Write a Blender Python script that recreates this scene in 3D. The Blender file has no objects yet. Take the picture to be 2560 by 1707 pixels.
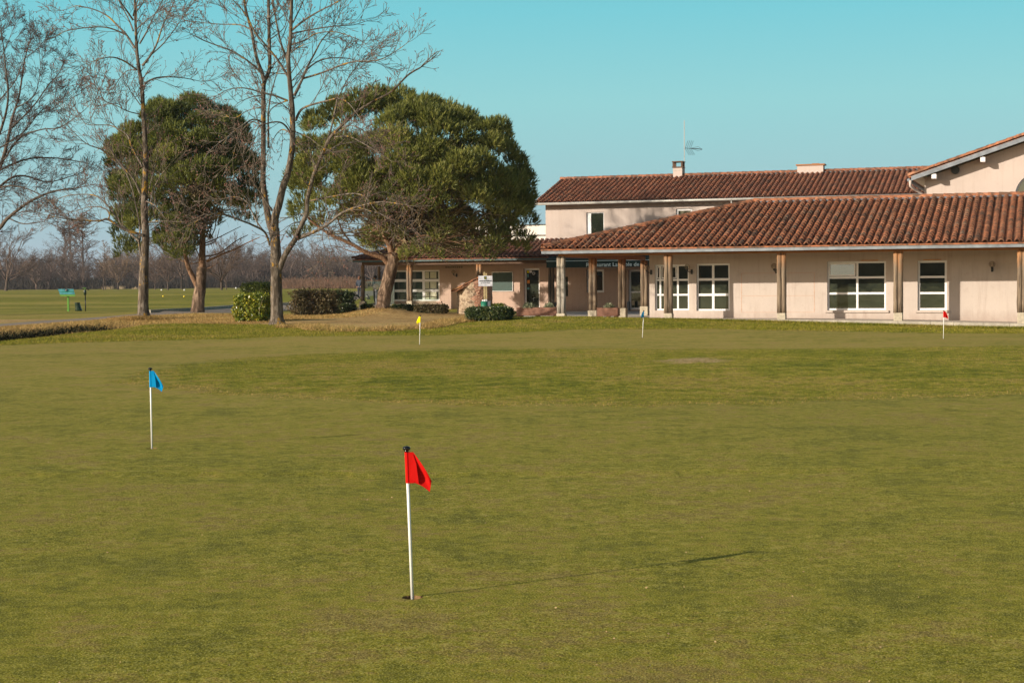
import bpy, bmesh, math, random
import numpy as np
from mathutils import Vector, Matrix

scene = bpy.context.scene
COL = scene.collection
R = math.radians
rnd = random.Random(7)

# ------------------------------------------------------------------ camera
FPX, CX, CY = 3990.0, 1280.0, 853.5
CAM = Vector((0.0, 0.0, 1.7))
TH = math.atan(153.5 / FPX)
RH = 0.0091
_f = Vector((0, math.cos(TH), -math.sin(TH)))
_u0 = Vector((0, math.sin(TH), math.cos(TH)))
_r0 = Vector((1, 0, 0))
_r = _r0 * math.cos(RH) - _u0 * math.sin(RH)
_u = _u0 * math.cos(RH) + _r0 * math.sin(RH)
cam_data = bpy.data.cameras.new("camera")
cam = bpy.data.objects.new("camera", cam_data)
COL.objects.link(cam)
M = Matrix.Identity(4)
for i in range(3):
    M[i][0], M[i][1], M[i][2], M[i][3] = _r[i], _u[i], -_f[i], CAM[i]
cam.matrix_world = M
cam_data.sensor_width = 36.0
cam_data.lens = 36.0 * FPX / 2560.0
cam_data.clip_start = 0.1
cam_data.clip_end = 9000.0
scene.camera = cam

# ------------------------------------------------------------------ light
SUN_EL = R(18.3)
SUN_TO = Vector((0.831, 0.555, 0)).normalized()      # plan direction the light travels
world = bpy.data.worlds.new("World")
scene.world = world
world.use_nodes = True
nt = world.node_tree
nt.nodes.clear()
w_out = nt.nodes.new("ShaderNodeOutputWorld")
w_bg = nt.nodes.new("ShaderNodeBackground")
sky = nt.nodes.new("ShaderNodeTexSky")
sky.sky_type = 'NISHITA'
sky.sun_disc = False
sky.sun_elevation = SUN_EL
sky.sun_rotation = math.atan2(-SUN_TO.x, -SUN_TO.y)
sky.altitude = 300
sky.air_density = 1.0
sky.dust_density = 1.2
sky.ozone_density = 1.0
w_mix = nt.nodes.new("ShaderNodeMix")
w_mix.data_type = 'RGBA'
w_mix.blend_type = 'MULTIPLY'
w_mix.inputs[0].default_value = 1.0
w_mix.inputs[7].default_value = (1.15, 1.04, 0.92, 1)
nt.links.new(sky.outputs[0], w_mix.inputs[6])
# clear winter sky: cyan overhead band, paler and greyer to the horizon
w_tc = nt.nodes.new("ShaderNodeTexCoord"); w_sep = nt.nodes.new("ShaderNodeSeparateXYZ")
nt.links.new(w_tc.outputs["Generated"], w_sep.inputs[0])
w_rmp = nt.nodes.new("ShaderNodeValToRGB"); w_e = w_rmp.color_ramp.elements
w_e[0].position = 0.0; w_e[0].color = (3.70, 4.90, 6.05, 1)
w_e[1].position = 1.0; w_e[1].color = (0.40, 0.62, 0.95, 1)
for p_, c_ in ((0.05, (2.70, 4.95, 5.45)), (0.11, (2.35, 5.60, 5.85)), (0.165, (1.45, 5.25, 5.95)), (0.36, (1.0, 1.9, 2.3)), (0.6, (0.55, 0.95, 1.35))):
    q_ = w_e.new(p_); q_.color = (*c_, 1)
nt.links.new(w_sep.outputs[2], w_rmp.inputs[0])
w_m2 = nt.nodes.new("ShaderNodeMix"); w_m2.data_type = 'RGBA'; w_m2.inputs[0].default_value = 0.85
nt.links.new(w_mix.outputs[2], w_m2.inputs[6]); nt.links.new(w_rmp.outputs[0], w_m2.inputs[7])
# the half of the sky round the sun keeps its natural warm glow
w_dot = nt.nodes.new("ShaderNodeVectorMath"); w_dot.operation = 'DOT_PRODUCT'; w_dot.inputs[1].default_value = tuple(SUN_TO)
nt.links.new(w_tc.outputs["Generated"], w_dot.inputs[0])
w_mr = nt.nodes.new("ShaderNodeMapRange"); w_mr.interpolation_type = 'SMOOTHSTEP'
for i_, v_ in ((1, -0.55), (2, 0.12), (3, 0.0), (4, 0.90)): w_mr.inputs[i_].default_value = v_
nt.links.new(w_dot.outputs["Value"], w_mr.inputs[0]); nt.links.new(w_mr.outputs[0], w_m2.inputs[0])
nt.links.new(w_m2.outputs[2], w_bg.inputs[0])
w_bg.inputs[1].default_value = 0.10
nt.links.new(w_bg.outputs[0], w_out.inputs[0])

sun_data = bpy.data.lights.new("sun", 'SUN')
sun_data.energy = 4.9
sun_data.angle = R(0.53)
sun_data.color = (1.0, 0.88, 0.72)
sun = bpy.data.objects.new("sun", sun_data)
COL.objects.link(sun)
_sd = Vector((SUN_TO.x * math.cos(SUN_EL), SUN_TO.y * math.cos(SUN_EL), -math.sin(SUN_EL)))
sun.rotation_euler = _sd.to_track_quat('-Z', 'Y').to_euler()

scene.view_settings.view_transform = 'Standard'
scene.view_settings.look = 'None'
scene.view_settings.exposure = 0.28
scene.view_settings.gamma = 1.0
scene.render.engine = 'CYCLES'
scene.cycles.max_bounces = 6
scene.cycles.diffuse_bounces = 4
scene.cycles.glossy_bounces = 2
scene.cycles.transparent_max_bounces = 8
scene.cycles.use_denoising = True
scene.cycles.denoiser = 'OPENIMAGEDENOISE'
scene.cycles.denoising_input_passes = 'RGB_ALBEDO_NORMAL'
scene.cycles.denoising_prefilter = 'ACCURATE'
scene.cycles.use_light_tree = False

# ------------------------------------------------------------------ projection helpers
def ray(px, py):
    return _f + _r * ((px - CX) / FPX) + _u * (-(py - CY) / FPX)

def atY(px, py, Y):
    d = ray(px, py)
    return CAM + d * (Y / d.y)

def onZ(px, py, z=0.0):
    d = ray(px, py)
    return CAM + d * ((z - CAM.z) / d.z)

# building frame: s along the front, t into the building
O0 = Vector((2.07, 66.06, 0))
U = Vector((0.9471, -0.3209, 0)); N = Vector((0.3209, 0.9471, 0))
def BF(s, t, z):
    return O0 + U * s + N * t + Vector((0, 0, z))
def wl(px, py, t):
    d = ray(px, py)
    k = ((O0 + N * t - CAM).dot(N)) / d.dot(N)
    p = CAM + d * k
    q = p - O0
    return q.dot(U), p.z
def WS(px, t, py=720):
    return wl(px, py, t)[0]
def WZ(px, py, t):
    return wl(px, py, t)[1]

def sstep(a, b, x):
    t = np.clip((x - a) / (b - a), 0, 1)
    return t * t * (3 - 2 * t)

DITCH = [onZ(*p) for p in [(-260, 868), (-60, 846), (60, 832), (150, 825), (230, 817), (300, 810)]]
def seg_dist(x, y, pts):
    best = None; tt = None
    n = len(pts) - 1
    for i in range(n):
        ax, ay = pts[i][0], pts[i][1]; bx, by = pts[i + 1][0], pts[i + 1][1]
        dx, dy = bx - ax, by - ay
        k = np.clip(((x - ax) * dx + (y - ay) * dy) / (dx * dx + dy * dy), 0, 1)
        d = np.hypot(x - ax - k * dx, y - ay - k * dy)
        if best is None:
            best = d; tt = (i + k) / n
        else:
            m = d < best
            best = np.where(m, d, best); tt = np.where(m, (i + k) / n, tt)
    return best, tt

def H(x, y):
    x = np.asarray(x, float); y = np.asarray(y, float)
    g = lambda cx, cy, sx, sy, a: a * np.exp(-((x - cx) / sx) ** 2 - ((y - cy) / sy) ** 2)
    z = g(1.6, 60.0, 4.6, 3.6, 0.29)
    z = z + g(-6.5, 80.3, 1.5, 2.2, 0.36)
    z = z + g(-20.0, 91.0, 1.8, 1.8, 0.10) + g(-17.8, 77.0, 1.6, 1.6, 0.12) + g(-9.55, 65.0, 1.2, 1.2, 0.03)
    # fall towards the right end of the building
    s = (x - O0.x) * U.x + (y - O0.y) * U.y
    t = (x - O0.x) * N.x + (y - O0.y) * N.y
    z = z - 0.25 * sstep(7, 19, s) * sstep(-12, -1.5, t)
    # tee bank left
    z = z + 0.8 * sstep(104, 150, y) * (1 - sstep(205, 270, y)) * (1 - 0.55 * sstep(-16, 4, x))
    # raised island in the green
    z = z + 0.10 * np.exp(-((x - 5) / 12) ** 2 - ((y - 30) / 6.0) ** 2)
    z = z + 0.018 * np.sin(x * 0.55 + 1.3) * np.sin(y * 0.37) + 0.02 * np.sin(x * 0.21 + y * 0.13)* (y > 14)
    # ditch
    d, tt = seg_dist(x, y, DITCH)
    z = z - 1.0 * np.exp(-(d / 1.25) ** 4) * (1 - sstep(0.60, 0.99, tt))
    # under the terrace
    se = np.interp(t, [-1, 15, 20, 23], [-2.4, -6.8, -8.8, -12.5])
    inb = sstep(-1.0, -0.6, t) * sstep(-0.1, 0.4, s - se)
    z = np.where(inb > 0.5, np.minimum(z, -0.35), z)
    return z
def Hf(x, y): return float(H(x, y))
def onG(px, py):
    d = ray(px, py)
    k = 4.0
    p = CAM + d * k
    while k < 2500:
        p = CAM + d * k
        if p.z < Hf(p.x, p.y):
            break
        k *= 1.004
    a, b = k / 1.004, k
    for _ in range(18):
        m = (a + b) / 2; p = CAM + d * m
        if p.z < Hf(p.x, p.y): b = m
        else: a = m
    return p

# ------------------------------------------------------------------ materials
MATS = {}
def nodes(name):
    m = bpy.data.materials.new(name); m.use_nodes = True
    n = m.node_tree; b = n.nodes["Principled BSDF"]
    MATS[name] = m
    return m, n, b
def lk(n, a, b): n.links.new(a, b)
def noise(n, vec, scale, detail=4, rough=0.55, dist=0.0):
    t = n.nodes.new("ShaderNodeTexNoise")
    t.inputs["Scale"].default_value = scale; t.inputs["Detail"].default_value = detail
    t.inputs["Roughness"].default_value = rough; t.inputs["Distortion"].default_value = dist
    if vec is not None: lk(n, vec, t.inputs["Vector"])
    return t.outputs["Fac"]
def ramp(n, fac, stops):
    r = n.nodes.new("ShaderNodeValToRGB")
    e = r.color_ramp.elements
    while len(e) > 1: e.remove(e[-1])
    e[0].position = stops[0][0]; e[0].color = (*stops[0][1], 1)
    for p, c in stops[1:]:
        q = e.new(p); q.color = (*c, 1)
    lk(n, fac, r.inputs[0])
    return r.outputs[0]
def mix(n, fac, a, b, mode='MIX'):
    m = n.nodes.new("ShaderNodeMix"); m.data_type = 'RGBA'; m.blend_type = mode
    for i, v in ((0, fac), (6, a), (7, b)):
        if isinstance(v, (int, float)): m.inputs[i].default_value = v
        elif isinstance(v, tuple): m.inputs[i].default_value = (*v, 1)
        else: lk(n, v, m.inputs[i])
    return m.outputs[2]
def math_(n, op, a, b=None, clamp=False):
    m = n.nodes.new("ShaderNodeMath"); m.operation = op; m.use_clamp = clamp
    for i, v in ((0, a), (1, b)):
        if v is None: continue
        if isinstance(v, (int, float)): m.inputs[i].default_value = v
        else: lk(n, v, m.inputs[i])
    return m.outputs[0]
def objco(n, scale=(1, 1, 1)):
    t = n.nodes.new("ShaderNodeTexCoord"); mp = n.nodes.new("ShaderNodeMapping")
    mp.inputs["Scale"].default_value = scale
    lk(n, t.outputs["Object"], mp.inputs[0])
    return mp.outputs[0]
def attr(n, name):
    a = n.nodes.new("ShaderNodeAttribute"); a.attribute_name = name
    return a.outputs["Fac"]
def bump(n, b, h, strength=0.4, dist=0.01):
    bp = n.nodes.new("ShaderNodeBump"); bp.inputs["Strength"].default_value = strength
    bp.inputs["Distance"].default_value = dist
    lk(n, h, bp.inputs["Height"]); lk(n, bp.outputs[0], b.inputs["Normal"])

def plain(name, c, rough=0.7, metal=0.0, var=0.15, scale=6.0, spec=0.5):
    m, n, b = nodes(name)
    f = noise(n, objco(n), scale, 5, 0.6)
    d = tuple(x * (1 - var) for x in c); l = tuple(min(1, x * (1 + var)) for x in c)
    lk(n, ramp(n, f, [(0.3, d), (0.7, l)]), b.inputs["Base Color"])
    b.inputs["Roughness"].default_value = rough; b.inputs["Metallic"].default_value = metal
    b.inputs["Specular IOR Level"].default_value = spec
    return m

def render_mat(name, c, dirt, z_lo=0.0):
    """painted roughcast wall: blotches, weather streaks, grain"""
    m, n, b = nodes(name)
    co = objco(n)
    f1 = noise(n, co, 0.7, 5, 0.6)
    col = ramp(n, f1, [(0.3, tuple(x * 0.92 for x in c)), (0.5, c), (0.72, tuple(min(1, x * 1.05) for x in c))])
    f2 = noise(n, objco(n, (5, 5, 0.35)), 1.0, 6, 0.7)
    col = mix(n, ramp(n, f2, [(0.52, (0, 0, 0)), (0.70, (0.38,) * 3)]), col, dirt)
    f4 = noise(n, objco(n, (1, 1, 1)), 2.6, 7, 0.72)
    col = mix(n, ramp(n, f4, [(0.56, (0, 0, 0)), (0.70, (0.30,) * 3)]), col, dirt)
    sz = n.nodes.new("ShaderNodeSeparateXYZ"); lk(n, co, sz.inputs[0])
    sp = math_(n, 'ADD', sz.outputs[2], math_(n, 'MULTIPLY', noise(n, objco(n, (2.2, 2.2, .8)), 1.5, 6, 0.75), -0.9))
    sp = math_(n, 'MULTIPLY', math_(n, 'SUBTRACT', 0.0, math_(n, 'ADD', sp, 0.12)), 2.2, True)
    col = mix(n, math_(n, 'MULTIPLY', sp, 0.55), col, dirt)
    f3 = noise(n, co, 38, 3, 0.6)
    lk(n, mix(n, ramp(n, f3, [(0.35, (0, 0, 0)), (0.8, (0.16,) * 3)]), col, dirt), b.inputs["Base Color"])
    b.inputs["Roughness"].default_value = 0.9
    bump(n, b, f3, 0.35, 0.01)
    return m

def tile_mat(name, cols, lich=0.4):
    m, n, b = nodes(name)
    a = attr(n, "tint"); co = objco(n)
    base = ramp(n, a, [(i / (len(cols) - 1) * 0.98 + 0.01, c) for i, c in enumerate(cols)])
    f = noise(n, co, 5.0, 6, 0.7)
    c2 = mix(n, ramp(n, f, [(0.44, (0, 0, 0)), (0.60, (0.85,) * 3)]), base, (0.07, 0.045, 0.03))
    f2 = noise(n, co, 14.0, 4, 0.7)
    c3 = mix(n, ramp(n, f2, [(0.60, (0, 0, 0)), (0.72, (0.75,) * 3)]), c2, (0.26, 0.21, 0.13))
    f3 = noise(n, co, 1.6, 6, 0.75)
    c4 = mix(n, ramp(n, f3, [(0.66, (0, 0, 0)), (0.70, (lich,) * 3)]), c3, (0.42, 0.24, 0.03))
    lk(n, c4, b.inputs["Base Color"]); b.inputs["Roughness"].default_value = 0.85
    bump(n, b, f2, 0.5, 0.01)
    return m

def bark_mat(name, c0, c1, lichen=None, lam=0.62, zs=0.25, sc=14):
    m, n, b = nodes(name)
    f = noise(n, objco(n, (1, 1, zs)), sc, 6, 0.7, 0.6)
    col = ramp(n, f, [(0.34, tuple(x * 0.5 for x in c0)), (0.46, c0), (0.66, c1)])
    if lichen:
        g = noise(n, objco(n, (1, 1, 0.6)), 2.3, 6, 0.72)
        col = mix(n, ramp(n, g, [(lam, (0, 0, 0)), (lam + 0.03, (0.85,) * 3)]), col, lichen)
    lk(n, col, b.inputs["Base Color"]); b.inputs["Roughness"].default_value = 0.95
    b.inputs["Specular IOR Level"].default_value = 0.2
    bump(n, b, f, 0.9, 0.04)
    return m

def leaf_mat(name, stops, rough=0.6, trans=0.25, spec=0.4):
    m, n, b = nodes(name)
    a = attr(n, "tint")
    c = ramp(n, a, stops)
    lk(n, c, b.inputs["Base Color"]); b.inputs["Roughness"].default_value = rough
    b.inputs["Specular IOR Level"].default_value = spec
    if trans > 0:
        tr = n.nodes.new("ShaderNodeBsdfTranslucent"); lk(n, c, tr.inputs[0])
        ms = n.nodes.new("ShaderNodeMixShader"); ms.inputs[0].default_value = trans
        out = n.nodes["Material Output"]
        lk(n, b.outputs[0], ms.inputs[1]); lk(n, tr.outputs[0], ms.inputs[2]); lk(n, ms.outputs[0], out.inputs[0])
    return m

def wood_mat(name, c0, c1, c2):
    m, n, b = nodes(name)
    f = noise(n, objco(n, (1, 1, 0.06)), 16, 6, 0.7, 0.4)
    col = ramp(n, f, [(0.36, tuple(x * 0.3 for x in c0)), (0.45, c0), (0.62, c1)])
    # upper, sheltered part of each log keeps its warm colour
    t = n.nodes.new("ShaderNodeTexCoord"); sx = n.nodes.new("ShaderNodeSeparateXYZ")
    lk(n, t.outputs["Object"], sx.inputs[0])
    k = math_(n, 'ADD', sx.outputs[2], math_(n, 'MULTIPLY', noise(n, objco(n, (3, 3, 0.6)), 2.0, 3), 1.6))
    k = math_(n, 'MULTIPLY', math_(n, 'SUBTRACT', k, 2.75), 1.3, True)
    col2 = ramp(n, f, [(0.36, tuple(x * 0.35 for x in c2)), (0.5, c2), (0.7, tuple(x * 1.25 for x in c2))])
    lk(n, mix(n, k, col, col2), b.inputs["Base Color"]); b.inputs["Roughness"].default_value = 0.75
    bump(n, b, f, 0.8, 0.02)
    return m

def glass_mat(name, c, ior=1.9):
    m, n, b = nodes(name)
    f = noise(n, objco(n), 1.1, 3, 0.5)
    lk(n, ramp(n, f, [(0.35, tuple(x * 0.5 for x in c)), (0.65, c)]), b.inputs["Base Color"])
    b.inputs["Roughness"].default_value = 0.03; b.inputs["IOR"].default_value = ior
    g = noise(n, objco(n), 1.3, 2, 0.5)
    bump(n, b, g, 0.04, 0.05)
    return m

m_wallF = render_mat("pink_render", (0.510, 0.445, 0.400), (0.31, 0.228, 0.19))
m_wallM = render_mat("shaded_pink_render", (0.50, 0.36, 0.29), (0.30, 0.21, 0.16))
m_wallB = render_mat("pale_render", (0.545, 0.460, 0.415), (0.40, 0.31, 0.26))
m_parapet = render_mat("white_render", (0.78, 0.74, 0.68), (0.5, 0.45, 0.4))
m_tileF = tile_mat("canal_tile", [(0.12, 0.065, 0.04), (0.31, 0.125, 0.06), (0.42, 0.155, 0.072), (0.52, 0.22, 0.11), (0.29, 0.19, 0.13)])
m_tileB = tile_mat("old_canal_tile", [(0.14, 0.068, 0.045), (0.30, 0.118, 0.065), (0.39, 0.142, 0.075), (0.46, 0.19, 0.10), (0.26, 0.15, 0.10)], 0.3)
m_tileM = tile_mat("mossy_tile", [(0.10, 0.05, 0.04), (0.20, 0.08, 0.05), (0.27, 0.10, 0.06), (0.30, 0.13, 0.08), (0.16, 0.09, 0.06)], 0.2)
m_deck = plain("roof_boards", (0.16, 0.10, 0.06), 0.9, scale=4)
m_soffit = plain("soffit_boards", (0.55, 0.28, 0.12), 0.7, scale=3)
m_fascia = plain("grey_fascia_paint", (0.205, 0.23, 0.26), 0.6, var=0.3, scale=3)
m_teal = plain("teal_fascia_paint", (0.05, 0.10, 0.11), 0.6, var=0.3, scale=4)
m_white = plain("white_frame_paint", (0.80, 0.79, 0.80), 0.35, var=0.03)
m_zinc = plain("zinc", (0.42, 0.41, 0.38), 0.5, 0.3, var=0.15)
m_conc = plain("pedestal_concrete", (0.42, 0.37, 0.28), 0.9, var=0.25, scale=9)
m_pave = plain("pavement_concrete", (0.44, 0.39, 0.33), 0.9, var=0.12, scale=2)
m_kerb = plain("kerb_stone", (0.40, 0.36, 0.29), 0.9, var=0.25, scale=3)
m_glass = glass_mat("window_glass", (0.034, 0.042, 0.030), 2.2)
m_glassM = glass_mat("pavilion_glass", (0.05, 0.075, 0.06), 1.8)
m_cream = plain("cream_blind", (0.55, 0.55, 0.40), 0.5, var=0.08)
m_darkframe = plain("dark_inner_frame", (0.02, 0.035, 0.03), 0.4)
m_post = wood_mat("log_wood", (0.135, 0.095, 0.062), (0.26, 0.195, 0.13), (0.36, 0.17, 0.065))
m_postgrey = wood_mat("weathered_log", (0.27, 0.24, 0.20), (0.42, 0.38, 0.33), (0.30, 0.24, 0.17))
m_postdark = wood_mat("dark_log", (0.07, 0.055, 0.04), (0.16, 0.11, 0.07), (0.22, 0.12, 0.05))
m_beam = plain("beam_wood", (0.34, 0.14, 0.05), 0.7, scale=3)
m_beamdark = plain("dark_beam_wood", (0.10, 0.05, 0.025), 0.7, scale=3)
m_awning = plain("awning_canvas", (0.004, 0.026, 0.020), 0.7, var=0.2)
m_letter = plain("letter_white", (0.62, 0.74, 0.72), 0.6, var=0.03)
m_black = plain("black_metal", (0.012, 0.012, 0.012), 0.4)
m_blackgloss = plain("black_plastic", (0.01, 0.01, 0.011), 0.12, spec=0.6)
m_poleW = plain("white_pole_paint", (0.80, 0.80, 0.78), 0.35, var=0.03)
m_red = plain("red_nylon", (0.60, 0.006, 0.004), 0.8, var=0.10, spec=0.15)
m_blue = plain("blue_nylon", (0.0, 0.27, 0.58), 0.8, var=0.10, spec=0.15)
m_yellow = plain("yellow_nylon", (0.85, 0.72, 0.0), 0.8, var=0.08, spec=0.15)
m_soil = plain("cup_soil", (0.20, 0.12, 0.05), 0.95, var=0.3, scale=60)
m_hole = plain("hole_shade", (0.03, 0.03, 0.02), 0.8)
m_planter = plain("planter_wood", (0.19, 0.085, 0.05), 0.7, var=0.2, scale=5)
m_signW = plain("sign_white", (0.66, 0.67, 0.74), 0.4, var=0.02)
m_signG = plain("sign_logo_green", (0.03, 0.055, 0.01), 0.5)
m_ink = plain("sign_ink", (0.05, 0.06, 0.06), 0.5)
m_inkgrey = plain("sign_ink_grey", (0.26, 0.28, 0.30), 0.5)
m_binG = plain("green_wrap", (0.01, 0.16, 0.095), 0.5, var=0.4, scale=30)
m_greybox = plain("grey_plastic", (0.13, 0.14, 0.16), 0.5)
m_board = plain("green_board", (0.022, 0.06, 0.05), 0.5, var=0.2)
m_silver = plain("silver_frame", (0.5, 0.5, 0.5), 0.35, 0.4)
m_bag = plain("bag_plastic", (0.012, 0.03, 0.018), 0.22, var=0.4, scale=8)
m_teeG = plain("tee_post_green", (0.10, 0.27, 0.03), 0.5)
m_teeT = plain("tee_panel_teal", (0.07, 0.25, 0.27), 0.4, var=0.35, scale=5)
m_markY = plain("marker_yellow", (0.85, 0.62, 0.02), 0.4)
m_markW = plain("marker_white", (0.8, 0.8, 0.8), 0.4)
m_skin = plain("skin", (0.50, 0.28, 0.19), 0.5)
m_hairb = plain("brown_hair", (0.12, 0.045, 0.02), 0.7)
m_hairk = plain("black_hair", (0.012, 0.01, 0.01), 0.6)
m_coat = plain("navy_coat", (0.025, 0.035, 0.055), 0.8)
m_coatb = plain("blue_coat", (0.02, 0.08, 0.14), 0.8)
m_jeans = plain("dark_trousers", (0.02, 0.025, 0.04), 0.85)
m_scarf = plain("teal_scarf", (0.03, 0.28, 0.36), 0.8)
m_shoe = plain("pale_shoes", (0.4, 0.36, 0.3), 0.7)
m_dogB = plain("dog_black_fur", (0.02, 0.02, 0.03), 0.8)
m_dogW = plain("dog_white_fur", (0.6, 0.55, 0.48), 0.8)
m_blueSign = plain("blue_sign_paint", (0.03, 0.27, 0.38), 0.5)
m_barkA = bark_mat("poplar_bark", (0.085, 0.066, 0.048), (0.25, 0.21, 0.17), (0.40, 0.22, 0.025), 0.58, 0.22, 9)
m_limbA = bark_mat("limb_bark", (0.120, 0.100, 0.082), (0.31, 0.27, 0.23), (0.42, 0.24, 0.03), 0.565)
m_twigA = plain("twig_bark", (0.15, 0.118, 0.092), 0.9, var=0.3, scale=1)
m_barkC = bark_mat("oak_bark", (0.10, 0.08, 0.065), (0.19, 0.15, 0.12))
m_twigC = plain("oak_twig", (0.10, 0.072, 0.066), 0.9, var=0.3, scale=1)
m_bud = plain("reddish_buds", (0.29, 0.125, 0.10), 0.8, var=0.4, scale=2)
m_budtan = plain("tan_seed_buds", (0.40, 0.22, 0.10), 0.8, var=0.4, scale=2)
m_pinebark = bark_mat("pine_bark", (0.10, 0.066, 0.045), (0.36, 0.255, 0.18), None, sc=5, zs=.3)
m_pinelimb = bark_mat("pine_upper_bark", (0.19, 0.105, 0.062), (0.40, 0.265, 0.175), None)
m_pinetwig = plain("pine_dead_twigs", (0.23, 0.18, 0.10), 0.9, var=0.3, scale=1)
m_needle = leaf_mat("pine_needles", [(0.0, (0.070, 0.082, 0.020)), (0.45, (0.150, 0.172, 0.034)), (0.8, (0.28, 0.29, 0.065)), (1.0, (0.42, 0.40, 0.12))], 0.5, 0.22)
m_needle1 = leaf_mat("pine_needles_left", [(0.0, (0.060, 0.080, 0.020)), (0.5, (0.150, 0.178, 0.036)), (1.0, (0.34, 0.35, 0.08))], 0.5, 0.22)
m_leafY = leaf_mat("golden_hedge_leaf", [(0.0, (0.06, 0.10, 0.012)), (0.5, (0.15, 0.20, 0.02)), (0.8, (0.34, 0.33, 0.03)), (1.0, (0.60, 0.50, 0.06))], 0.35, 0.2, 0.6)
m_leafD = leaf_mat("dark_hedge_leaf", [(0.0, (0.018, 0.035, 0.010)), (0.6, (0.04, 0.065, 0.016)), (0.9, (0.10, 0.11, 0.03)), (1.0, (0.30, 0.28, 0.10))], 0.4, 0.15, 0.5)
m_leafB = leaf_mat("brown_hedge_leaf", [(0.0, (0.05, 0.055, 0.02)), (0.5, (0.13, 0.10, 0.045)), (0.9, (0.20, 0.14, 0.07)), (1.0, (0.28, 0.12, 0.05))], 0.5, 0.15, 0.4)
m_sage = leaf_mat("sage_leaf", [(0.0, (0.16, 0.19, 0.10)), (1.0, (0.42, 0.44, 0.30))], 0.6, 0.2)
m_farbark = plain("far_bark", (0.085, 0.062, 0.048), 0.95, var=0.3, scale=1)
m_fartwig = plain("far_twig", (0.14, 0.095, 0.075), 0.95, var=0.25, scale=0.5)
m_fartwig2 = plain("far_pale_twig", (0.22, 0.15, 0.10), 0.95, var=0.25, scale=0.5)
m_birch = plain("birch_bark", (0.62, 0.56, 0.50), 0.8, var=0.3, scale=3)
m_wood = plain("wood_edge_twig", (0.125, 0.09, 0.075), 0.95, var=0.3, scale=0.2)
m_wooddark = plain("wood_undergrowth", (0.045, 0.036, 0.028), 0.95, var=0.4, scale=0.2)
m_scrub = plain("scrub_twig", (0.17, 0.10, 0.065), 0.95, var=0.3, scale=0.4)

# ------------------------------------------------------------------ ground / grass colour
def turf_color(n, co):
    big = noise(n, co, 0.22, 5, 0.6)
    mid = noise(n, co, 1.7, 5, 0.62)
    fine = noise(n, co, 11.0, 5, 0.7)
    vf = noise(n, co, 95.0, 4, 0.7)
    rough_ = noise(n, co, 7.0, 7, 0.78)
    a = math_(n, 'ADD', math_(n, 'MULTIPLY', big, 0.30), math_(n, 'MULTIPLY', mid, 0.36))
    a = math_(n, 'ADD', a, math_(n, 'MULTIPLY', fine, 0.34))
    green = ramp(n, a, [(0.41, (0.140, 0.138, 0.010)), (0.455, (0.200, 0.192, 0.012)), (0.495, (0.285, 0.262, 0.018)), (0.53, (0.300, 0.240, 0.036)), (0.565, (0.285, 0.210, 0.052)), (0.60, (0.25, 0.180, 0.050))])
    green = mix(n, ramp(n, vf, [(0.38, (0.85,) * 3), (0.49, (0.0,) * 3)]), green, (0.045, 0.048, 0.006))
    green = mix(n, ramp(n, vf, [(0.52, (0.0,) * 3), (0.62, (0.75,) * 3)]), green, (0.52, 0.47, 0.15))
    # tanner turf colour mixed in towards the far side of the green
    gy0 = n.nodes.new("ShaderNodeSeparateXYZ"); lk(n, co, gy0.inputs[0])
    sb = math_(n, 'MULTIPLY', math_(n, 'SUBTRACT', math_(n, 'ADD', gy0.outputs[1], math_(n, 'MULTIPLY', noise(n, co, 0.16, 3), 16.0)), 22.0), 0.035, True)
    green = mix(n, math_(n, 'MULTIPLY', sb, 0.55), green, ramp(n, a, [(0.43, (0.24, 0.205, 0.035)), (0.50, (0.37, 0.285, 0.070)), (0.58, (0.42, 0.285, 0.095))]))
    green = mix(n, ramp(n, rough_, [(0.40, (0.34,) * 3), (0.49, (0.0,) * 3)]), green, (0.105, 0.092, 0.018))
    green = mix(n, ramp(n, rough_, [(0.54, (0.0,) * 3), (0.63, (0.45,) * 3)]), green, (0.44, 0.38, 0.10))
    fr = ramp(n, a, [(0.42, (0.135, 0.150, 0.010)), (0.465, (0.215, 0.220, 0.014)), (0.505, (0.290, 0.260, 0.026)), (0.55, (0.39, 0.295, 0.065)), (0.60, (0.33, 0.235, 0.07))])
    fr = mix(n, ramp(n, vf, [(0.32, (0.8,) * 3), (0.5, (0.0,) * 3)]), fr, (0.045, 0.055, 0.008))
    dry = ramp(n, a, [(0.42, (0.24, 0.15, 0.05)), (0.47, (0.44, 0.275, 0.105)), (0.53, (0.58, 0.39, 0.175)), (0.59, (0.30, 0.25, 0.05))])
    fr = mix(n, ramp(n, rough_, [(0.40, (0.60,) * 3), (0.49, (0.0,) * 3)]), fr, (0.060, 0.068, 0.010))
    fr = mix(n, ramp(n, rough_, [(0.54, (0.0,) * 3), (0.63, (0.50,) * 3)]), fr, (0.42, 0.38, 0.09))
    dry = mix(n, ramp(n, rough_, [(0.40, (0.75,) * 3), (0.52, (0.0,) * 3)]), dry, (0.17, 0.12, 0.035))
    dry = mix(n, ramp(n, rough_, [(0.56, (0.0,) * 3), (0.66, (0.7,) * 3)]), dry, (0.66, 0.50, 0.27))
    return green, fr, dry, a, vf
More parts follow.
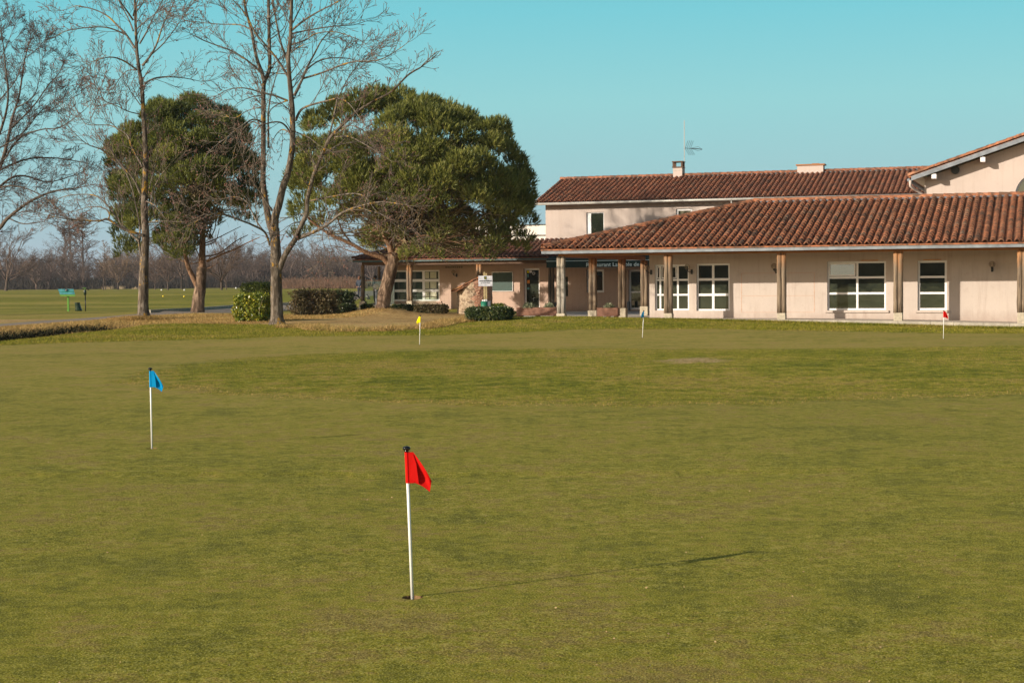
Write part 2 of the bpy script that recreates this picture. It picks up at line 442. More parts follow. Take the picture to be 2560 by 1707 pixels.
def ground_material():
    m, n, b = nodes("ground_turf")
    co = objco(n)
    green, fr, dry, a, vf = turf_color(n, co)
    wig = math_(n, 'MULTIPLY', math_(n, 'SUBTRACT', noise(n, co, 1.4, 5, 0.65), 0.5), 1.1)
    def mask(name, w=0.25, amp=1.0):
        d = math_(n, 'ADD', attr(n, name), math_(n, 'MULTIPLY', wig, amp))
        return math_(n, 'ADD', math_(n, 'DIVIDE', d, w), 0.5, True)
    c = mix(n, mask("sd_fringe", 0.5, 1.2), green, fr)
    band = noise(n, objco(n, (0.03, 0.11, 1)), 1.0, 5, 0.6, 0.4)
    gy = n.nodes.new("ShaderNodeSeparateXYZ"); lk(n, co, gy.inputs[0])
    farm = math_(n, 'MULTIPLY', math_(n, 'SUBTRACT', gy.outputs[1], 84.0), 0.08, True)
    bc = ramp(n, band, [(0.40, (0.120, 0.125, 0.012)), (0.50, (0.210, 0.200, 0.020)), (0.57, (0.33, 0.265, 0.06)), (0.66, (0.42, 0.31, 0.11))])
    c = mix(n, math_(n, 'MULTIPLY', farm, 0.5), c, bc)
    # dead, dry rim of the long grass
    rim = math_(n, 'SUBTRACT', 1.0, math_(n, 'DIVIDE', math_(n, 'ABSOLUTE', math_(n, 'SUBTRACT', attr(n, "sd_fringe"), 0.35)), 0.9), True)
    c = mix(n, math_(n, 'MULTIPLY', rim, math_(n, 'MULTIPLY', ramp(n, noise(n, co, 3.0, 5, 0.7), [(0.4, (0, 0, 0)), (0.62, (1, 1, 1))]), 0.45)), c, (0.30, 0.235, 0.08))
    c = mix(n, mask("sd_dry", 0.8, 1.6), c, dry)
    c = mix(n, math_(n, 'MULTIPLY', math_(n, 'ADD', math_(n, 'DIVIDE', math_(n, 'ADD', attr(n, "sd_dirt"), math_(n, 'MULTIPLY', math_(n, 'SUBTRACT', noise(n, co, 5.0, 5, 0.7), 0.36), 1.6)), 0.3), 0.5, True), 0.85), c, ramp(n, noise(n, co, 9.0, 6, 0.75), [(0.42, (0.19, 0.15, 0.04)), (0.49, (0.36, 0.24, 0.11)), (0.56, (0.55, 0.38, 0.20)), (0.64, (0.68, 0.52, 0.33))]))
    grav = ramp(n, noise(n, co, 26, 4, 0.7), [(0.35, (0.20, 0.165, 0.14)), (0.65, (0.33, 0.28, 0.24))])
    c = mix(n, mask("sd_path", 0.3, 0.5), c, grav)
    c = mix(n, mask("sd_ditch", 0.8, 1.2), c, ramp(n, a, [(0.4, (0.03, 0.028, 0.010)), (0.5, (0.07, 0.05, 0.02)), (0.6, (0.14, 0.10, 0.04))]))
    lk(n, c, b.inputs["Base Color"])
    b.inputs["Roughness"].default_value = 0.95; b.inputs["Specular IOR Level"].default_value = 0.15
    h = math_(n, 'ADD', math_(n, 'MULTIPLY', vf, 0.5), math_(n, 'MULTIPLY', noise(n, co, 22, 5, 0.7), 1.0))
    bump(n, b, h, 0.42, 0.025)
    return m
m_ground = ground_material()
def blade_material(name, which, jit):
    m, n, b = nodes(name)
    co = objco(n)
    green, fr, dry, a, vf = turf_color(n, co)
    base = {'green': green, 'fringe': fr, 'dry': dry}[which]
    t = attr(n, "tint")
    c = mix(n, 1.0, base, ramp(n, t, [(0.0, tuple(x * jit[0] for x in (0.9, 1.0, 0.8))), (0.7, (1.1, 1.12, 1.0)), (1.0, (jit[1], jit[1] * 0.95, jit[1] * 1.0))]), 'MULTIPLY')
    lk(n, c, b.inputs["Base Color"]); b.inputs["Roughness"].default_value = 0.7
    b.inputs["Specular IOR Level"].default_value = 0.2
    tr = n.nodes.new("ShaderNodeBsdfTranslucent"); lk(n, c, tr.inputs[0])
    ms = n.nodes.new("ShaderNodeMixShader"); ms.inputs[0].default_value = 0.3
    lk(n, b.outputs[0], ms.inputs[1]); lk(n, tr.outputs[0], ms.inputs[2]); lk(n, ms.outputs[0], n.nodes["Material Output"].inputs[0])
    return m
m_bladeG = blade_material("putting_blade", 'green', (0.7, 1.5))
m_bladeF = blade_material("fringe_blade", 'fringe', (0.5, 1.4))
m_bladeD = blade_material("dry_blade", 'dry', (0.6, 1.5))

# ------------------------------------------------------------------ mesh helpers
def tag(o, label=None, cat=None, group=None, kind=None):
    if label: o["label"] = label
    if cat: o["category"] = cat
    if group: o["group"] = group
    if kind: o["kind"] = kind
    return o
def thing(name, loc, label, cat, group=None, rz=0.0):
    o = bpy.data.objects.new(name, None)
    o.empty_display_size = 0.2
    o.location = loc; o.rotation_euler = (0, 0, rz)
    COL.objects.link(o)
    return tag(o, label, cat, group)
def origin_of(o):
    v = Vector((0, 0, 0))
    while o is not None:
        v = v + o.location; o = o.parent
    return v
class MB:
    """collects world-space geometry and links it as ONE mesh object"""
    def __init__(self, frame=None):
        self.v = []; self.f = []; self.mi = []; self.t = []; self.fr = frame; self.cur = 0; self.tint = 0.5
        self.arr = []
    def P(self, p):
        if self.fr: p = self.fr(*p)
        self.v.append((p[0], p[1], p[2])); self.t.append(self.tint)
        return len(self.v) - 1
    def face(self, pts):
        ids = [self.P(p) for p in pts]
        self.f.append(ids); self.mi.append(self.cur)
    def quad_idx(self, ids):
        self.f.append(list(ids)); self.mi.append(self.cur)
    def box(self, a, b, bev=0.0):
        x0, y0, z0 = a; x1, y1, z1 = b
        if x0 > x1: x0, x1 = x1, x0
        if y0 > y1: y0, y1 = y1, y0
        if z0 > z1: z0, z1 = z1, z0
        if bev <= 0:
            i = [self.P(p) for p in ((x0, y0, z0), (x1, y0, z0), (x1, y1, z0), (x0, y1, z0), (x0, y0, z1), (x1, y0, z1), (x1, y1, z1), (x0, y1, z1))]
            for q in ((0, 3, 2, 1), (4, 5, 6, 7), (0, 1, 5, 4), (1, 2, 6, 5), (2, 3, 7, 6), (3, 0, 4, 7)):
                self.quad_idx([i[k] for k in q])
            return
        e = bev
        def ring(z, k):
            return [self.P(p) for p in ((x0 + e + k, y0 + k, z), (x1 - e - k, y0 + k, z), (x1 - k, y0 + e + k, z), (x1 - k, y1 - e - k, z),
                                        (x1 - e - k, y1 - k, z), (x0 + e + k, y1 - k, z), (x0 + k, y1 - e - k, z), (x0 + k, y0 + e + k, z))]
        rs = [ring(z0, e), ring(z0 + e, 0), ring(z1 - e, 0), ring(z1, e)]
        for a_, b_ in zip(rs, rs[1:]):
            for k in range(8):
                self.quad_idx([a_[k], a_[(k + 1) % 8], b_[(k + 1) % 8], b_[k]])
        self.quad_idx(rs[0][::-1]); self.quad_idx(rs[3])
    def tube(self, pts, rad, k=12, cap=True, bumpy=0.0, seed=0):
        pts = [Vector(self.fr(*p)) if self.fr else Vector(p) for p in pts]
        fr, self.fr = self.fr, None
        if not hasattr(rad, '__len__'): rad = [rad] * len(pts)
        rr = random.Random(seed)
        ph = [rr.uniform(0, 6.28) for _ in range(6)]
        rings = []; ref = None
        for i, p in enumerate(pts):
            d = (pts[min(i + 1, len(pts) - 1)] - pts[max(i - 1, 0)]).normalized()
            if ref is None:
                ref = Vector((1, 0, 0)) if abs(d.x) < 0.9 else Vector((0, 1, 0))
            a = (ref - d * ref.dot(d)).normalized(); ref = a
            b = d.cross(a)
            ring = []
            for j in range(k):
                th = 2 * math.pi * j / k
                r = rad[i]
                if bumpy:
                    r *= 1 + bumpy * (math.sin(5 * th + ph[0] + i * 0.25) * 0.5 + math.sin(9 * th + ph[1] - i * 0.4) * 0.35 + math.sin(3 * th + ph[2] + i * 0.9) * 0.4) + rr.uniform(-.4, .4) * bumpy
                ring.append(self.P(p + a * (math.cos(th) * r) + b * (math.sin(th) * r)))
            rings.append(ring)
        for A, B in zip(rings, rings[1:]):
            for j in range(k):
                self.quad_idx([A[j], A[(j + 1) % k], B[(j + 1) % k], B[j]])
        if cap:
            self.quad_idx(rings[0][::-1]); self.quad_idx(rings[-1])
        self.fr = fr
    def lathe(self, c, prof, k=20):
        c = Vector(self.fr(*c)) if self.fr else Vector(c)
        fr, self.fr = self.fr, None
        rings = []
        for r, z in prof:
            rings.append([self.P(c + Vector((math.cos(2 * math.pi * j / k) * r, math.sin(2 * math.pi * j / k) * r, z))) for j in range(k)])
        for A, B in zip(rings, rings[1:]):
            for j in range(k):
                self.quad_idx([A[j], A[(j + 1) % k], B[(j + 1) % k], B[j]])
        self.quad_idx(rings[0][::-1]); self.quad_idx(rings[-1])
        self.fr = fr
    def sphere(self, c, r, k=14, m=9, sc=(1, 1, 1)):
        c = Vector(self.fr(*c)) if self.fr else Vector(c)
        fr, self.fr = self.fr, None
        rings = []
        for i in range(m + 1):
            a = -math.pi / 2 + math.pi * i / m
            rr, z = max(math.cos(a), 0.001) * r, math.sin(a) * r
            rings.append([self.P(c + Vector((math.cos(2 * math.pi * j / k) * rr * sc[0], math.sin(2 * math.pi * j / k) * rr * sc[1], z * sc[2]))) for j in range(k)])
        for A, B in zip(rings, rings[1:]):
            for j in range(k):
                self.quad_idx([A[j], A[(j + 1) % k], B[(j + 1) % k], B[j]])
        self.fr = fr
    def build(self, name, mats, parent=None, smooth=False, flat_ids=None):
        if not isinstance(mats, (list, tuple)): mats = [mats]
        me = bpy.data.meshes.new(name)
        o = bpy.data.objects.new(name, me); COL.objects.link(o)
        off = Vector((0, 0, 0))
        if parent is not None:
            o.parent = parent; off = origin_of(parent)
        vs = [(x - off.x, y - off.y, z - off.z) for x, y, z in self.v]
        me.from_pydata(vs, [], self.f)
        for m in mats: me.materials.append(m)
        if len(mats) > 1:
            me.polygons.foreach_set("material_index", self.mi)
        if smooth:
            me.polygons.foreach_set("use_smooth", [True] * len(me.polygons))
        at = me.attributes.new("tint", 'FLOAT', 'POINT'); at.data.foreach_set("value", self.t)
        me.update()
        return o

def np_mesh(name, V, F, mat, parent=None, tint=None, smooth=False, mats=None, mi=None):
    """V (n,3) world coordinates, F (m,k) with constant k"""
    me = bpy.data.meshes.new(name)
    o = bpy.data.objects.new(name, me); COL.objects.link(o)
    if parent is not None:
        o.parent = parent; off = origin_of(parent)
        V = V - np.array([off.x, off.y, off.z])
    n, (m, k) = len(V), F.shape
    me.vertices.add(n); me.vertices.foreach_set("co", np.ascontiguousarray(V, dtype=np.float32).ravel())
    me.loops.add(m * k); me.loops.foreach_set("vertex_index", np.ascontiguousarray(F, dtype=np.int32).ravel())
    me.polygons.add(m)
    me.polygons.foreach_set("loop_start", np.arange(0, m * k, k, dtype=np.int32))
    me.polygons.foreach_set("loop_total", np.full(m, k, dtype=np.int32))
    for x in (mats or [mat]): me.materials.append(x)
    if mi is not None: me.polygons.foreach_set("material_index", mi)
    if smooth: me.polygons.foreach_set("use_smooth", np.ones(m, dtype=bool))
    if tint is not None:
        at = me.attributes.new("tint", 'FLOAT', 'POINT'); at.data.foreach_set("value", np.ascontiguousarray(tint, dtype=np.float32))
    me.update(calc_edges=True)
    me.validate()
    return o

def seg_arrays(segs, k=3):
    S = np.array(segs, dtype=np.float64)
    A, B, r0, r1 = S[:, 0:3], S[:, 3:6], S[:, 6], S[:, 7]
    D = B - A; L = np.linalg.norm(D, axis=1, keepdims=True); D = D / np.maximum(L, 1e-9)
    ref = np.where(np.abs(D[:, 2:3]) < 0.9, np.array([[0, 0, 1.0]]), np.array([[1.0, 0, 0]]))
    a = np.cross(D, ref); a /= np.linalg.norm(a, axis=1, keepdims=True)
    b = np.cross(D, a)
    n = len(S); V = np.empty((n, 2 * k, 3))
    for j in range(k):
        th = 2 * math.pi * j / k
        o = a * math.cos(th) + b * math.sin(th)
        V[:, j] = A + o * r0[:, None]; V[:, k + j] = B + o * r1[:, None]
    F = np.empty((n, k, 4), dtype=np.int64)
    base = np.arange(n) * 2 * k
    for j in range(k):
        F[:, j, 0] = base + j; F[:, j, 1] = base + (j + 1) % k; F[:, j, 2] = base + k + (j + 1) % k; F[:, j, 3] = base + k + j
    return V.reshape(-1, 3), F.reshape(-1, 4)

def octa(points, size, rs):
    """little bud shaped solids"""
    P = np.array(points); n = len(P)
    s = size * rs.uniform(0.6, 1.3, (n, 1))
    off = np.array([[1, 0, 0], [-1, 0, 0], [0, 1, 0], [0, -1, 0], [0, 0, 1.3], [0, 0, -1.0]])
    V = P[:, None, :] + off[None] * s[:, None, :] * rs.uniform(0.7, 1.2, (n, 6, 1))
    tri = np.array([[0, 2, 4], [2, 1, 4], [1, 3, 4], [3, 0, 4], [2, 0, 5], [1, 2, 5], [3, 1, 5], [0, 3, 5]])
    F = (np.arange(n) * 6)[:, None, None] + tri[None]
    return V.reshape(-1, 3), F.reshape(-1, 3)

def leaf_quads(P, D, ln, wd, rs, tint=None):
    """leaf shaped quads at P pointing along D"""
    n = len(P)
    D = D / np.maximum(np.linalg.norm(D, axis=1, keepdims=True), 1e-9)
    Rn = rs.normal(size=(n, 3)); S = np.cross(D, Rn); S /= np.maximum(np.linalg.norm(S, axis=1, keepdims=True), 1e-9)
    ln = ln * rs.uniform(0.7, 1.3, (n, 1)); wd = wd * rs.uniform(0.7, 1.3, (n, 1))
    V = np.empty((n, 4, 3))
    V[:, 0] = P; V[:, 1] = P + D * ln * 0.5 + S * wd * 0.5; V[:, 2] = P + D * ln; V[:, 3] = P + D * ln * 0.5 - S * wd * 0.5
    F = np.arange(n * 4).reshape(n, 4)
    t = rs.uniform(0, 1, n) if tint is None else tint
    return V.reshape(-1, 3), F, np.repeat(t, 4)
def tris_blades(P, Dr, wd, rs, side=None):
    n = len(P)
    Rn = rs.normal(size=(n, 3)) if side is None else side
    S = np.cross(Dr, Rn); S /= np.maximum(np.linalg.norm(S, axis=1, keepdims=True), 1e-9)
    V = np.empty((n, 3, 3)); V[:, 0] = P - S * wd * 0.5; V[:, 1] = P + S * wd * 0.5; V[:, 2] = P + Dr
    return V.reshape(-1, 3), np.arange(n * 3).reshape(n, 3)

# ================================================================== GROUND
def pl(pts): return [tuple(onZ(x, y)[:2]) for x, y in pts]
VV = 1.0884
ISLAND = pl([(x * VV, y * VV) for x, y in [(278, 884), (300, 872), (340, 860), (420, 845), (560, 822), (700, 811), (900, 804), (1176, 802), (1500, 801), (1900, 801), (2352, 799), (2700, 797),
        (2700, 880), (2352, 904), (2100, 913), (1900, 919), (1700, 931), (1500, 936), (1200, 938), (1000, 933), (800, 925), (600, 914), (450, 903), (350, 894)]])
COLLAR = pl([(-700, 905), (-300, 880), (0, 865), (176, 856), (352, 850), (600, 845), (721, 840), (1100, 838), (1300, 832), (1450, 826), (1800, 823), (1900, 827), (2560, 835), (3000, 838), (3300, 800), (1281, 760), (900, 800), (560, 800), (0, 835), (-700, 870)])
DRY = pl([(-700, 905), (-300, 872), (0, 850), (117, 836), (205, 828.6), (331, 812), (410, 808), (560, 809), (721, 812), (853, 824), (970, 825), (1100, 820), (1126, 814), (1200, 808), (1243, 803), (1290, 797), (1290, 783), (1180, 782), (1120, 779), (1000, 772), (900, 768), (760, 785), (680, 790), (600, 788), (481, 784), (346, 793), (176, 804), (0, 816), (-300, 836), (-700, 865)])
DRY2 = pl([(-500, 815), (0, 798), (140, 797), (250, 793), (176, 796), (0, 808), (-500, 835)])
PATH = pl([(-900, 885), (-300, 836), (0, 815.5), (176, 803.5), (346, 792.5), (481, 783.5), (600, 782), (720, 776), (830, 768), (905, 757), (1000, 748), (1000, 742), (905, 748), (830, 757), (720, 765), (600, 768), (481, 777), (346, 786), (176, 796.5), (0, 809.5), (-300, 828), (-900, 868)])
DIRT = pl([(1660, 911), (1695, 912), (1712, 917), (1745, 914), (1770, 916), (1800, 910), (1768, 907), (1750, 902), (1722, 905), (1695, 907)])
DITCHP = pl([(-400, 905), (-200, 868), (0, 849), (117, 836), (205, 828), (290, 817), (330, 808), (250, 806), (147, 811), (0, 825), (-200, 838), (-400, 855)])

def signed(x, y, poly):
    poly = list(poly); n = len(poly)
    d, _ = seg_dist(x, y, poly + [poly[0]])
    ins = np.zeros(x.shape, bool)
    j = n - 1
    for i in range(n):
        xi, yi = poly[i]; xj, yj = poly[j]
        c = ((yi > y) != (yj > y)) & (x < (xj - xi) * (y - yi) / (yj - yi + 1e-12) + xi)
        ins ^= c; j = i
    return np.where(ins, d, -d)

CUPS = [onG(1031, 1493), onG(380, 1121)]
def ground():
    # fan grid round a point just behind the camera, denser ahead
    ox, oy = 0.0, -3.0
    rs_ = [0.3, 1.0, 2.0, 3.5, 5.0, 6.5]
    while rs_[-1] < 130: rs_.append(rs_[-1] * 1.0085)
    while rs_[-1] < 4500: rs_.append(rs_[-1] * 1.03)
    ang = list(np.linspace(-34, 34, 620))
    more = list(np.linspace(34, 326, 74))[1:-1]
    th = np.radians(np.array(ang + more)); r = np.array(rs_)
    X = ox + np.outer(r, np.sin(th)); Y = oy + np.outer(r, np.cos(th))
    x, y = X.ravel(), Y.ravel()
    z = H(x, y)
    nr, na = X.shape
    i = np.arange(nr - 1)[:, None] * na; j = np.arange(na)[None, :]; jn = (j + 1) % na
    F = np.stack([i + j, i + na + j, i + na + jn, i + jn], axis=-1).reshape(-1, 4)
    F = F[:, ::-1]
    for c_ in CUPS:
        near_ = np.hypot(x - c_.x, y - c_.y) < .10
        F = F[~near_[F].any(axis=1)]
    V = np.stack([x, y, z], 1)
    V = np.vstack([V, [[ox, oy, 0.0]]])
    o = np_mesh("ground", V, F, m_ground, smooth=True)
    me = o.data
    near = y < 400
    def put(name, *polys):
        a = np.full(len(x) + 1, -50.0)
        s = None
        for p in polys:
            q = signed(x, y, p); s = q if s is None else np.maximum(s, q)
        a[:-1] = np.clip(s, -50, 50)
        at = me.attributes.new(name, 'FLOAT', 'POINT'); at.data.foreach_set("value", a.astype(np.float32))
    put("sd_dirt", DIRT)
    # beyond the putting green everything is longer turf
    s1 = np.maximum(signed(x, y, ISLAND), signed(x, y, COLLAR)); s1 = np.maximum(s1, y - 92); s1 = np.maximum(s1, -y - 25)
    a = np.full(len(x) + 1, -50.0); a[:-1] = np.clip(s1, -50, 50)
    at = me.attributes.new("sd_fringe", 'FLOAT', 'POINT'); at.data.foreach_set("value", a.astype(np.float32))
    put("sd_dry", DRY, DRY2); put("sd_path", PATH); put("sd_ditch", DITCHP)
    tag(o, "gently rolling mown turf with a putting green, gravel path and dry grass", "ground", kind="structure")
ground()

# kerb along the far side of the path
def strip_box(mb, pts, w, z0, z1):
    for (a, b) in zip(pts, pts[1:]):
        a = Vector((a[0], a[1])); b = Vector((b[0], b[1])); d = (b - a).normalized(); q = Vector((-d.y, d.x)) * w * 0.5
        ha, hb = Hf(a.x, a.y), Hf(b.x, b.y)
        c = [(a.x - q.x, a.y - q.y), (b.x - q.x, b.y - q.y), (b.x + q.x, b.y + q.y), (a.x + q.x, a.y + q.y)]
        hh = [ha, hb, hb, ha]
        ids = [mb.P((c[i][0], c[i][1], hh[i] + z0)) for i in range(4)] + [mb.P((c[i][0], c[i][1], hh[i] + z1)) for i in range(4)]
        for f in ((0, 3, 2, 1), (4, 5, 6, 7), (0, 1, 5, 4), (1, 2, 6, 5), (2, 3, 7, 6), (3, 0, 4, 7)):
            mb.quad_idx([ids[k] for k in f])
mb = MB()
kp = [onZ(*p) for p in [(372, 784.5), (430, 780.5), (481, 777), (540, 772), (600, 768), (660, 766.3), (720, 765), (780, 761), (830, 757)]]
strip_box(mb, kp, 0.22, -0.2, 0.17)
tag(mb.build("kerb", m_kerb), kind="structure")

# terrace slabs around the building
mb = MB(BF)
sv = [-2.5, 0, 3, 6, 9, 11.5, 13.6, 16, 18.15, 22, 28]
def slab_z(s): return float(np.interp(s, [-12.5, 9, 13.6, 18.15, 28], [0.05, 0.06, 0.0, -0.10, -0.30]))
for a, b in zip(sv, sv[1:]):
    za, zb = slab_z(a), slab_z(b)
    lo = -0.8
    mb.face([(a, lo, za), (b, lo, zb), (b, 2.9, zb - 0.02), (a, 2.9, za - 0.02)])
    mb.face([(a, lo, za - 0.5), (b, lo, zb - 0.5), (b, lo, zb), (a, lo, za)])
Lf = [(-2.5, -.8), (-3.5, 2.9), (-4.9, 8), (-6.8, 15), (-8.8, 20), (-12.5, 23), (-12.5, 30)]
zz_ = {-.8: .05, 2.9: .03, 8: -.12, 15: -.125, 20: -.13, 23: -.13, 30: -.13}
for (sa_, ta_), (sb_, tb2) in zip(Lf[1:], Lf[2:]):
    mb.face([(sa_, ta_, zz_[ta_]), (9, ta_, zz_[ta_]), (9, tb2, zz_[tb2]), (sb_, tb2, zz_[tb2])])
mb.face([(-3.5, 2.9, .03), (-2.5, -.8, .05), (-2.5, 2.9, .03)])
for (sa_, ta_), (sb_, tb2) in zip(Lf, Lf[1:]):
    mb.face([(sa_, ta_, -.6), (sa_, ta_, zz_[ta_]), (sb_, tb2, zz_[tb2]), (sb_, tb2, -.6)])
tag(mb.build("pavement", m_pave), kind="structure")
# stone edging of the terrace, laid as separate blocks in one course
mb = MB(BF)
s = 2.2; rk = random.Random(3)
while s < 27.5:
    L = rk.uniform(0.75, 1.25); e = s + L - 0.012
    z1, z2 = slab_z(s) + 0.012, slab_z(e) + 0.012
    off = rk.uniform(-.012, .012)
    mb.tint = rk.random()
    ids = [mb.P(p) for p in ((s, -1.02 + off, z1 - 0.13), (e, -1.02 + off, z2 - 0.13), (e, -0.805, z2 - 0.13), (s, -0.805, z1 - 0.13), (s, -1.02 + off, z1), (e, -1.02 + off, z2), (e, -0.805, z2), (s, -0.805, z1))]
    for f in ((0, 3, 2, 1), (4, 5, 6, 7), (0, 1, 5, 4), (1, 2, 6, 5), (2, 3, 7, 6), (3, 0, 4, 7)): mb.quad_idx([ids[k] for k in f])
    ids = [mb.P(p) for p in ((s + .3, -1.10 - off, z1 - 0.4), (e + .3, -1.10 - off, z2 - 0.4), (e + .3, -0.9, z2 - 0.4), (s + .3, -0.9, z1 - 0.4), (s + .3, -1.10 - off, z1 - .145), (e + .3, -1.10 - off, z2 - .145), (e + .3, -0.9, z2 - .145), (s + .3, -0.9, z1 - .145))]
    for f in ((0, 3, 2, 1), (4, 5, 6, 7), (0, 1, 5, 4), (1, 2, 6, 5), (2, 3, 7, 6), (3, 0, 4, 7)): mb.quad_idx([ids[k] for k in f])
    s += L
tag(mb.build("terrace_edging", m_kerb), kind="structure")

# ================================================================== BUILDINGS
def wall_holes(mb, s0, s1, z0, z1, t, holes, depth=0.16):
    """front face at t with openings; holes = (s0,s1,z0,z1); reveals go back by depth"""
    S = sorted(set([s0, s1] + [h[0] for h in holes] + [h[1] for h in holes]))
    Z = sorted(set([z0, z1] + [h[2] for h in holes] + [h[3] for h in holes]))
    for a, b in zip(S, S[1:]):
        for c, d in zip(Z, Z[1:]):
            ms, mz = (a + b) / 2, (c + d) / 2
            if any(h[0] < ms < h[1] and h[2] < mz < h[3] for h in holes): continue
            mb.face([(a, t, c), (b, t, c), (b, t, d), (a, t, d)])
    for a, b, c, d in holes:
        e = t + depth
        mb.face([(a, t, c), (a, t, d), (a, e, d), (a, e, c)])
        mb.face([(b, t, c), (b, e, c), (b, e, d), (b, t, d)])
        mb.face([(a, t, c), (a, e, c), (b, e, c), (b, t, c)])
        mb.face([(a, t, d), (b, t, d), (b, e, d), (a, e, d)])

def window(parent, s0, s1, z0, z1, t, vb, hb, fw=0.07, mull=0.055, mat_g=None, sill=None, rec=0.10, frame_mat=None, name="window", extra=None):
    """vb / hb: centres of vertical / horizontal bars as fractions of the opening"""
    mb = MB(BF); g = 0.003
    f = t + rec
    mb.box((s0 + g, f, z0 + g), (s0 + fw, f + .06, z1 - g)); mb.box((s1 - fw, f, z0 + g), (s1 - g, f + .06, z1 - g))
    mb.box((s0 + fw, f, z0 + g), (s1 - fw, f + .06, z0 + fw)); mb.box((s0 + fw, f, z1 - fw), (s1 - fw, f + .06, z1 - g))
    xs = [s0 + (s1 - s0) * v for v in vb]
    for x in xs: mb.box((x - mull / 2, f + .004, z0 + fw), (x + mull / 2, f + .055, z1 - fw))
    edges = [s0 + fw] + [e for x in xs for e in (x - mull / 2, x + mull / 2)] + [s1 - fw]
    for v in hb:
        z = z0 + (z1 - z0) * v
        for a, b in zip(edges[0::2], edges[1::2]):
            mb.box((a, f + .006, z - mull / 2), (b, f + .052, z + mull / 2))
    if extra: extra(mb, f)
    w = mb.build(name, frame_mat or m_white, parent)
    mb = MB(BF); mb.face([(s0 + .01, f + .03, z0 + .01), (s1 - .01, f + .03, z0 + .01), (s1 - .01, f + .03, z1 - .01), (s0 + .01, f + .03, z1 - .01)])
    mb.build("pane", mat_g or m_glass, w)
    if sill:
        mb = MB(BF); mb.box((s0 - .08, t - .07, z0 - .10), (s1 + .12, t + .10, z0 - .004), 0.008)
        mb.build("sill", sill, w)
    return w

def tile_slope(mb, O, a, g, L, D, lo, hi, w=0.29, course=0.37, seed=1, k=6):
    """canal tiles: O eave corner, a along the eave, g up the slope (unit 3D vectors)"""
    nrm = a.cross(g).normalized()
    if nrm.z < 0: nrm = -nrm
    rr = random.Random(seed)
    ncol = int(L / w)
    fr, mb.fr = mb.fr, None
    for i in range(ncol):
        for kind in (0, 1):
            x = (i + (0.5 if kind else 0.0)) * w
            if kind == 0 and i == 0: continue
            d0, d1 = lo(x), hi(x)
            if d1 - d0 < 0.15: continue
            nc = max(1, int(math.ceil((d1 - d0) / course)))
            jx = rr.uniform(-.010, .010)
            colt = rr.uniform(-.12, .12)
            for j in range(nc):
                s0 = d0 + j * course - (0.03 if j else (0.05 if kind else 0.0)); s1 = min(d0 + (j + 1) * course + 0.05, d1)
                mb.tint = min(1, max(0, rr.gauss(0.5, 0.22) + colt))
                xx = x + jx + rr.uniform(-.011, .011); lift = rr.uniform(0, .014) + (.02 if rr.random() < .03 else 0)
                if kind:   # cover tile, convex, wide end low
                    r0, r1 = w * 0.335, w * 0.27
                    ids = []
                    for (s_, r_, h_) in ((s0, r0, 0.040 + lift), (s1, r1, 0.018)):
                        ring = []
                        for q in range(k + 1):
                            th = math.pi * q / k
                            ring.append(mb.P(O + a * (xx - math.cos(th) * r_) + g * s_ + nrm * (h_ + math.sin(th) * r_ * 0.92)))
                        ids.append(ring)
                    # thickness lip
                    lip = []
                    for q in range(k + 1):
                        th = math.pi * q / k; r_ = r0 - 0.018
                        lip.append(mb.P(O + a * (xx - math.cos(th) * r_) + g * (s0 + .002) + nrm * (0.040 + lift + math.sin(th) * r_ * 0.92 - .004)))
                    for q in range(k):
                        mb.quad_idx([ids[0][q], ids[0][q + 1], ids[1][q + 1], ids[1][q]])
                        mb.quad_idx([lip[q], lip[q + 1], ids[0][q + 1], ids[0][q]])
                else:      # pan tile, concave
                    r0, r1 = w * 0.30, w * 0.33
                    ids = []
                    for (s_, r_, h_) in ((s0, r0, 0.055 + lift), (s1, r1, 0.035)):
                        ring = []
                        for q in range(5):
                            th = math.pi * q / 4
                            ring.append(mb.P(O + a * (xx - math.cos(th) * r_) + g * s_ + nrm * (h_ - math.sin(th) * r_ * 0.55)))
                        ids.append(ring)
                    for q in range(4):
                        mb.quad_idx([ids[0][q], ids[0][q + 1], ids[1][q + 1], ids[1][q]])
    mb.fr = fr; mb.tint = 0.5

def ridge_line(mb, A, B, r=0.13, L=0.42, seed=5, k=7):
    """half-round ridge / hip tiles from A to B"""
    A, B = Vector(A), Vector(B); d = (B - A); T = d.length; d.normalize()
    side = d.cross(Vector((0, 0, 1))).normalized(); up = side.cross(d)
    n = int(T / L); rr = random.Random(seed); fr, mb.fr = mb.fr, None
    for i in range(n):
        mb.tint = min(1, max(0, rr.gauss(.42, .18)))
        s0, s1 = i * T / n - 0.03, (i + 1) * T / n
        rings = []
        for s_, r_ in ((s0, r * 1.12), (s1, r * 0.95)):
            rings.append([mb.P(A + d * s_ + side * (math.cos(math.pi * q / k) * r_) + up * (math.sin(math.pi * q / k) * r_)) for q in range(k + 1)])
        for q in range(k): mb.quad_idx([rings[0][q], rings[0][q + 1], rings[1][q + 1], rings[1][q]])
    mb.fr = fr; mb.tint = 0.5

def slab_poly(mb, pts, th):
    """thin roof deck under the tiles, pts in world space"""
    fr, mb.fr = mb.fr, None
    t = [mb.P(p) for p in pts]; b = [mb.P((p[0], p[1], p[2] - th)) for p in pts]
    mb.quad_idx(t); mb.quad_idx(b[::-1]); n = len(pts)
    for i in range(n): mb.quad_idx([t[i], b[i], b[(i + 1) % n], t[(i + 1) % n]])
    mb.fr = fr

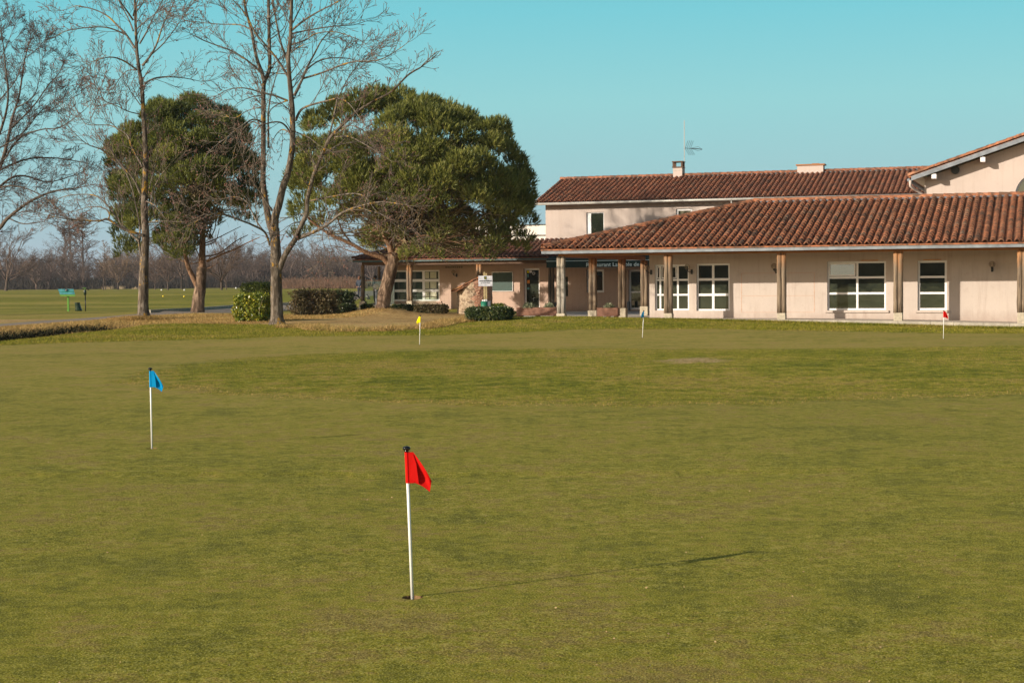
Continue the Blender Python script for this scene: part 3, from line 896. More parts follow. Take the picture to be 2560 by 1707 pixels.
def log_post(parent, s, t, z0, z1, zp, mat, seed, r=0.115, ped=0.30, twin=True, side=0.0):
    """bundle of two or three round logs on a concrete block"""
    rr = random.Random(seed)
    mb = MB(BF)
    offs = [(-0.085, -0.06), (0.085, -0.05), (0.01, 0.09)] if twin else [(0, 0)]
    for k_, (ox, oy) in enumerate(offs):
        pts = [(s + ox + rr.uniform(-.008, .008), t + oy, zp + (z1 - zp) * q / 6.0) for q in range(7)]
        rad = [r * (1 - 0.05 * q / 6) * rr.uniform(.97, 1.03) * (0.9 if twin else 1.2) for q in range(7)]
        mb.tube(pts, rad, 12, True, 0.03, seed + k_)
    p = mb.build("post", mat, parent, smooth=True)
    mb = MB(BF); mb.box((s - ped / 2, t - ped / 2, z0), (s + ped / 2, t + ped / 2, zp), 0.015)
    mb.build("pedestal", m_conc, p)
    return p

UP = Vector((0, 0, 1))
# ---------------------------------------------------------------- front wing (F)
wing = thing("porch_wing", BF(3.1, 2.5, 0), "long single storey pink wing with tiled porch roof on log posts", "building")
ZE = 2.955; TE = -0.62; SE = -0.72; TR = 6.9; ZR = 5.03; SR = SE + (TR - TE); SX = 27.0
gF = (N * (TR - TE) + UP * (ZR - ZE)); DF = gF.length; gF.normalize()
aF = U.copy()
OF = BF(SE, TE, ZE)
tp = MB()
def hiF(x): return min(DF, x / (TR - TE) * DF)
tile_slope(tp, OF, aF, gF, SX - SE, DF, lambda x: 0.0, hiF, seed=11)
# hipped left end
gH = (U * (TR - TE) + UP * (ZR - ZE)).normalized()
LT = 2 * (TR - TE)
OH = BF(SE, TE + LT, ZE)
def hiH(x): return min(x, LT - x) / (TR - TE) * DF
tile_slope(tp, OH, -N, gH, LT, DF, lambda x: 0.0, hiH, seed=12, k=4)
slab_poly(tp, [BF(SE + .02, TE + .02, ZE - .02), BF(SX, TE + .02, ZE - .02), BF(SX, TR, ZR - .02), BF(SR, TR, ZR - .02)], 0.05)
slab_poly(tp, [BF(SE + .02, TE + LT - .02, ZE - .02), BF(SE + .02, TE + .02, ZE - .02), BF(SR, TR, ZR - .02)], 0.05)
slab_poly(tp, [BF(SX, TE + LT, ZE - .02), BF(SE + .02, TE + LT, ZE - .02), BF(SR, TR, ZR - .02), BF(SX, TR, ZR - .02)], 0.05)
roof = tp.build("roof", m_tileF, wing)
tp = MB(); ridge_line(tp, BF(SR, TR, ZR + .02), BF(SX, TR, ZR + .02), 0.14, 0.44, 4); ridge_line(tp, BF(SE + .1, TE + .1, ZE + .08), BF(SR, TR, ZR + .02), 0.135, 0.40, 6)
tp.build("ridge_tiles", m_tileF, roof)
# lead flashing below the ridge
tp = MB(); slab_poly(tp, [BF(SR + .3, TR - .30, ZR - .03), BF(SX, TR - .30, ZR - .03), BF(SX, TR - .1, ZR + .045), BF(SR + .3, TR - .1, ZR + .045)], 0.01)
tp.build("flashing", m_fascia, roof)
# fascia
mb = MB(BF); ZF = 2.755
mb.box((SE + .03, TE + .06, ZF), (SX, TE + .09, ZE - .015)); mb.box((SE + .03, TE + .093, ZF), (SE + .06, TE + LT - .06, ZE - .015))
mb.build("fascia", m_fascia, wing)
# soffit under the porch roof
tp = MB()
k = (ZR - ZE) / (TR - TE)
slab_poly(tp, [BF(SE + .07, TE + .1, ZE - .1), BF(SX, TE + .1, ZE - .1), BF(SX, 2.5, ZE - .1 + k * 3.0), BF(SE + 3.2, 2.5, ZE - .1 + k * 3.0)], 0.02)
slab_poly(tp, [BF(SE + .07, TE + LT - .1, ZE - .1), BF(SE + .07, TE + .1, ZE - .1), BF(3.1, 2.9, ZE - .1 + k * 3.4), BF(3.1, TE + LT - 3.6, ZE - .1 + k * 3.4)], 0.02)
tp.build("soffit", m_soffit, wing)
# beams and rafter ends
mb = MB(BF)
mb.box((-0.1, -0.12, 2.66), (SX - .2, 0.10, 2.84)); mb.box((-0.1, 0.104, 2.62), (0.12, TE + LT - .5, 2.82))
s = 0.9
while s < SX - .5:
    mb.box((s - .05, -0.50, 2.845), (s + .05, 2.48, 2.90)); s += 0.9
mb.build("beams", m_beam, wing)
# walls
TWF = 2.5
def opening(px0, px1, py0, py1, t):
    s0, _ = wl(px0, (py0 + py1) / 2, t); s1, _ = wl(px1, (py0 + py1) / 2, t); xm = (px0 + px1) / 2
    return (s0, s1, WZ(xm, py1, t), WZ(xm, py0, t))
wA = opening(1637, 1722.5, 661.5, 776, TWF); wB = opening(1741, 1824.5, 659, 777, TWF)
wC = opening(2068, 2215, 653.5, 775.5, TWF); wD = opening(2294, 2367, 651.5, 775.5, TWF)
sc = WS(1623.5, TWF, 720)
wE = (wD[1] + 6.2, wD[1] + 8.0, wD[2], wD[3])
mb = MB(BF)
wall_holes(mb, sc, SX, -0.6, 3.72, TWF, [wA, wB, wC, wD, wE])
tb = TE + LT - 3.2
mb.face([(sc, tb, -0.6), (sc, TWF, -0.6), (sc, TWF, 3.72), (sc, tb, 3.72)])
mb.face([(SX - .02, TWF, -0.6), (SX - .02, tb, -0.6), (SX - .02, tb, 3.6), (SX - .02, TWF, 3.6)])
mb.face([(SX, tb, -0.6), (sc, tb, -0.6), (sc, tb, 3.6), (SX, tb, 3.6)])
wallo = mb.build("wall", m_wallF, wing)
# outline of a bricked-up opening
p0, p1 = WS(1853, TWF, 700), WS(2035, TWF, 700)
zt, zb, zm = WZ(1945, 682, TWF), WZ(1945, 781, TWF), WZ(1945, 740, TWF)
mb = MB(BF)
for a, b in (((p0, TWF - .004, zb), (p0 + .025, TWF + .01, zt)), ((p1, TWF - .004, zb), (p1 + .025, TWF + .01, zt)), ((p0 + .03, TWF - .003, zt - .02), (p1 - .005, TWF + .01, zt)), ((p0 + .03, TWF - .003, zb), (p1 - .005, TWF + .01, zb + .018)), ((p0 + .03, TWF - .003, zm), (p1 - .005, TWF + .01, zm + .018))):
    mb.box(a, b)
for zz in (zb + .1, zm - .1, zm + .12, zt - .25):
    for pp in (p0 + .01, p1 + .01): mb.box((pp - .02, TWF - .006, zz), (pp + .02, TWF + .01, zz + .05))
mb.build("shutter_groove", plain("groove", (0.50, 0.34, 0.26), 0.9), wallo)
fr = lambda a, b, x: (x - a) / (b - a)
# window A: narrow light left, opening vent in the top row
def exA(mb, f):
    s0, s1, z0, z1 = wA
    for a, b in ((0.02, 0.145), (0.155, 0.625)):
        x0, x1 = s0 + (s1 - s0) * a + .05, s0 + (s1 - s0) * b; zz = z0 + (z1 - z0) * .70
        mb.box((x0, f - .012, zz), (x0 + .035, f - .001, z1 - .09)); mb.box((x1 - .04, f - .012, zz), (x1, f - .001, z1 - .09))
        mb.box((x0 + .035, f - .012, zz), (x1 - .04, f - .001, zz + .035)); mb.box((x0 + .035, f - .012, z1 - .12), (x1 - .04, f - .001, z1 - .09))
window(wing, *wA, TWF, [0.145, 0.66], [0.34, 0.665], 0.07, 0.075, sill=None, extra=exA)
window(wing, *wB, TWF, [0.49], [0.34, 0.665], 0.075, 0.10)
def exC(mb, f):
    s0, s1, z0, z1 = wC
    x0, x1 = s0 + .06, s0 + (s1 - s0) * .48; zz = z0 + (z1 - z0) * .70
    mb.box((x0, f - .014, zz), (x0 + .05, f - .001, z1 - .07)); mb.box((x1 - .05, f - .014, zz), (x1, f - .001, z1 - .07))
    mb.box((x0 + .05, f - .014, zz), (x1 - .05, f - .001, zz + .05)); mb.box((x0 + .05, f - .014, z1 - .12), (x1 - .05, f - .001, z1 - .07))
window(wing, *wC, TWF, [0.51], [0.345, 0.67], 0.075, 0.085, sill=m_wallF, extra=exC)
# tilted-out vent light reflects the sky
mb = MB(BF); s0, s1, z0, z1 = wC; zz = z0 + (z1 - z0) * .70
mb.face([(s0 + .12, TWF + .100, zz + .05), (s0 + (s1 - s0) * .48 - .05, TWF + .100, zz + .05), (s0 + (s1 - s0) * .48 - .05, TWF + .118, z1 - .12), (s0 + .12, TWF + .118, z1 - .12)])
mb.build("vent_pane", glass_mat("coated_glass", (0.08, 0.12, 0.125), 2.4), wing)
window(wing, *wD, TWF, [], [0.345, 0.67], 0.085, 0.085, sill=m_wallF)
window(wing, *wE, TWF, [0.5], [0.345, 0.67], 0.085, 0.085, sill=m_wallF)
for w_ in (wC, wD):
    xm = w_[0] + (w_[1] - w_[0]) * .72 if w_ is wC else (w_[0] + w_[1]) / 2
    mb = MB(BF); mb.box((xm - .35, TWF - .03, w_[3] + .01), (xm + .35, TWF - .001, w_[3] + .05))
    mb.build("air_vent", m_soffit, wing)
# posts
for i, sx in enumerate([0, 4.53, 9.1, 13.6, 18.15, 22.7]):
    log_post(wing, sx, 0.0, slab_z(sx) - .06 if i else -0.05, 2.66, 0.30, m_postgrey if i == 0 else m_post, 40 + i * 3, ped=0.36 if i == 0 else 0.33)
for i, tt in enumerate([4.8, 9.87, 14.2]):
    log_post(wing, 0.0, tt, -0.25, 2.62, 0.33, m_post, 70 + i * 3, r=0.12, ped=0.40)

# ---------------------------------------------------------------- restaurant wing (M)
TM = 26.4
mwing = thing("restaurant_wing", BF(-8.2, TM, -0.12), "low shaded restaurant wing with teal fascia, behind the big pine", "building")
TEM, ZEM = 23.5, 3.0
sL = WS(879, TEM, 650); sRm = 8.0
TRm, ZRm = 26.75, 4.06
gM = (N * (TRm - TEM) + UP * (ZRm - ZEM)); DM = gM.length; gM.normalize()
tp = MB()
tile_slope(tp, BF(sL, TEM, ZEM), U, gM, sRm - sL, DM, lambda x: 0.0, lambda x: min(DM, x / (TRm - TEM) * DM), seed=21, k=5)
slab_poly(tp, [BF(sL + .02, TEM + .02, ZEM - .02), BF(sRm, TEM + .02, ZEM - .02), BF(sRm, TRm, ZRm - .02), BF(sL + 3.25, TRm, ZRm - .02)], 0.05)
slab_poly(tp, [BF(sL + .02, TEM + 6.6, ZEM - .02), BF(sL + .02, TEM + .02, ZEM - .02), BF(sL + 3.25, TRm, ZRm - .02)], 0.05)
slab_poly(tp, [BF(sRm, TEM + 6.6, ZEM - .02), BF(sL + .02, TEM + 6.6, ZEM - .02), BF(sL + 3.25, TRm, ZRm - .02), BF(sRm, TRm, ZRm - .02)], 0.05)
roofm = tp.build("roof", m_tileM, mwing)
tp = MB(); ridge_line(tp, BF(sL + .05, TEM + .05, ZEM + .06), BF(sL + 3.25, TRm, ZRm + .02), .12, .4, 9); tp.build("hip_tiles", m_tileM, roofm)
mb = MB(BF); mb.box((sL + .02, TEM + .05, ZEM - .165), (sRm, TEM + .08, ZEM - .01)); mb.box((sL + .02, TEM + .083, ZEM - .165), (sL + .05, TEM + 6.4, ZEM - .01))
mb.build("fascia", m_teal, mwing)
mb = MB(BF); mb.tube([(sL - .25, TEM + .0, ZEM - .06), (sL + .1, TEM + .0, ZEM - .07)], .035, 8); mb.build("gutter_end", m_zinc, mwing)
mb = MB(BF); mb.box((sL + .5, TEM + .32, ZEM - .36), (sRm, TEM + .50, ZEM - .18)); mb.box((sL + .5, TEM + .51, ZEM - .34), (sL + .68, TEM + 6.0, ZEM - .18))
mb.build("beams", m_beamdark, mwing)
wsl = WS(975, TM, 720)
# glazed pavilion, green board, doors, windows
oG = opening(981, 1099, 675.5, 752.5, TM)
oDoor = opening(1309, 1349, 670.5, 773, TM); oWin = opening(1466, 1510, 673.5, 731.5, TM); oDoor2 = opening(1571, 1611, 674, 774, TM); oDark = opening(1391, 1420, 692, 741, TM)
mb = MB(BF)
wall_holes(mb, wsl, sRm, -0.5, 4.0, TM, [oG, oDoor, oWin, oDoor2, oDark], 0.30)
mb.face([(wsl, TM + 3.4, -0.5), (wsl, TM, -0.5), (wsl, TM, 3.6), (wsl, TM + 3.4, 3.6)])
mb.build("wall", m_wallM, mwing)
def exG(mb, f): pass
gw = window(mwing, *oG, TM, [fr(981, 1099, 1017.5), fr(981, 1099, 1058)], [0.335, 0.665], 0.09, 0.16, mat_g=m_glassM, sill=m_wallM, rec=.08)
# inner sashes and cream blinds seen behind the glazing
f = TM + .08
s0, s1, z0, z1 = oG
def gx(px): return s0 + (s1 - s0) * fr(981, 1099, px)
rows = [(0.03, 0.30), (0.37, 0.63), (0.70, 0.95)]
for a, b in rows:
    za, zb_ = z0 + (z1 - z0) * a + .02, z0 + (z1 - z0) * b
    for x0, x1 in ((1061, 1072), (1073.5, 1090), (1093.5, 1097.5)):
        mb = MB(BF); mb.box((gx(x0) + .02, f + .012, za + .04), (gx(x1) - .01, f + .026, zb_ - .02))
        mb.build("blind", m_cream, gw)
for a, b in rows:
    za, zb_ = z0 + (z1 - z0) * a + .02, z0 + (z1 - z0) * b
    for x0, x1, q0, q1 in ((993, 997, 1012, 1014.5), (1032, 1039, 1053.5, 1056), (1072, 1073.5, 1090, 1093.5)):
        mb = MB(BF); fr4 = [(gx(x0), za), (gx(q1), za), (gx(q1), zb_), (gx(x0), zb_)]; in4 = [(gx(x1), za + .035), (gx(q0), za + .035), (gx(q0), zb_ - .02), (gx(x1), zb_ - .02)]
        A_ = [mb.P((p[0], f + .010, p[1])) for p in fr4]; B_ = [mb.P((p[0], f + .010, p[1])) for p in in4]; C_ = [mb.P((p[0], f + .028, p[1])) for p in in4]
        for q in range(4): mb.quad_idx([A_[q], A_[(q + 1) % 4], B_[(q + 1) % 4], B_[q]]); mb.quad_idx([B_[q], B_[(q + 1) % 4], C_[(q + 1) % 4], C_[q]])
        mb.build("inner_sash", m_darkframe, gw)
# glazed entrance door
def door(op, vb, hb, mat=m_glass):
    d = window(mwing, op[0], op[1], op[2], op[3], TM, vb, hb, 0.11, 0.09, mat_g=mat, rec=0.2, name="door")
    mb = MB(BF); h = op[1] - .09
    mb.box((h, TM + .17, op[2] + .95), (h + .03, TM + .199, op[2] + 1.10)); mb.build("handle", m_silver, d)
    return d
d1 = door(oDoor, [], [])
mb = MB(BF); f = TM + .225
def sticker(s, z, w, h, col):
    q = MB(BF); q.box((s, f - .004, z), (s + w, f - .001, z + h)); return q.build("sticker", col, d1)
o0, o1, oz0, oz1 = oDoor
sticker(o0 + .15, oz1 - .28, .12, .13, m_yellow); sticker(o0 + .28, oz1 - .26, .17, .12, m_signW)
sticker(o0 + .15, oz1 - .52, .10, .16, m_teeT); sticker(o0 + .15, oz1 - .90, .16, .20, plain("orange_sticker", (.75, .25, .02), .5)); sticker(o0 + .16, oz1 - 1.25, .13, .12, m_teeT)
q = MB(BF)
for k_ in range(20):
    a0, a1 = 2 * math.pi * k_ / 20, 2 * math.pi * (k_ + 1) / 20; cx, cz = o0 + .56, oz1 - .30
    q.face([(cx + math.cos(a0) * .09, f - .006, cz + math.sin(a0) * .09), (cx + math.cos(a1) * .09, f - .006, cz + math.sin(a1) * .09), (cx + math.cos(a1) * .065, f - .006, cz + math.sin(a1) * .065), (cx + math.cos(a0) * .065, f - .006, cz + math.sin(a0) * .065)])
q.box((cx - .05, f - .006, cz - .012), (cx + .05, f - .002, cz + .012)); q.build("sticker", m_signW, d1)
door(oDoor2, [], [0.44])
window(mwing, *oWin, TM, [], [], 0.13, 0.06, sill=m_wallM, rec=.15)
window(mwing, *oDark, TM, [], [], 0.03, 0.03, frame_mat=m_black, rec=.04)
# row of ventilation slots
mb = MB(BF)
for i in range(9):
    x = WS(1114 + i * 4.9, TM, 668); mb.box((x, TM - .008, WZ(1130, 670.3, TM)), (x + .065, TM + .01, WZ(1130, 665.6, TM)))
mb.build("vent_slots", m_black, mwing)
# posts of the restaurant wing
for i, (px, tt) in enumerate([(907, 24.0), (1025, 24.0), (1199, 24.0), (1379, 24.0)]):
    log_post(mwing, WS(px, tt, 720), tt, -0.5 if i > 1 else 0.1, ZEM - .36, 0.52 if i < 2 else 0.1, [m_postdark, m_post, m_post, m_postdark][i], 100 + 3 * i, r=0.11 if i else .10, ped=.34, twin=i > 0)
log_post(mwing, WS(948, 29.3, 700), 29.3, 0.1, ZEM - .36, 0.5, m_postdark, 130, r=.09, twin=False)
# deck and glass balustrade of the pavilion
mb = MB(BF); mb.box((WS(905, 24.0) - .1, 24.0 - .25, -0.3), (WS(1062, 24.0), TM - .002, 0.30)); mb.box((WS(905, 24.0) - .1, TM, -0.3), (wsl - .01, 30, 0.30)); mb.build("deck", m_conc, mwing)
mb = MB(BF)
sg0, sg1 = WS(911, 24.05), WS(985, 24.05)
zg = WZ(930, 701, 24.05)
mb.box((sg0, 24.02, zg - .03), (sg1, 24.08, zg + .02))
rail = mb.build("handrail", m_beamdark, mwing)
m_rg, n_, b_ = nodes("rail_glass"); b_.inputs["Base Color"].default_value = (.55, .65, .6, 1); b_.inputs["Roughness"].default_value = .05
tr_ = n_.nodes.new("ShaderNodeBsdfTransparent"); tr_.inputs[0].default_value = (.86, .92, .88, 1)
ms_ = n_.nodes.new("ShaderNodeMixShader"); ms_.inputs[0].default_value = .07
lk(n_, tr_.outputs[0], ms_.inputs[1]); lk(n_, b_.outputs[0], ms_.inputs[2]); lk(n_, ms_.outputs[0], n_.nodes["Material Output"].inputs[0])
mb = MB(BF); sm = WS(937, 24.05)
mb.box((sg0 + .03, 24.04, .34), (sm - .02, 24.052, zg - .035)); mb.box((sm + .02, 24.04, .34), (sg1, 24.052, zg - .035))
mb.build("glass_panel", m_rg, rail)

# awning on the restaurant fascia
TA = 22.9
aw = thing("awning", BF(WS(1490, TA), TA, 2.6), "dark green restaurant awning with white lettering, under the teal fascia", "awning")
a0, a1 = WS(1366, TA, 656), WS(1640, TA, 650)
zt_, zl, zb_ = WZ(1490, 646, TA), WZ(1490, 651.8, TA), WZ(1490, 668.3, TA)
mb = MB(BF)
mb.face([(a0, TA, zt_ - .03), (a1, TA, zt_ - .03), (a1, TEM + .04, zt_ + .16), (a0, TEM + .04, zt_ + .16)])
mb.face([(a0, TA, zt_ - .03), (a0, TEM + .04, zt_ + .16), (a0, TEM + .04, zt_ - .03)])
mb.face([(a0, TA + .001, zl + .02), (a1, TA + .001, zl + .02), (a1, TA + .001, zt_ - .031), (a0, TA + .001, zt_ - .031)])
mb.build("canopy", m_awning, aw)
mb = MB(BF); mb.box((a0, TA - .012, zl - .012), (a1, TA - .003, zl + .019)); mb.build("front_bar", m_letter, aw)
mb = MB(BF)
nn = 60
for i in range(nn):
    x0, x1 = a0 + (a1 - a0) * i / nn, a0 + (a1 - a0) * (i + 1) / nn
    w0, w1 = .012 * math.sin(i * .9), .012 * math.sin((i + 1) * .9)
    mb.face([(x0, TA + w0, zb_), (x1, TA + w1, zb_), (x1, TA, zl - .013), (x0, TA, zl - .013)])
mb.build("valance", m_awning, aw, smooth=True)

def text_obj(txt, frame, x, z, t, size, mat, parent, name="lettering", width=None, align='LEFT', extrude=0.003, bold=0.0):
    cu = bpy.data.curves.new("tmp_text", 'FONT'); cu.body = txt; cu.size = size; cu.extrude = extrude; cu.align_x = align; cu.offset = bold; cu.resolution_u = 3
    ob = bpy.data.objects.new("tmp_text", cu); COL.objects.link(ob)
    bpy.context.view_layer.update()
    dg = bpy.context.evaluated_depsgraph_get(); me = bpy.data.meshes.new_from_object(ob.evaluated_get(dg))
    xs = [v.co.x for v in me.vertices]; k = 1.0
    if width: k = width / (max(xs) - min(xs))
    mb = MB(frame)
    for v in me.vertices: mb.P((x + (v.co.x - (min(xs) if width and align == 'LEFT' else 0)) * k, t - v.co.z, z + v.co.y))
    mb.f = [list(p.vertices) for p in me.polygons]; mb.mi = [0] * len(mb.f)
    o = mb.build(name, mat, parent)
    bpy.data.objects.remove(ob); bpy.data.curves.remove(cu); bpy.data.meshes.remove(me)
    return o
tx0, tx1 = WS(1466, TA, 660), WS(1608, TA, 660)
zbase = WZ(1540, 665.6, TA)
text_obj("Restaurant La Table de l'", BF, tx0, zbase, TA - .022, 0.30, m_letter, aw, width=tx1 - tx0, bold=0.006)
text_obj("Bar", BF, WS(1390.5, TA, 664), WZ(1392, 667.3, TA), TA - .022, 0.20, m_letter, aw, bold=0.006)

# ---------------------------------------------------------------- upper storey house (B)
house = thing("two_storey_house", BF(-2.5, TRm, 0), "pale two storey block with long tiled roof above the restaurant wing", "building")
TB = TRm + .03
bl = WS(1364, TB, 550)
TEB = TB - .55
ZEB = WZ(1600, 503.5, TEB) + .06
bright = WS(2352, TB, 470)
vB = opening(1466, 1510, 531, 585.5, TB); vB2 = opening(1690, 1731, 521.5, 570, TB)
mb = MB(BF)
wall_holes(mb, bl, bright, 3.0, ZEB + .15, TB, [vB, vB2], .12)
mb.face([(bl, TB + 9.5, 3.0), (bl, TB, 3.0), (bl, TB, ZEB + .1), (bl, TB + 4.75, ZEB + 1.5), (bl, TB + 9.5, ZEB + .1)])
mb.build("wall", m_wallB, house)
window(house, *vB, TB, [], [], 0.05, 0.05, rec=.08, extra=lambda mb, f: mb.box((vB[0] + .055, f + .001, vB[2] + .055), (vB[0] + .26, f + .058, vB[3] - .055)))
window(house, *vB2, TB, [], [], 0.12, 0.05, rec=.08)
TRB = TEB + 5.55
ZRB = WZ(1860, 434, TRB) - .05
sEL = WS(1334, TEB, 513)
gB = (N * (TRB - TEB) + UP * (ZRB - ZEB)); DB = gB.length; gB.normalize()
tp = MB()
tile_slope(tp, BF(sEL, TEB, ZEB), U, gB, bright - sEL, DB, lambda x: 0.0, lambda x: DB, seed=31, k=5)
slab_poly(tp, [BF(sEL, TEB + .02, ZEB - .02), BF(bright, TEB + .02, ZEB - .02), BF(bright, TRB, ZRB - .02), BF(sEL, TRB, ZRB - .02)], .06)
slab_poly(tp, [BF(bright, 2 * TRB - TEB, ZEB - .02), BF(sEL, 2 * TRB - TEB, ZEB - .02), BF(sEL, TRB, ZRB - .02), BF(bright, TRB, ZRB - .02)], .06)
roofb = tp.build("roof", m_tileB, house)
tp = MB(); ridge_line(tp, BF(sEL, TRB, ZRB + .02), BF(bright, TRB, ZRB + .02), .15, .45, 14)
tp.build("ridge_tiles", m_tileB, roofb)
mb = MB(BF); mb.tube([(sEL, TEB - .07, ZEB - .08), (bright, TEB - .07, ZEB - .08)], .075, 10); 
g_ = mb.build("gutter", m_zinc, house, smooth=True)
mb = MB(BF); x = WS(1829, TEB, 505)
mb.tube([(x, TEB - .04, ZEB - .1), (x, TEB - .04, ZEB - .65), (x, TB - .06, ZEB - .9), (x, TB - .06, 3.3)], .045, 8); mb.build("downpipe", m_zinc, house, smooth=True)
for i in range(11):
    mb = MB(BF); x = WS(1660 + i * 17, TB, 515); mb.box((x, TB - .01, ZEB - .27), (x + .22, TB + .01, ZEB - .22))
    mb.build("wall_vent", m_parapet, house)
# chimneys: part of the roof
def chimney(px0, px1, pyt, pyb, capk):
    tt = TRB
    s0, s1 = WS(px0, tt, pyt), WS(px1, tt, pyt); xm = (px0 + px1) / 2
    z1, z0 = WZ(xm, pyt, tt), WZ(xm, pyb, tt) - .4
    mb = MB(BF)
    if capk:
        zm = z0 + .4 + (z1 - z0 - .4) * .52
        mb.box((s0 + .03, tt - .3, z0), (s1 - .03, tt + .3, zm)); c = mb.build("chimney", m_wallB, roofb)
        mb = MB(BF)
        mb.box((s0 - .02, tt - .35, zm), (s1 + .02, tt + .35, zm + .06))
        for sx_ in (s0, s1 - .10): 
            for ty in (tt - .3, tt + .2): mb.box((sx_, ty, zm + .06), (sx_ + .10, ty + .10, z1 - .06))
        mb.box((s0 - .03, tt - .36, z1 - .06), (s1 + .03, tt + .36, z1))
        mb.build("chimney_cap", m_beamdark, c)
        mb = MB(BF)
        for q in (.2, .4): mb.box((s0 + .01, tt - .32, z0 + .5 + q * .8), (s1 - .01, tt - .302, z0 + .54 + q * .8))
        mb.build("metal_band", m_zinc, c)
    else:
        mb.box((s0 + .05, tt - .35, z0), (s1 - .05, tt + .35, z1 - .10)); c = mb.build("chimney", m_wallB, roofb)
        mb = MB(BF); mb.box((s0 - .02, tt - .42, z1 - .10), (s1 + .04, tt + .42, z1 - .02)); mb.box((s0 + .9, tt - .2, z1 - .02), (s0 + 1.3, tt + .2, z1 + .02))
        mb.build("chimney_cap", m_beam, c)
chimney(1684, 1709, 404, 438, True); chimney(1993, 2062, 410.5, 428, False)
# white parapet of the roof terrace left of it
mb = MB(BF); pa0, pa1 = WS(1150, TB + .6, 575), bl - .01
zp1, zp0 = WZ(1340, 563, TB + .6), 3.5
mb.box((pa0, TB + .6, zp0), (pa1, TB + .8, zp1)); par = mb.build("parapet", m_parapet, house)
mb = MB(BF); mb.box((pa0 - .03, TB + .55, zp1), (pa1, TB + .85, zp1 + .05)); mb.box((pa0, TB + .52, zp1 - .62), (pa1, TB + .56, zp1 - .58)); mb.build("coping", m_darkframe, par)
# antenna
ant = thing("antenna", BF(WS(1712, TRB, 438), TRB - .1, WZ(1712, 438, TRB)), "thin television antenna on a mast beside the narrow chimney", "antenna")
sa = WS(1712, TRB, 400); zt_a = WZ(1712, 302, TRB); za = WZ(1712, 371, TRB)
mb = MB(BF); mb.tube([(sa, TRB - .1, ZRB - .1), (sa, TRB - .1, zt_a)], .022, 8); mb.build("mast", m_zinc, ant)
mb = MB(BF)
mb.tube([(sa, TRB - .1, za), (sa + .45, TRB - .14, za - .05), (sa + 1.05, TRB - .2, za - .10)], .014, 6)
for q, h in ((.05, .42), (.16, .42), (.28, .42), (.38, .40)):
    mb.tube([(sa + q, TRB - .12, za - .02), (sa + q + .22, TRB - .3, za + h)], .011, 5); mb.tube([(sa + q, TRB - .12, za - .02), (sa + q + .2, TRB + .1, za - h)], .011, 5)
for sg in (1, -1):
    mb.tube([(sa + .4, TRB - .14, za - .03), (sa + .85, TRB - .18, za - .07 + sg * .12), (sa + 1.12, TRB - .2, za - .12)], .010, 5)
    mb.tube([(sa + .4, TRB - .14, za - .03), (sa + .85, TRB - .18 + sg * .15, za - .07), (sa + 1.12, TRB - .2, za - .12)], .010, 5)
mb.build("yagi", m_black, ant)

# ---------------------------------------------------------------- gable house (R)
TG = 8.6
gab = thing("gable_house", BF(WS(2311, TG), TG, 0), "tall pale gable rising behind the porch roof at the right edge", "building")
g0 = WS(2311, TG, 480)
TV = TG - .75
# verge line in world coordinates
e0 = wl(2278, 452, TV); e1 = wl(2560, 353, TV)
slope = (e1[1] - e0[1]) / (e1[0] - e0[0])
sApex = e1[0] + 3.0; zApex = e0[1] + slope * (sApex - e0[0])
gR_end = 2 * sApex - g0
def gz(s): return e0[1] + slope * (s - e0[0]) if s < sApex else e0[1] + slope * (2 * sApex - s - e0[0])
mb = MB(BF)
# gable wall with an arched window opening built as a fan
ac = (WS(2596, TG, 488), WZ(2596, 488, TG)); ar = 0.95
n = 24
arc = [(ac[0] - ar * math.cos(math.pi * i / n), ac[1] + ar * math.sin(math.pi * i / n)) for i in range(n + 1)]
poly = [(g0, 3.0), (ac[0] - ar, 3.0)] + arc + [(ac[0] + ar, 3.0), (gR_end, 3.0), (gR_end, gz(gR_end)), (sApex, zApex - .1), (g0, gz(g0))]
# triangulated strips: left part, arch top band, right part
top = lambda s: gz(s) - .02
mb.face([(g0, TG, 3.0), (ac[0] - ar, TG, 3.0), (ac[0] - ar, TG, top(ac[0] - ar)), (g0, TG, top(g0))])
for (a, b) in zip(arc, arc[1:]):
    mb.face([(a[0], TG, a[1]), (b[0], TG, b[1]), (b[0], TG, top(b[0])), (a[0], TG, top(a[0]))])
    mb.face([(a[0], TG, a[1]), (a[0], TG + .15, a[1]), (b[0], TG + .15, b[1]), (b[0], TG, b[1])])
mb.face([(ac[0] + ar, TG, 3.0), (sApex, TG, 3.0), (sApex, TG, zApex - .02), (ac[0] + ar, TG, top(ac[0] + ar))]) if sApex > ac[0] + ar else None
mb.face([(max(sApex, ac[0] + ar), TG, 3.0), (gR_end, TG, 3.0), (gR_end, TG, top(gR_end)), (max(sApex, ac[0] + ar), TG, top(max(sApex, ac[0] + ar)))])
mb.face([(g0, TG + 14, 3.0), (g0, TG, 3.0), (g0, TG, top(g0)), (g0, TG + 14, top(g0))])
mb.build("wall", m_wallB, gab)
mb = MB(BF)
for (a, b) in zip(arc, arc[1:]):
    ia = (ac[0] + (a[0] - ac[0]) * .93, ac[1] + (a[1] - ac[1]) * .93); ib = (ac[0] + (b[0] - ac[0]) * .93, ac[1] + (b[1] - ac[1]) * .93)
    mb.face([(a[0], TG + .10, a[1]), (b[0], TG + .10, b[1]), (ib[0], TG + .10, ib[1]), (ia[0], TG + .10, ia[1])])
mb.box((ac[0] - .03, TG + .1, ac[1]), (ac[0] + .03, TG + .13, ac[1] + ar * .93))
aw_ = mb.build("window", m_white, gab)
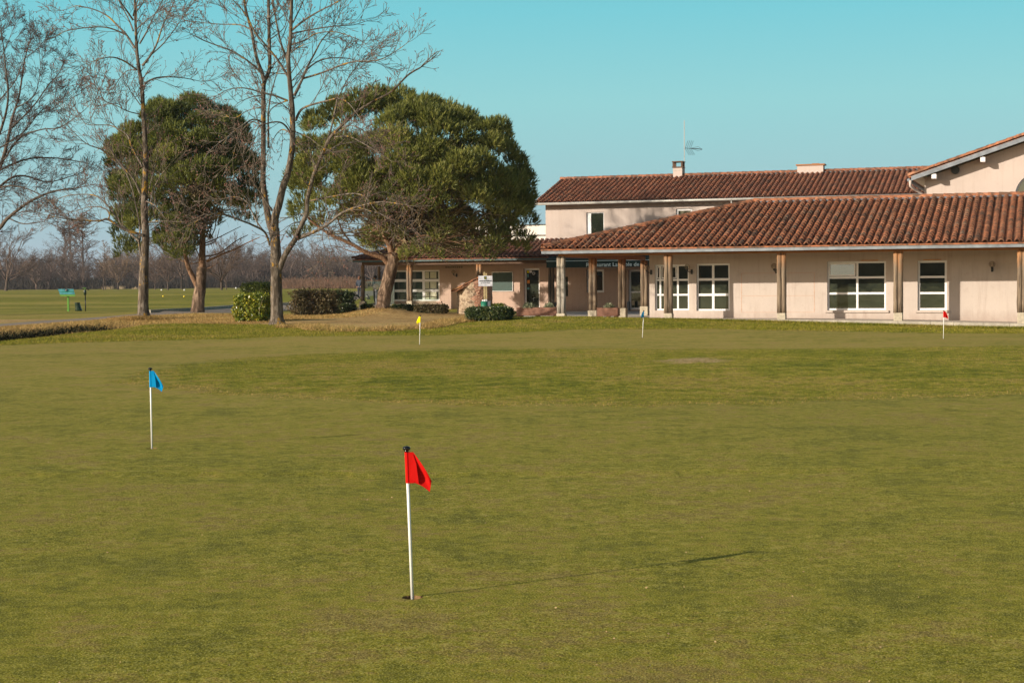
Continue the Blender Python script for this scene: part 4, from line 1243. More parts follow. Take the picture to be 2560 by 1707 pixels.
mb = MB(BF); mb.face([(p[0], TG + .14, p[1]) for p in arc] + [(ac[0] + ar, TG + .14, 3.2), (ac[0] - ar, TG + .14, 3.2)]); mb.build("pane", m_glass, aw_)
# roof of the gable house
tp = MB()
aR = -N; LR = 15.5
gG = (U + UP * slope).normalized(); DG = (sApex - e0[0]) * math.sqrt(1 + slope * slope)
Og = BF(e0[0] - .12, TV + LR, e0[1] + .20 - .12 * slope)
tile_slope(tp, Og, aR, gG, LR, DG, lambda x: 0.0, lambda x: DG, seed=41, k=5)
A_ = BF(e0[0] - .1, TV, e0[1] + .17); Bq = BF(sApex, TV, zApex + .2); 
slab_poly(tp, [A_, Bq, BF(sApex, TV + LR, zApex + .2), BF(e0[0] - .1, TV + LR, e0[1] + .17)], .05)
slab_poly(tp, [Bq, BF(2 * sApex - e0[0], TV, e0[1] + .17), BF(2 * sApex - e0[0], TV + LR, e0[1] + .17), BF(sApex, TV + LR, zApex + .2)], .05)
roofg = tp.build("roof", m_tileF, gab)
tp = MB(); ridge_line(tp, BF(e0[0] - .1, TV + .05, e0[1] + .22), BF(sApex, TV + .05, zApex + .26), .11, .42, 23); tp.build("verge_tiles", m_tileF, roofg)
# verge board
tp = MB()
v = [BF(e0[0], TV - .02, e0[1]), BF(sApex, TV - .02, zApex), BF(sApex, TV - .02, zApex + .19), BF(e0[0], TV - .02, e0[1] + .19)]
v2 = [BF(e0[0], TV + .02, e0[1]), BF(sApex, TV + .02, zApex), BF(sApex, TV + .02, zApex + .19), BF(e0[0], TV + .02, e0[1] + .19)]
i1 = [tp.P(p) for p in v]; i2 = [tp.P(p) for p in v2]
tp.quad_idx(i1); tp.quad_idx(i2[::-1])
for q in range(4): tp.quad_idx([i1[q], i2[q], i2[(q + 1) % 4], i1[(q + 1) % 4]])
v = [BF(sApex, TV - .02, zApex), BF(2 * sApex - e0[0], TV - .02, e0[1]), BF(2 * sApex - e0[0], TV - .02, e0[1] + .19), BF(sApex, TV - .02, zApex + .19)]
tp.face(v)
tp.build("verge_board", m_fascia, gab)
# underside boards
tp = MB(); slab_poly(tp, [BF(e0[0] + .05, TV + .03, e0[1] + .09), BF(sApex, TV + .03, zApex + .09), BF(sApex, TG + .1, zApex + .09), BF(e0[0] + .05, TG + .1, e0[1] + .09)], .02)
slab_poly(tp, [BF(e0[0] + .05, TG + .1, e0[1] + .09), BF(g0 + .1, TG + .1, e0[1] + .09 + slope * (g0 - e0[0])), BF(g0 + .1, TV + LR, e0[1] + .09 + slope * (g0 - e0[0])), BF(e0[0] + .05, TV + LR, e0[1] + .09)], .02)
tp.build("soffit", m_cream, gab)
for px, py in ((2335, 441), (2457, 399)):
    s_, z_ = wl(px, py, TV + .12); mb = MB(BF); mb.box((s_ - .10, TV + .05, z_ - .10), (s_ + .10, TG + .02, z_ + .10)); mb.build("purlin_end", m_white, gab)
s_, z_ = wl(2388, 425, TG - .1); mb = MB(BF)
ring = [(s_ + .18 * math.cos(2 * math.pi * q / 20), z_ + .18 * math.sin(2 * math.pi * q / 20)) for q in range(20)]
mb.face([(a, TG - .14, b) for a, b in ring])
for (a, b), (c, d) in zip(ring, ring[1:] + ring[:1]): mb.face([(a, TG - .14, b), (c, TG - .14, d), (c, TG + .02, d), (a, TG + .02, b)])
mb.build("round_vent", m_black, gab)
mb = MB(BF); s1_, z1_ = wl(2276, 458, TV + .1); s2_, z2_ = wl(2286, 474, TV + .3); s3_, z3_ = wl(2311, 487, TG - .1)
mb.tube([(s1_, TV + .02, z1_ + .12), (s1_, TV + .02, z1_ - .12), (s2_, TV + .3, z2_), (s3_ - .02, TG - .1, z3_), (s3_ - .02, TG - .1, 4.2)], .06, 10)
mb.build("downpipe", m_wallB, gab, smooth=True)
mb = MB(BF); mb.tube([(e0[0] - .10, TV - .02, e0[1] + .03), (e0[0] - .10, TV + LR, e0[1] + .03)], .075, 8); mb.build("gutter", m_fascia, gab, smooth=True)

# ================================================================== TREES
def rvec(r): 
    return Vector((r.gauss(0, 1), r.gauss(0, 1), r.gauss(0, 1)))
def grow(segs, buds, p, d, L, r, lvl, P, R_):
    n = max(3, int(L / P['step'][lvl])); st = L / n
    pts = []
    for i in range(n):
        d = (d + rvec(R_) * P['wob'] + UP * P['trop'][lvl]).normalized()
        q = p + d * st
        r1 = max(P['rmin'], r * (1 - 0.75 / n))
        segs.append((p.x, p.y, p.z, q.x, q.y, q.z, r, r1))
        pts.append((p, d, r))
        p, r = q, r1
        if lvl >= P['budlvl'] and buds is not None and R_.random() < P['budp']: buds.append((q.x, q.y, q.z))
    if buds is not None and lvl >= P['budlvl'] and R_.random() < .5: buds.append((p.x, p.y, p.z))
    if lvl < P['max']:
        m = P['kids'][lvl]
        for k in range(m):
            f = R_.uniform(0.15, 1.0); i = min(n - 1, int(f * n)); b, bd, br = pts[i]
            side = rvec(R_); side = (side - bd * side.dot(bd)).normalized()
            ang = R_.uniform(*P['ang'])
            nd = (bd * math.cos(ang) + side * math.sin(ang)).normalized()
            grow(segs, buds, b + bd * st * R_.random(), nd, L * R_.uniform(*P['lk']) * (1.1 - 0.5 * f), max(P['rmin'], br * 0.55), lvl + 1, P, R_)

def smooth_path(pts, n_per=5):
    P_ = [pts[0]] + list(pts) + [pts[-1]]
    out = []
    for i in range(1, len(P_) - 2):
        p0, p1, p2, p3 = P_[i - 1], P_[i], P_[i + 1], P_[i + 2]
        for k in range(n_per):
            t = k / n_per
            out.append(0.5 * ((2 * p1) + (p2 - p0) * t + (2 * p0 - 5 * p1 + 4 * p2 - p3) * t * t + (3 * p1 - p0 - 3 * p2 + p3) * t ** 3))
    out.append(P_[-2])
    return out

def traced_tree(name, label, cat, Y, stems, limbs, mats, P, seed, bud=None, budsize=0.045, twig_density=1.0, base=None, group=None):
    """stems / limbs: (list of (px,py), radius0, radius1 in m, depth drift in m)"""
    R_ = random.Random(seed); rs = np.random.RandomState(seed)
    b0 = base or onG(*stems[0][0][0]); 
    root = thing(name, (b0.x, b0.y, b0.z - 0.1), label, cat, group)
    Y = b0.y
    mbT = MB(); mbL = MB(); segs = []; buds = [] if bud else None
    def to3(path, drift, z0=0.0):
        n = len(path); out = []
        for i, (x, y) in enumerate(path):
            f = i / (n - 1)
            out.append(atY(x, y, Y + z0 + drift * f))
        return out
    def kids(pts, r0, r1, start, spacing, Lk):
        n = len(pts); acc = 0; total = sum((b - a).length for a, b in zip(pts, pts[1:])); run = 0
        for i in range(n - 1):
            seg = (pts[i + 1] - pts[i]); run += seg.length; acc += seg.length
            f = run / total
            if f < start: acc = 0; continue
            while acc > spacing:
                acc -= spacing * R_.uniform(.7, 1.3)
                d = seg.normalized(); side = rvec(R_); side.y *= 1.0
                side = (side - d * side.dot(d)).normalized(); ang = R_.uniform(.55, 1.15)
                nd = (d * math.cos(ang) + side * math.sin(ang) + UP * .15).normalized()
                rr_ = max(P['rmin'] * 1.4, (r0 + (r1 - r0) * f) * .42)
                L_ = Lk * R_.uniform(.55, 1.25) * (1.1 - .45 * f)
                grow(segs, buds, pts[i], nd, L_, min(rr_, .03), 1, P, R_)
        d = (pts[-1] - pts[-2]).normalized()
        for _ in range(2): grow(segs, buds, pts[-1], (d + rvec(R_) * .25).normalized(), Lk * .8, max(P['rmin'], r1), 1, P, R_)
    for k, (path, r0, r1, drift, z0) in enumerate(stems):
        pts = smooth_path(to3(path, drift, z0), 6)
        if k == 0: pts[0] = pts[0] - Vector((0, 0, .25))
        m = len(pts); rad = [r0 + (r1 - r0) * (i / (m - 1)) ** .8 for i in range(m)]
        if k == 0:
            for i in range(min(6, m)): rad[i] *= 1 + .42 * (1 - i / 6.0) ** 2
        mbT.tube(pts, rad, 22 if r0 > .15 else 14, True, 0.035, seed + k)
        if r1 < .12: kids(pts, r0, r1, .35, .42 / twig_density, 1.3)
    for k, (path, r0, r1, drift) in enumerate(limbs):
        p3 = to3(path, drift)
        # keep the first point on the trunk, let the limb leave smoothly
        pts = smooth_path(p3, 5)
        m = len(pts); rad = [r0 + (r1 - r0) * (i / (m - 1)) for i in range(m)]
        mbL.tube(pts, rad, 8, False, 0.04, seed + 50 + k)
        kids(pts, r0, r1, .18, .33 / twig_density, P['Lk'])
    t = mbT.build("trunk", mats[0], root, smooth=True)
    mbL.build("limbs", mats[1], root, smooth=True)
    V, F = seg_arrays(segs, 3)
    np_mesh("twigs", V, F, mats[2], root)
    if bud:
        V, F = octa(buds, budsize, rs); np_mesh("buds", V, F, bud, root)
    print(name, len(segs), len(buds or []))
    return root

PA = dict(step=[.25, .18, .14, .12], wob=.07, trop=[.03, .05, .06, .06], rmin=.0078, budlvl=2, budp=.05, max=3, kids=[6, 5, 2, 0], ang=(.40, .85), lk=(.40, .66), Lk=1.75)
def z3(X0, Y0, k, pts): return [(X0 + x / k, Y0 + y / k) for x, y in pts]
a3 = lambda *p: z3(100, 0, 3.7325, p)
a4 = lambda *p: z3(120, 400, 3.734, p)
stemsA = [([(359, 797), (358, 760), (359, 700), (360, 660), (362, 628), (364, 587), (361, 534), (362, 480), (364, 400), (363, 350), (359, 295), (354, 214), (346, 161), (341, 107), (337, 0), (333, -140), (336, -300)], .275, .03, .6, 0)]
limbsA = [
    (a4((890, 705), (700, 640), (560, 555), (480, 568), (300, 562), (180, 550), (0, 520)), .075, .015, -1.2),
    (a4((560, 555), (575, 500), (510, 445), (380, 440), (250, 480)), .035, .012, .8),
    (a4((850, 760), (700, 620), (600, 480), (500, 370), (400, 325), (200, 330), (60, 380)), .055, .014, 1.4),
    (a4((870, 900), (850, 780), (858, 620), (815, 400), (780, 250), (720, 110), (600, -20)), .05, .02, .7),
    (a4((860, 310), (800, 180), (700, 60), (620, -40)), .06, .03, -.8),
    (a3((760, 1560), (600, 1410), (430, 1340), (250, 1170)), .035, .012, -1.3),
    (a3((960, 1560), (860, 1380), (820, 1270), (740, 1210), (640, 1170), (450, 1165), (390, 1110)), .05, .014, 1.2),
    (a4((920, 385), (1000, 430), (1090, 540)), .04, .012, -1.0),
    (a4((960, 400), (990, 250), (1080, 210), (1170, 250), (1240, 380)), .035, .01, 1.5),
    (a4((945, 580), (1050, 570), (1250, 580)), .025, .01, -1.5),
    (a4((1000, 240), (1050, 150), (1120, 60)), .025, .01, -.5),
    (a4((945, 270), (980, 130), (1010, 0), (1020, -80)), .03, .01, .6),
    (a3((900, 650), (800, 580), (700, 540), (620, 540), (540, 560), (450, 590)), .045, .01, -1.6),
    (a3((885, 450), (800, 320), (720, 240), (640, 160), (530, 100), (400, 65), (330, 60), (250, 90)), .055, .01, .9),
    (a3((810, 330), (650, 265), (500, 255), (270, 285), (170, 330), (60, 380)), .04, .01, -1.0),
    (a3((955, 615), (1030, 520), (1090, 410), (1150, 230), (1250, 20), (1290, -150)), .055, .015, -.8),
    (a3((1030, 520), (1130, 430), (1200, 350), (1280, 240), (1380, 90), (1430, -40)), .035, .01, 1.0),
    (a3((958, 880), (980, 790), (1050, 740), (1150, 720), (1300, 725), (1400, 740), (1490, 760)), .05, .012, 1.4),
    (a3((930, 410), (1000, 290), (1060, 160), (1130, 30), (1180, -120)), .045, .012, .7),
    (a3((935, 980), (850, 860), (790, 760)), .028, .008, 1.1), (a3((945, 1070), (820, 1040), (720, 990), (600, 940), (560, 830)), .03, .009, -1.2),
    (a3((868, 190), (800, 90), (740, 0), (700, -120)), .05, .02, -1.1),
    (a3((905, 655), (800, 670), (700, 800), (660, 880)), .028, .009, .8),
    (a3((870, 290), (830, 190), (760, 60), (700, -60)), .04, .015, 1.4), (a3((905, 270), (1000, 190), (1080, 130), (1180, 80), (1300, 60)), .03, .01, -1.0),
    (a3((900, 110), (960, 30), (1010, -90)), .035, .015, .5), (a3((870, 150), (900, 40), (960, -120)), .04, .015, -.9),
    (a3((640, 1170), (560, 960), (520, 720), (525, 640)), .016, .006, .2), (a3((760, 1220), (800, 1100), (800, 760)), .014, .006, -.2),
    (a3((450, 1165), (515, 1000), (515, 800)), .014, .006, .2), (a3((650, 1170), (600, 1000), (560, 830)), .016, .006, .1),
]
treeA = traced_tree("bare_tree", "tall slender bare tree with single pale trunk and reddish buds, left", "tree", 77, stemsA, limbsA, (m_barkA, m_limbA, m_twigA), PA, 5, m_bud, .024, 1.05)

b1 = lambda *p: z3(560, 420, 3.92, p)
b2 = lambda *p: z3(380, 0, 3.178, p)
b4 = lambda *p: z3(560, 440, 3.41, p)
stemsB = [
    ([(693, 811), (692.5, 780), (691, 726), (690, 650), (688, 600), (687, 570)], .27, .185, 0, 0),
    ([(688, 612), (680, 575), (673, 555), (664.6, 509), (658, 458), (658, 420), (658.5, 315), (658.5, 236), (661, 205), (674, 170), (672.6, 94), (671, 0), (668, -140)], .16, .05, .5, 0),
    ([(687, 606), (687.5, 547), (698, 509), (708, 466), (721, 428), (731, 362), (731, 283), (728, 245), (723, 189), (721, 142), (726, 94), (729, 0), (731, -150)], .175, .055, -.6, 0),
    ([(692, 690), (702, 665), (713, 637), (738, 598), (747, 575), (766, 535), (769, 496), (782, 445), (792, 418), (811, 374), (827, 343), (864, 305), (896, 277), (940, 250), (978, 230), (1019, 189), (1050, 170)], .13, .03, -1.4, 0),
    ([(661, 205), (653.7, 179), (641, 142), (628.6, 79), (613, 16), (606, -60)], .085, .04, .9, 0),
    ([(671, 370), (671, 340), (671, 283), (677, 240), (690, 190)], .05, .02, .4, 1.2),
]
limbsB = [
    ([(738, 598), (760, 590), (777, 583), (812, 566), (853, 534), (888, 519), (950, 505), (1010, 512)], .095, .02, -2.2),
    (b1((450, 760), (400, 630), (280, 560), (180, 520), (0, 460)) + a4((1560, 500), (1450, 540), (1310, 620)), .05, .012, -2.6),
    (b1((420, 660), (330, 540), (270, 420), (230, 340), (150, 290), (80, 285), (0, 300)), .035, .01, 1.3),
    (b1((470, 420), (370, 260), (290, 140), (220, 0), (180, -120)), .045, .015, -1.4),
    (b2((1140, 960), (1180, 880), (1250, 840), (1400, 800), (1480, 785), (1560, 820), (1640, 920), (1700, 1000)), .055, .012, -1.6),
    (b2((1130, 760), (1190, 640), (1230, 540), (1290, 430), (1350, 320), (1440, 220), (1500, 100)), .06, .012, 1.2),
    (b2((1200, 625), (1350, 580), (1500, 520), (1620, 490), (1800, 480), (1950, 400), (2030, 340)), .042, .01, -1.2),
    (b2((1225, 560), (1300, 500), (1400, 465), (1550, 465), (1650, 490), (1780, 500)), .034, .01, 1.6),
    (b2((1115, 240), (1200, 170), (1330, 90), (1450, 30), (1600, -60)), .05, .012, -1.2),
    (b2((1110, 270), (1250, 240), (1450, 210), (1600, 200), (1700, 170)), .035, .01, 1.3),
    (b2((1105, 360), (1220, 320), (1300, 270), (1450, 255), (1600, 300), (1700, 350)), .034, .009, -.7),
    (b2((885, 600), (780, 500), (640, 410), (480, 350), (380, 310), (290, 260)), .045, .01, -1.3),
    (b2((790, 240), (700, 200), (550, 195), (430, 185), (280, 170)), .032, .009, 1.2),
    (b2((1075, 800), (970, 760), (880, 740), (780, 710), (700, 700), (600, 715), (500, 770)), .042, .01, -1.0),
    (b2((1080, 800), (1000, 830), (940, 880), (925, 950)), .03, .012, .5),
    (b2((1105, 1070), (1060, 1000), (1000, 970), (900, 985), (850, 1010), (820, 1060), (800, 1200)), .042, .009, -1.4),
    (b2((1110, 1070), (1040, 1030), (980, 1080), (940, 1180)), .03, .009, .8),
    (b2((870, 970), (800, 950), (700, 1010), (600, 1090), (470, 1190), (400, 1290)), .034, .009, -2.0),
    (b2((870, 1000), (800, 970), (730, 1020), (680, 1120), (640, 1260)), .028, .009, .9),
    (b2((1080, 610), (1000, 480), (920, 380), (820, 260), (740, 110), (640, 0), (560, -80)), .05, .015, -1.0),
    (b2((1080, 500), (1020, 330), (980, 130), (955, 0), (940, -130)), .05, .02, .9),
    (b2((1400, 1110), (1440, 950), (1470, 800), (1500, 740), (1560, 620), (1650, 500), (1750, 400)), .04, .009, 1.0),
    (b2((1470, 1040), (1550, 1000), (1650, 1020), (1740, 1110)), .028, .008, -1.0),
    (b2((1450, 1090), (1560, 1085), (1660, 1130), (1760, 1190), (1900, 1280)), .028, .008, -2.0),
    (b2((1370, 1215), (1500, 1150), (1700, 1130), (1850, 1190)), .032, .008, .9),
    (b2((1070, 590), (950, 580), (850, 575), (720, 590)), .024, .008, 1.4),
    (b2((925, 540), (990, 490), (1060, 430)), .026, .01, .2),
    (b2((1105, 420), (1180, 370), (1260, 340)), .024, .008, -.8),
    (b2((870, 760), (800, 770), (700, 810), (640, 860)), .024, .008, -1.0), (b2((870, 850), (760, 880), (650, 940), (560, 900)), .022, .008, 1.0),
    (b2((1140, 1050), (1240, 1090), (1330, 1160)), .026, .01, -.9), (b2((1130, 1160), (1240, 1120), (1330, 1140)), .02, .008, 1.2),
    (b4((700, 330), (640, 325), (600, 345)), .03, .01, .5), (b4((700, 340), (780, 370), (860, 430), (900, 560)), .025, .009, -.8),
    (b4((690, 390), (600, 400), (530, 440)), .03, .01, -.6), (b4((1000, 320), (1120, 270), (1250, 300), (1350, 330), (1440, 400), (1550, 490)), .032, .01, -1.0),
    (b4((700, 220), (900, 180), (1100, 150), (1210, 185), (1300, 300), (1420, 370)), .035, .01, -1.5), (b4((1210, 185), (1300, 150), (1380, 140), (1480, 180)), .022, .008, .4),
    (b4((850, 430), (840, 540), (880, 680)), .018, .006, -.5), (b4((720, 700 - 240), (700, 520), (740, 590)), .012, .006, -.5),
    (b2((1120, 180), (1180, 60), (1230, -60)), .035, .012, .7), (b2((925, 150), (985, 60), (1040, -60)), .03, .012, -.8), (b2((740, 60), (780, -60), (800, -140)), .03, .012, .6),
    (b2((930, 320), (1000, 270), (1060, 200), (1085, 60)), .025, .01, .6),
    (b2((900, 450), (870, 480), (900, 400), (920, 300)), .02, .008, .5),
]
PB = dict(PA); PB['Lk'] = 1.55
treeB = traced_tree("bare_tree", "large forked bare tree with three grey trunks beside the golden hedge", "tree", 65, stemsB, limbsB, (m_barkA, m_limbA, m_twigA), PB, 9, m_bud, .021, .95)

# big dark bare tree, trunk outside the frame at the left
PC = dict(step=[.3, .2, .15, .13], wob=.11, trop=[.02, .03, .04, .03], rmin=.0085, budlvl=9, budp=0, max=3, kids=[6, 8, 7, 0], ang=(.45, 1.0), lk=(.42, .62), Lk=2.0)
stemsC = [([(-105, 792), (-100, 730), (-96, 660), (-92, 600), (-85, 540), (-80, 470), (-75, 380), (-80, 250), (-70, 120)], .42, .09, .5, 0)]
limbsC = [
    ([(-96, 655), (-40, 600), (0, 569), (20, 545), (73, 505), (130, 480), (190, 470)], .16, .03, -1.0),
    ([(-92, 600), (-40, 480), (0, 417), (18, 357), (30, 298), (48, 238), (60, 160), (72, 110)], .15, .02, 1.0),
    ([(-88, 570), (-30, 500), (20, 450), (60, 440), (120, 455), (180, 440)], .10, .02, 2.2),
    ([(10, 400), (50, 345), (100, 325), (150, 318), (200, 285), (225, 262)], .05, .012, -.8),
    ([(-80, 480), (-30, 380), (0, 330), (20, 250), (12, 150), (5, 90)], .11, .02, -2.0),
    ([(28, 320), (80, 270), (120, 215), (150, 180), (160, 150)], .05, .012, 1.6),
    ([(-10, 430), (60, 400), (130, 395), (200, 405), (240, 415)], .06, .012, 2.0),
    ([(-60, 520), (0, 470), (60, 470), (120, 500), (160, 540)], .06, .012, -2.4),
    ([(20, 545), (60, 560), (110, 555), (150, 570)], .04, .012, -1.2),
    ([(-70, 400), (-40, 280), (-20, 150), (-10, 60)], .08, .015, 1.0),
    ([(40, 270), (85, 240), (100, 180), (98, 130)], .035, .01, -1.0),
    ([(-96, 640), (-150, 540), (-220, 480), (-300, 430)], .14, .02, 1.0), ([(-85, 520), (-160, 400), (-220, 300), (-240, 180)], .12, .02, -1.0),
    ([(50, 345), (90, 290), (140, 270), (180, 240)], .035, .01, .5), ([(0, 370), (60, 330), (100, 280), (130, 260)], .04, .01, 1.0),
    ([(0, 250), (40, 200), (60, 150), (100, 120)], .035, .01, -.6), ([(-20, 180), (10, 130), (30, 80)], .04, .01, 0),
]
traced_tree("bare_tree", "wide dark bare tree with dense fine twigs reaching in from the left edge", "tree", 88, stemsC, limbsC, (m_barkC, m_barkC, m_twigC), PC, 13, None, .03, .62, base=onG(-105, 790))

# ------------------------------------------------------------------ pines
def pine(name, label, Y, base_px, stems, limbs, lobes, mats, seed, nm, dens=1.0, center=None):
    R_ = random.Random(seed); rs = np.random.RandomState(seed)
    b0 = atY(base_px[0], base_px[1], Y)
    root = thing(name, (b0.x, b0.y, b0.z - .1), label, "pine tree", "umbrella pines on the lawn")
    mbT = MB(); mbL = MB(); segs = []
    for k, (path, r0, r1, drift) in enumerate(stems):
        pts = smooth_path([atY(x, y, Y + drift * i / (len(path) - 1)) for i, (x, y) in enumerate(path)], 6)
        if k == 0: pts[0] = pts[0] - Vector((0, 0, .25))
        m = len(pts); rad = [r0 + (r1 - r0) * (i / (m - 1)) for i in range(m)]
        if k == 0:
            for i in range(5): rad[i] *= 1 + .12 * (1 - i / 5.0) ** 2
        (mbT if k == 0 else mbL).tube(pts, rad, 24 if k == 0 else 12, True, .06 if k == 0 else .03, seed + k)
    for k, (path, r0, r1, drift) in enumerate(limbs):
        pts = smooth_path([atY(x, y, Y + drift * i / (len(path) - 1)) for i, (x, y) in enumerate(path)], 5)
        m = len(pts); mbL.tube(pts, [r0 + (r1 - r0) * i / (m - 1) for i in range(m)], 8, False, .03, seed + 90 + k)
    mbT.build("trunk", mats[0], root, smooth=True); mbL.build("limbs", mats[1], root, smooth=True)
    # lobes of foliage: centre (world), radius, vertical squash, density
    TP, TD, TT = [], [], []
    hub = atY(*center, Y)
    for (c, r, q, dn) in lobes:
        # a bough reaches each lobe from the middle of the tree
        p = hub + Vector((rs.normal() * .35, rs.normal() * .35, R_.uniform(-1.0, 2.6))); d = c - p; n = 7
        prev = p; ctrl = p + d * .5 + Vector((0, 0, -0.35 * r - .10 * d.length))
        for i in range(1, n + 1):
            t = i / n; w = p * (1 - t) ** 2 + ctrl * 2 * t * (1 - t) + c * t * t + rvec(R_) * .05
            rr_ = .036 * (1 - t) + .010
            segs.append((*prev, *w, rr_ * 1.05, rr_))
            if i > 2:
                if R_.random() < .9:
                    sd = (rvec(R_) + (w - prev).normalized() * 1.3).normalized(); e = w + sd * R_.uniform(.3, .9)
                    segs.append((*w, *e, .008, .004)); e2 = e + (sd + rvec(R_) * .3).normalized() * R_.uniform(.2, .5); segs.append((*e, *e2, .006, .004))
            prev = w
        m = int(760 * dn * dens * (r / .9) ** 2)
        v = rs.normal(size=(m, 3)); v /= np.linalg.norm(v, axis=1, keepdims=True)
        out = np.array((c - hub).normalized()) * .55 + np.array([0, 0, .75])
        # upper and outer side of every lobe carries the shoots
        sc_ = v @ out
        v = v[sc_ > -0.30 + rs.uniform(0, .4, m)]
        m = len(v)
        bump_ = 1 + .16 * np.sin(v[:, 0] * 7 + c.x * 5) * np.sin(v[:, 2] * 6 + c.z * 3 + v[:, 1] * 5)
        rad = r * (rs.uniform(.12, 1.0, m) ** .22) * bump_
        pos = np.array(c) + v * rad[:, None] * np.array([1, 1, q])
        dr = v * .75 + np.array([0, 0, .85]) + rs.normal(size=(m, 3)) * .22
        TP.append(pos); TD.append(dr)
        TT.append(np.clip(rs.normal(.5, .20, m) + rs.normal(0, .17), 0, 1))
    TP = np.vstack(TP); TD = np.vstack(TD); TT = np.concatenate(TT)
    TD /= np.linalg.norm(TD, axis=1, keepdims=True)
    K = 11
    P_ = np.repeat(TP, K, axis=0); D_ = np.repeat(TD, K, axis=0)
    u = rs.uniform(0, 1, (len(P_), 1))
    P_ = P_ + D_ * (u * .26)
    dd = D_ * (.65 + .8 * u) + rs.normal(size=P_.shape) * .30
    dd /= np.linalg.norm(dd, axis=1, keepdims=True); dd *= rs.uniform(.12, .22, (len(P_), 1))
    V, F = tris_blades(P_, dd, rs.uniform(.024, .042, (len(P_), 1)), rs)
    t = np.repeat(np.clip(np.repeat(TT, K) + rs.normal(0, .08, len(P_)), 0, 1), 3)
    np_mesh("crown", V, F, nm, root, tint=t)
    V, F = seg_arrays(segs, 3); np_mesh("boughs", V, F, mats[2], root)
    print(name, len(P_), len(segs))
    return root

# right pine: outline in photo pixels, upper dome
def dome_lobes(Y, outline, cx, cy, rx, depth, seed, n, rr, keep=None, low=-0.25):
    """lobes over a dome whose silhouette is the outline; returns (centre, radius, squash, density)"""
    R_ = random.Random(seed); out = []
    c0 = atY(cx, cy, Y)
    ol = [atY(x, y, Y) for x, y in outline]
    def edge(ang):
        """distance from the centre to the outline at this angle"""
        best = 1.0; bd = 9
        for p in ol:
            a = math.atan2(p.z - c0.z, p.x - c0.x); da = abs((a - ang + math.pi) % (2 * math.pi) - math.pi)
            if da < bd: bd = da; best = math.hypot(p.x - c0.x, p.z - c0.z)
        return best
    # dense interpolation of the outline
    dense = []
    for a, b in zip(ol, ol[1:]):
        for k in range(8): dense.append(a + (b - a) * (k / 8))
    ol = dense
    tries = 0
    while len(out) < n and tries < 9000:
        tries += 1
        ph = R_.uniform(-math.pi * .5, math.pi * .5)          # depth angle
        ang = R_.uniform(-0.6, math.pi + .6)
        r = R_.uniform(*rr)
        e = (edge(ang) - r * .85) * R_.uniform(.93, 1.035)
        if e < .3: continue
        k = math.cos(ph)
        pos = Vector((c0.x + math.cos(ang) * e * k, c0.y + depth * math.sin(ph), c0.z + math.sin(ang) * e * k))
        if math.sin(ang) * k < low: continue
        if any((pos - q[0]).length < (r + q[1]) * .52 for q in out): continue
        if keep and not keep(pos): continue
        out.append((pos, r, R_.uniform(.75, .95), 1.0))
    for (p, r, q, d_) in list(out):
        k = R_.uniform(.50, .72); w = c0 + (p - c0) * k
        if w.z > c0.z + .4 and R_.random() < .7: out.append((w, r * 1.05, q, .40))
    return out

Y2 = 80.0
outl2 = [(1335, 560), (1336, 500), (1330, 470), (1312, 420), (1305, 370), (1285, 330), (1255, 300), (1225, 280), (1180, 283), (1130, 262), (1090, 240), (1050, 228), (1000, 224), (950, 222), (900, 230), (850, 245), (800, 268), (765, 300), (745, 350), (728, 420), (720, 500), (722, 560)]
lob2 = dome_lobes(Y2, outl2, 1030, 530, 5.8, 6.0, 3, 128, (.50, .92), low=-.05)
R6 = random.Random(66)
_c2 = atY(1030, 530, Y2)
for _ in range(16):   # low boughs round the back of the crown, added to shade the restaurant wall
    a_ = R6.uniform(.15, 2.2); k_ = R6.uniform(.62, 1.0)
    lob2.append((Vector((_c2.x + math.cos(a_) * 5.6 * k_, Y2 + math.sin(a_) * 6.4 * k_, R6.uniform(3.7, 5.6))), R6.uniform(.5, .85), .6, .5))
# thin ragged skirts
R7 = random.Random(77)
for _ in range(30):   # low boughs over the restaurant roof, added to shade the wall below
    lob2.append((Vector((R7.uniform(-7.8, 0.8), R7.uniform(84.0, 88.6), R7.uniform(3.4, 5.4))), R7.uniform(.45, .85), .55, .55))
R5 = random.Random(55)
for _ in range(16):   # right skirt
    x, y = R5.uniform(1225, 1325), R5.uniform(520, 625); lob2.append((atY(x, y, Y2 + R5.uniform(-2.5, 2.5)), R5.uniform(.35, .6), .6, .8))
for _ in range(14):   # sparse centre-right underside
    x, y = R5.uniform(1040, 1230), R5.uniform(540, 650); lob2.append((atY(x, y, Y2 + R5.uniform(-3.5, 1)), R5.uniform(.3, .5), .5, .45))
for _ in range(22):   # sparse left half
    x, y = R5.uniform(740, 960), R5.uniform(430, 600); lob2.append((atY(x, y, Y2 + R5.uniform(-2, 4)), R5.uniform(.35, .6), .6, .40))
for _ in range(26):   # thin green sprays under the crown
    x, y = R5.uniform(850, 1240), R5.uniform(540, 640); lob2.append((atY(x, y, Y2 - R5.uniform(-2, 3.5)), R5.uniform(.35, .65), .5, .38))
for _ in range(9):
    x, y = R5.uniform(1010, 1110), R5.uniform(600, 655); lob2.append((atY(x, y, Y2 - R5.uniform(1.5, 4)), R5.uniform(.3, .5), .5, .6))
for _ in range(5):
    x, y = R5.uniform(1140, 1230), R5.uniform(625, 655); lob2.append((atY(x, y, Y2 - R5.uniform(0, 2)), R5.uniform(.25, .4), .5, .4))
lob2 = [(c, r, q, dn * (.38 if (c.x < -2.0 and c.z < 6.1 and c.y < 83.5) else .55 if (c.x < 0.2 and c.z < 5.3 and c.y < 83.5) else 1.0)) for c, r, q, dn in lob2]
r5 = lambda *p: z3(780, 400, 3.92, p)
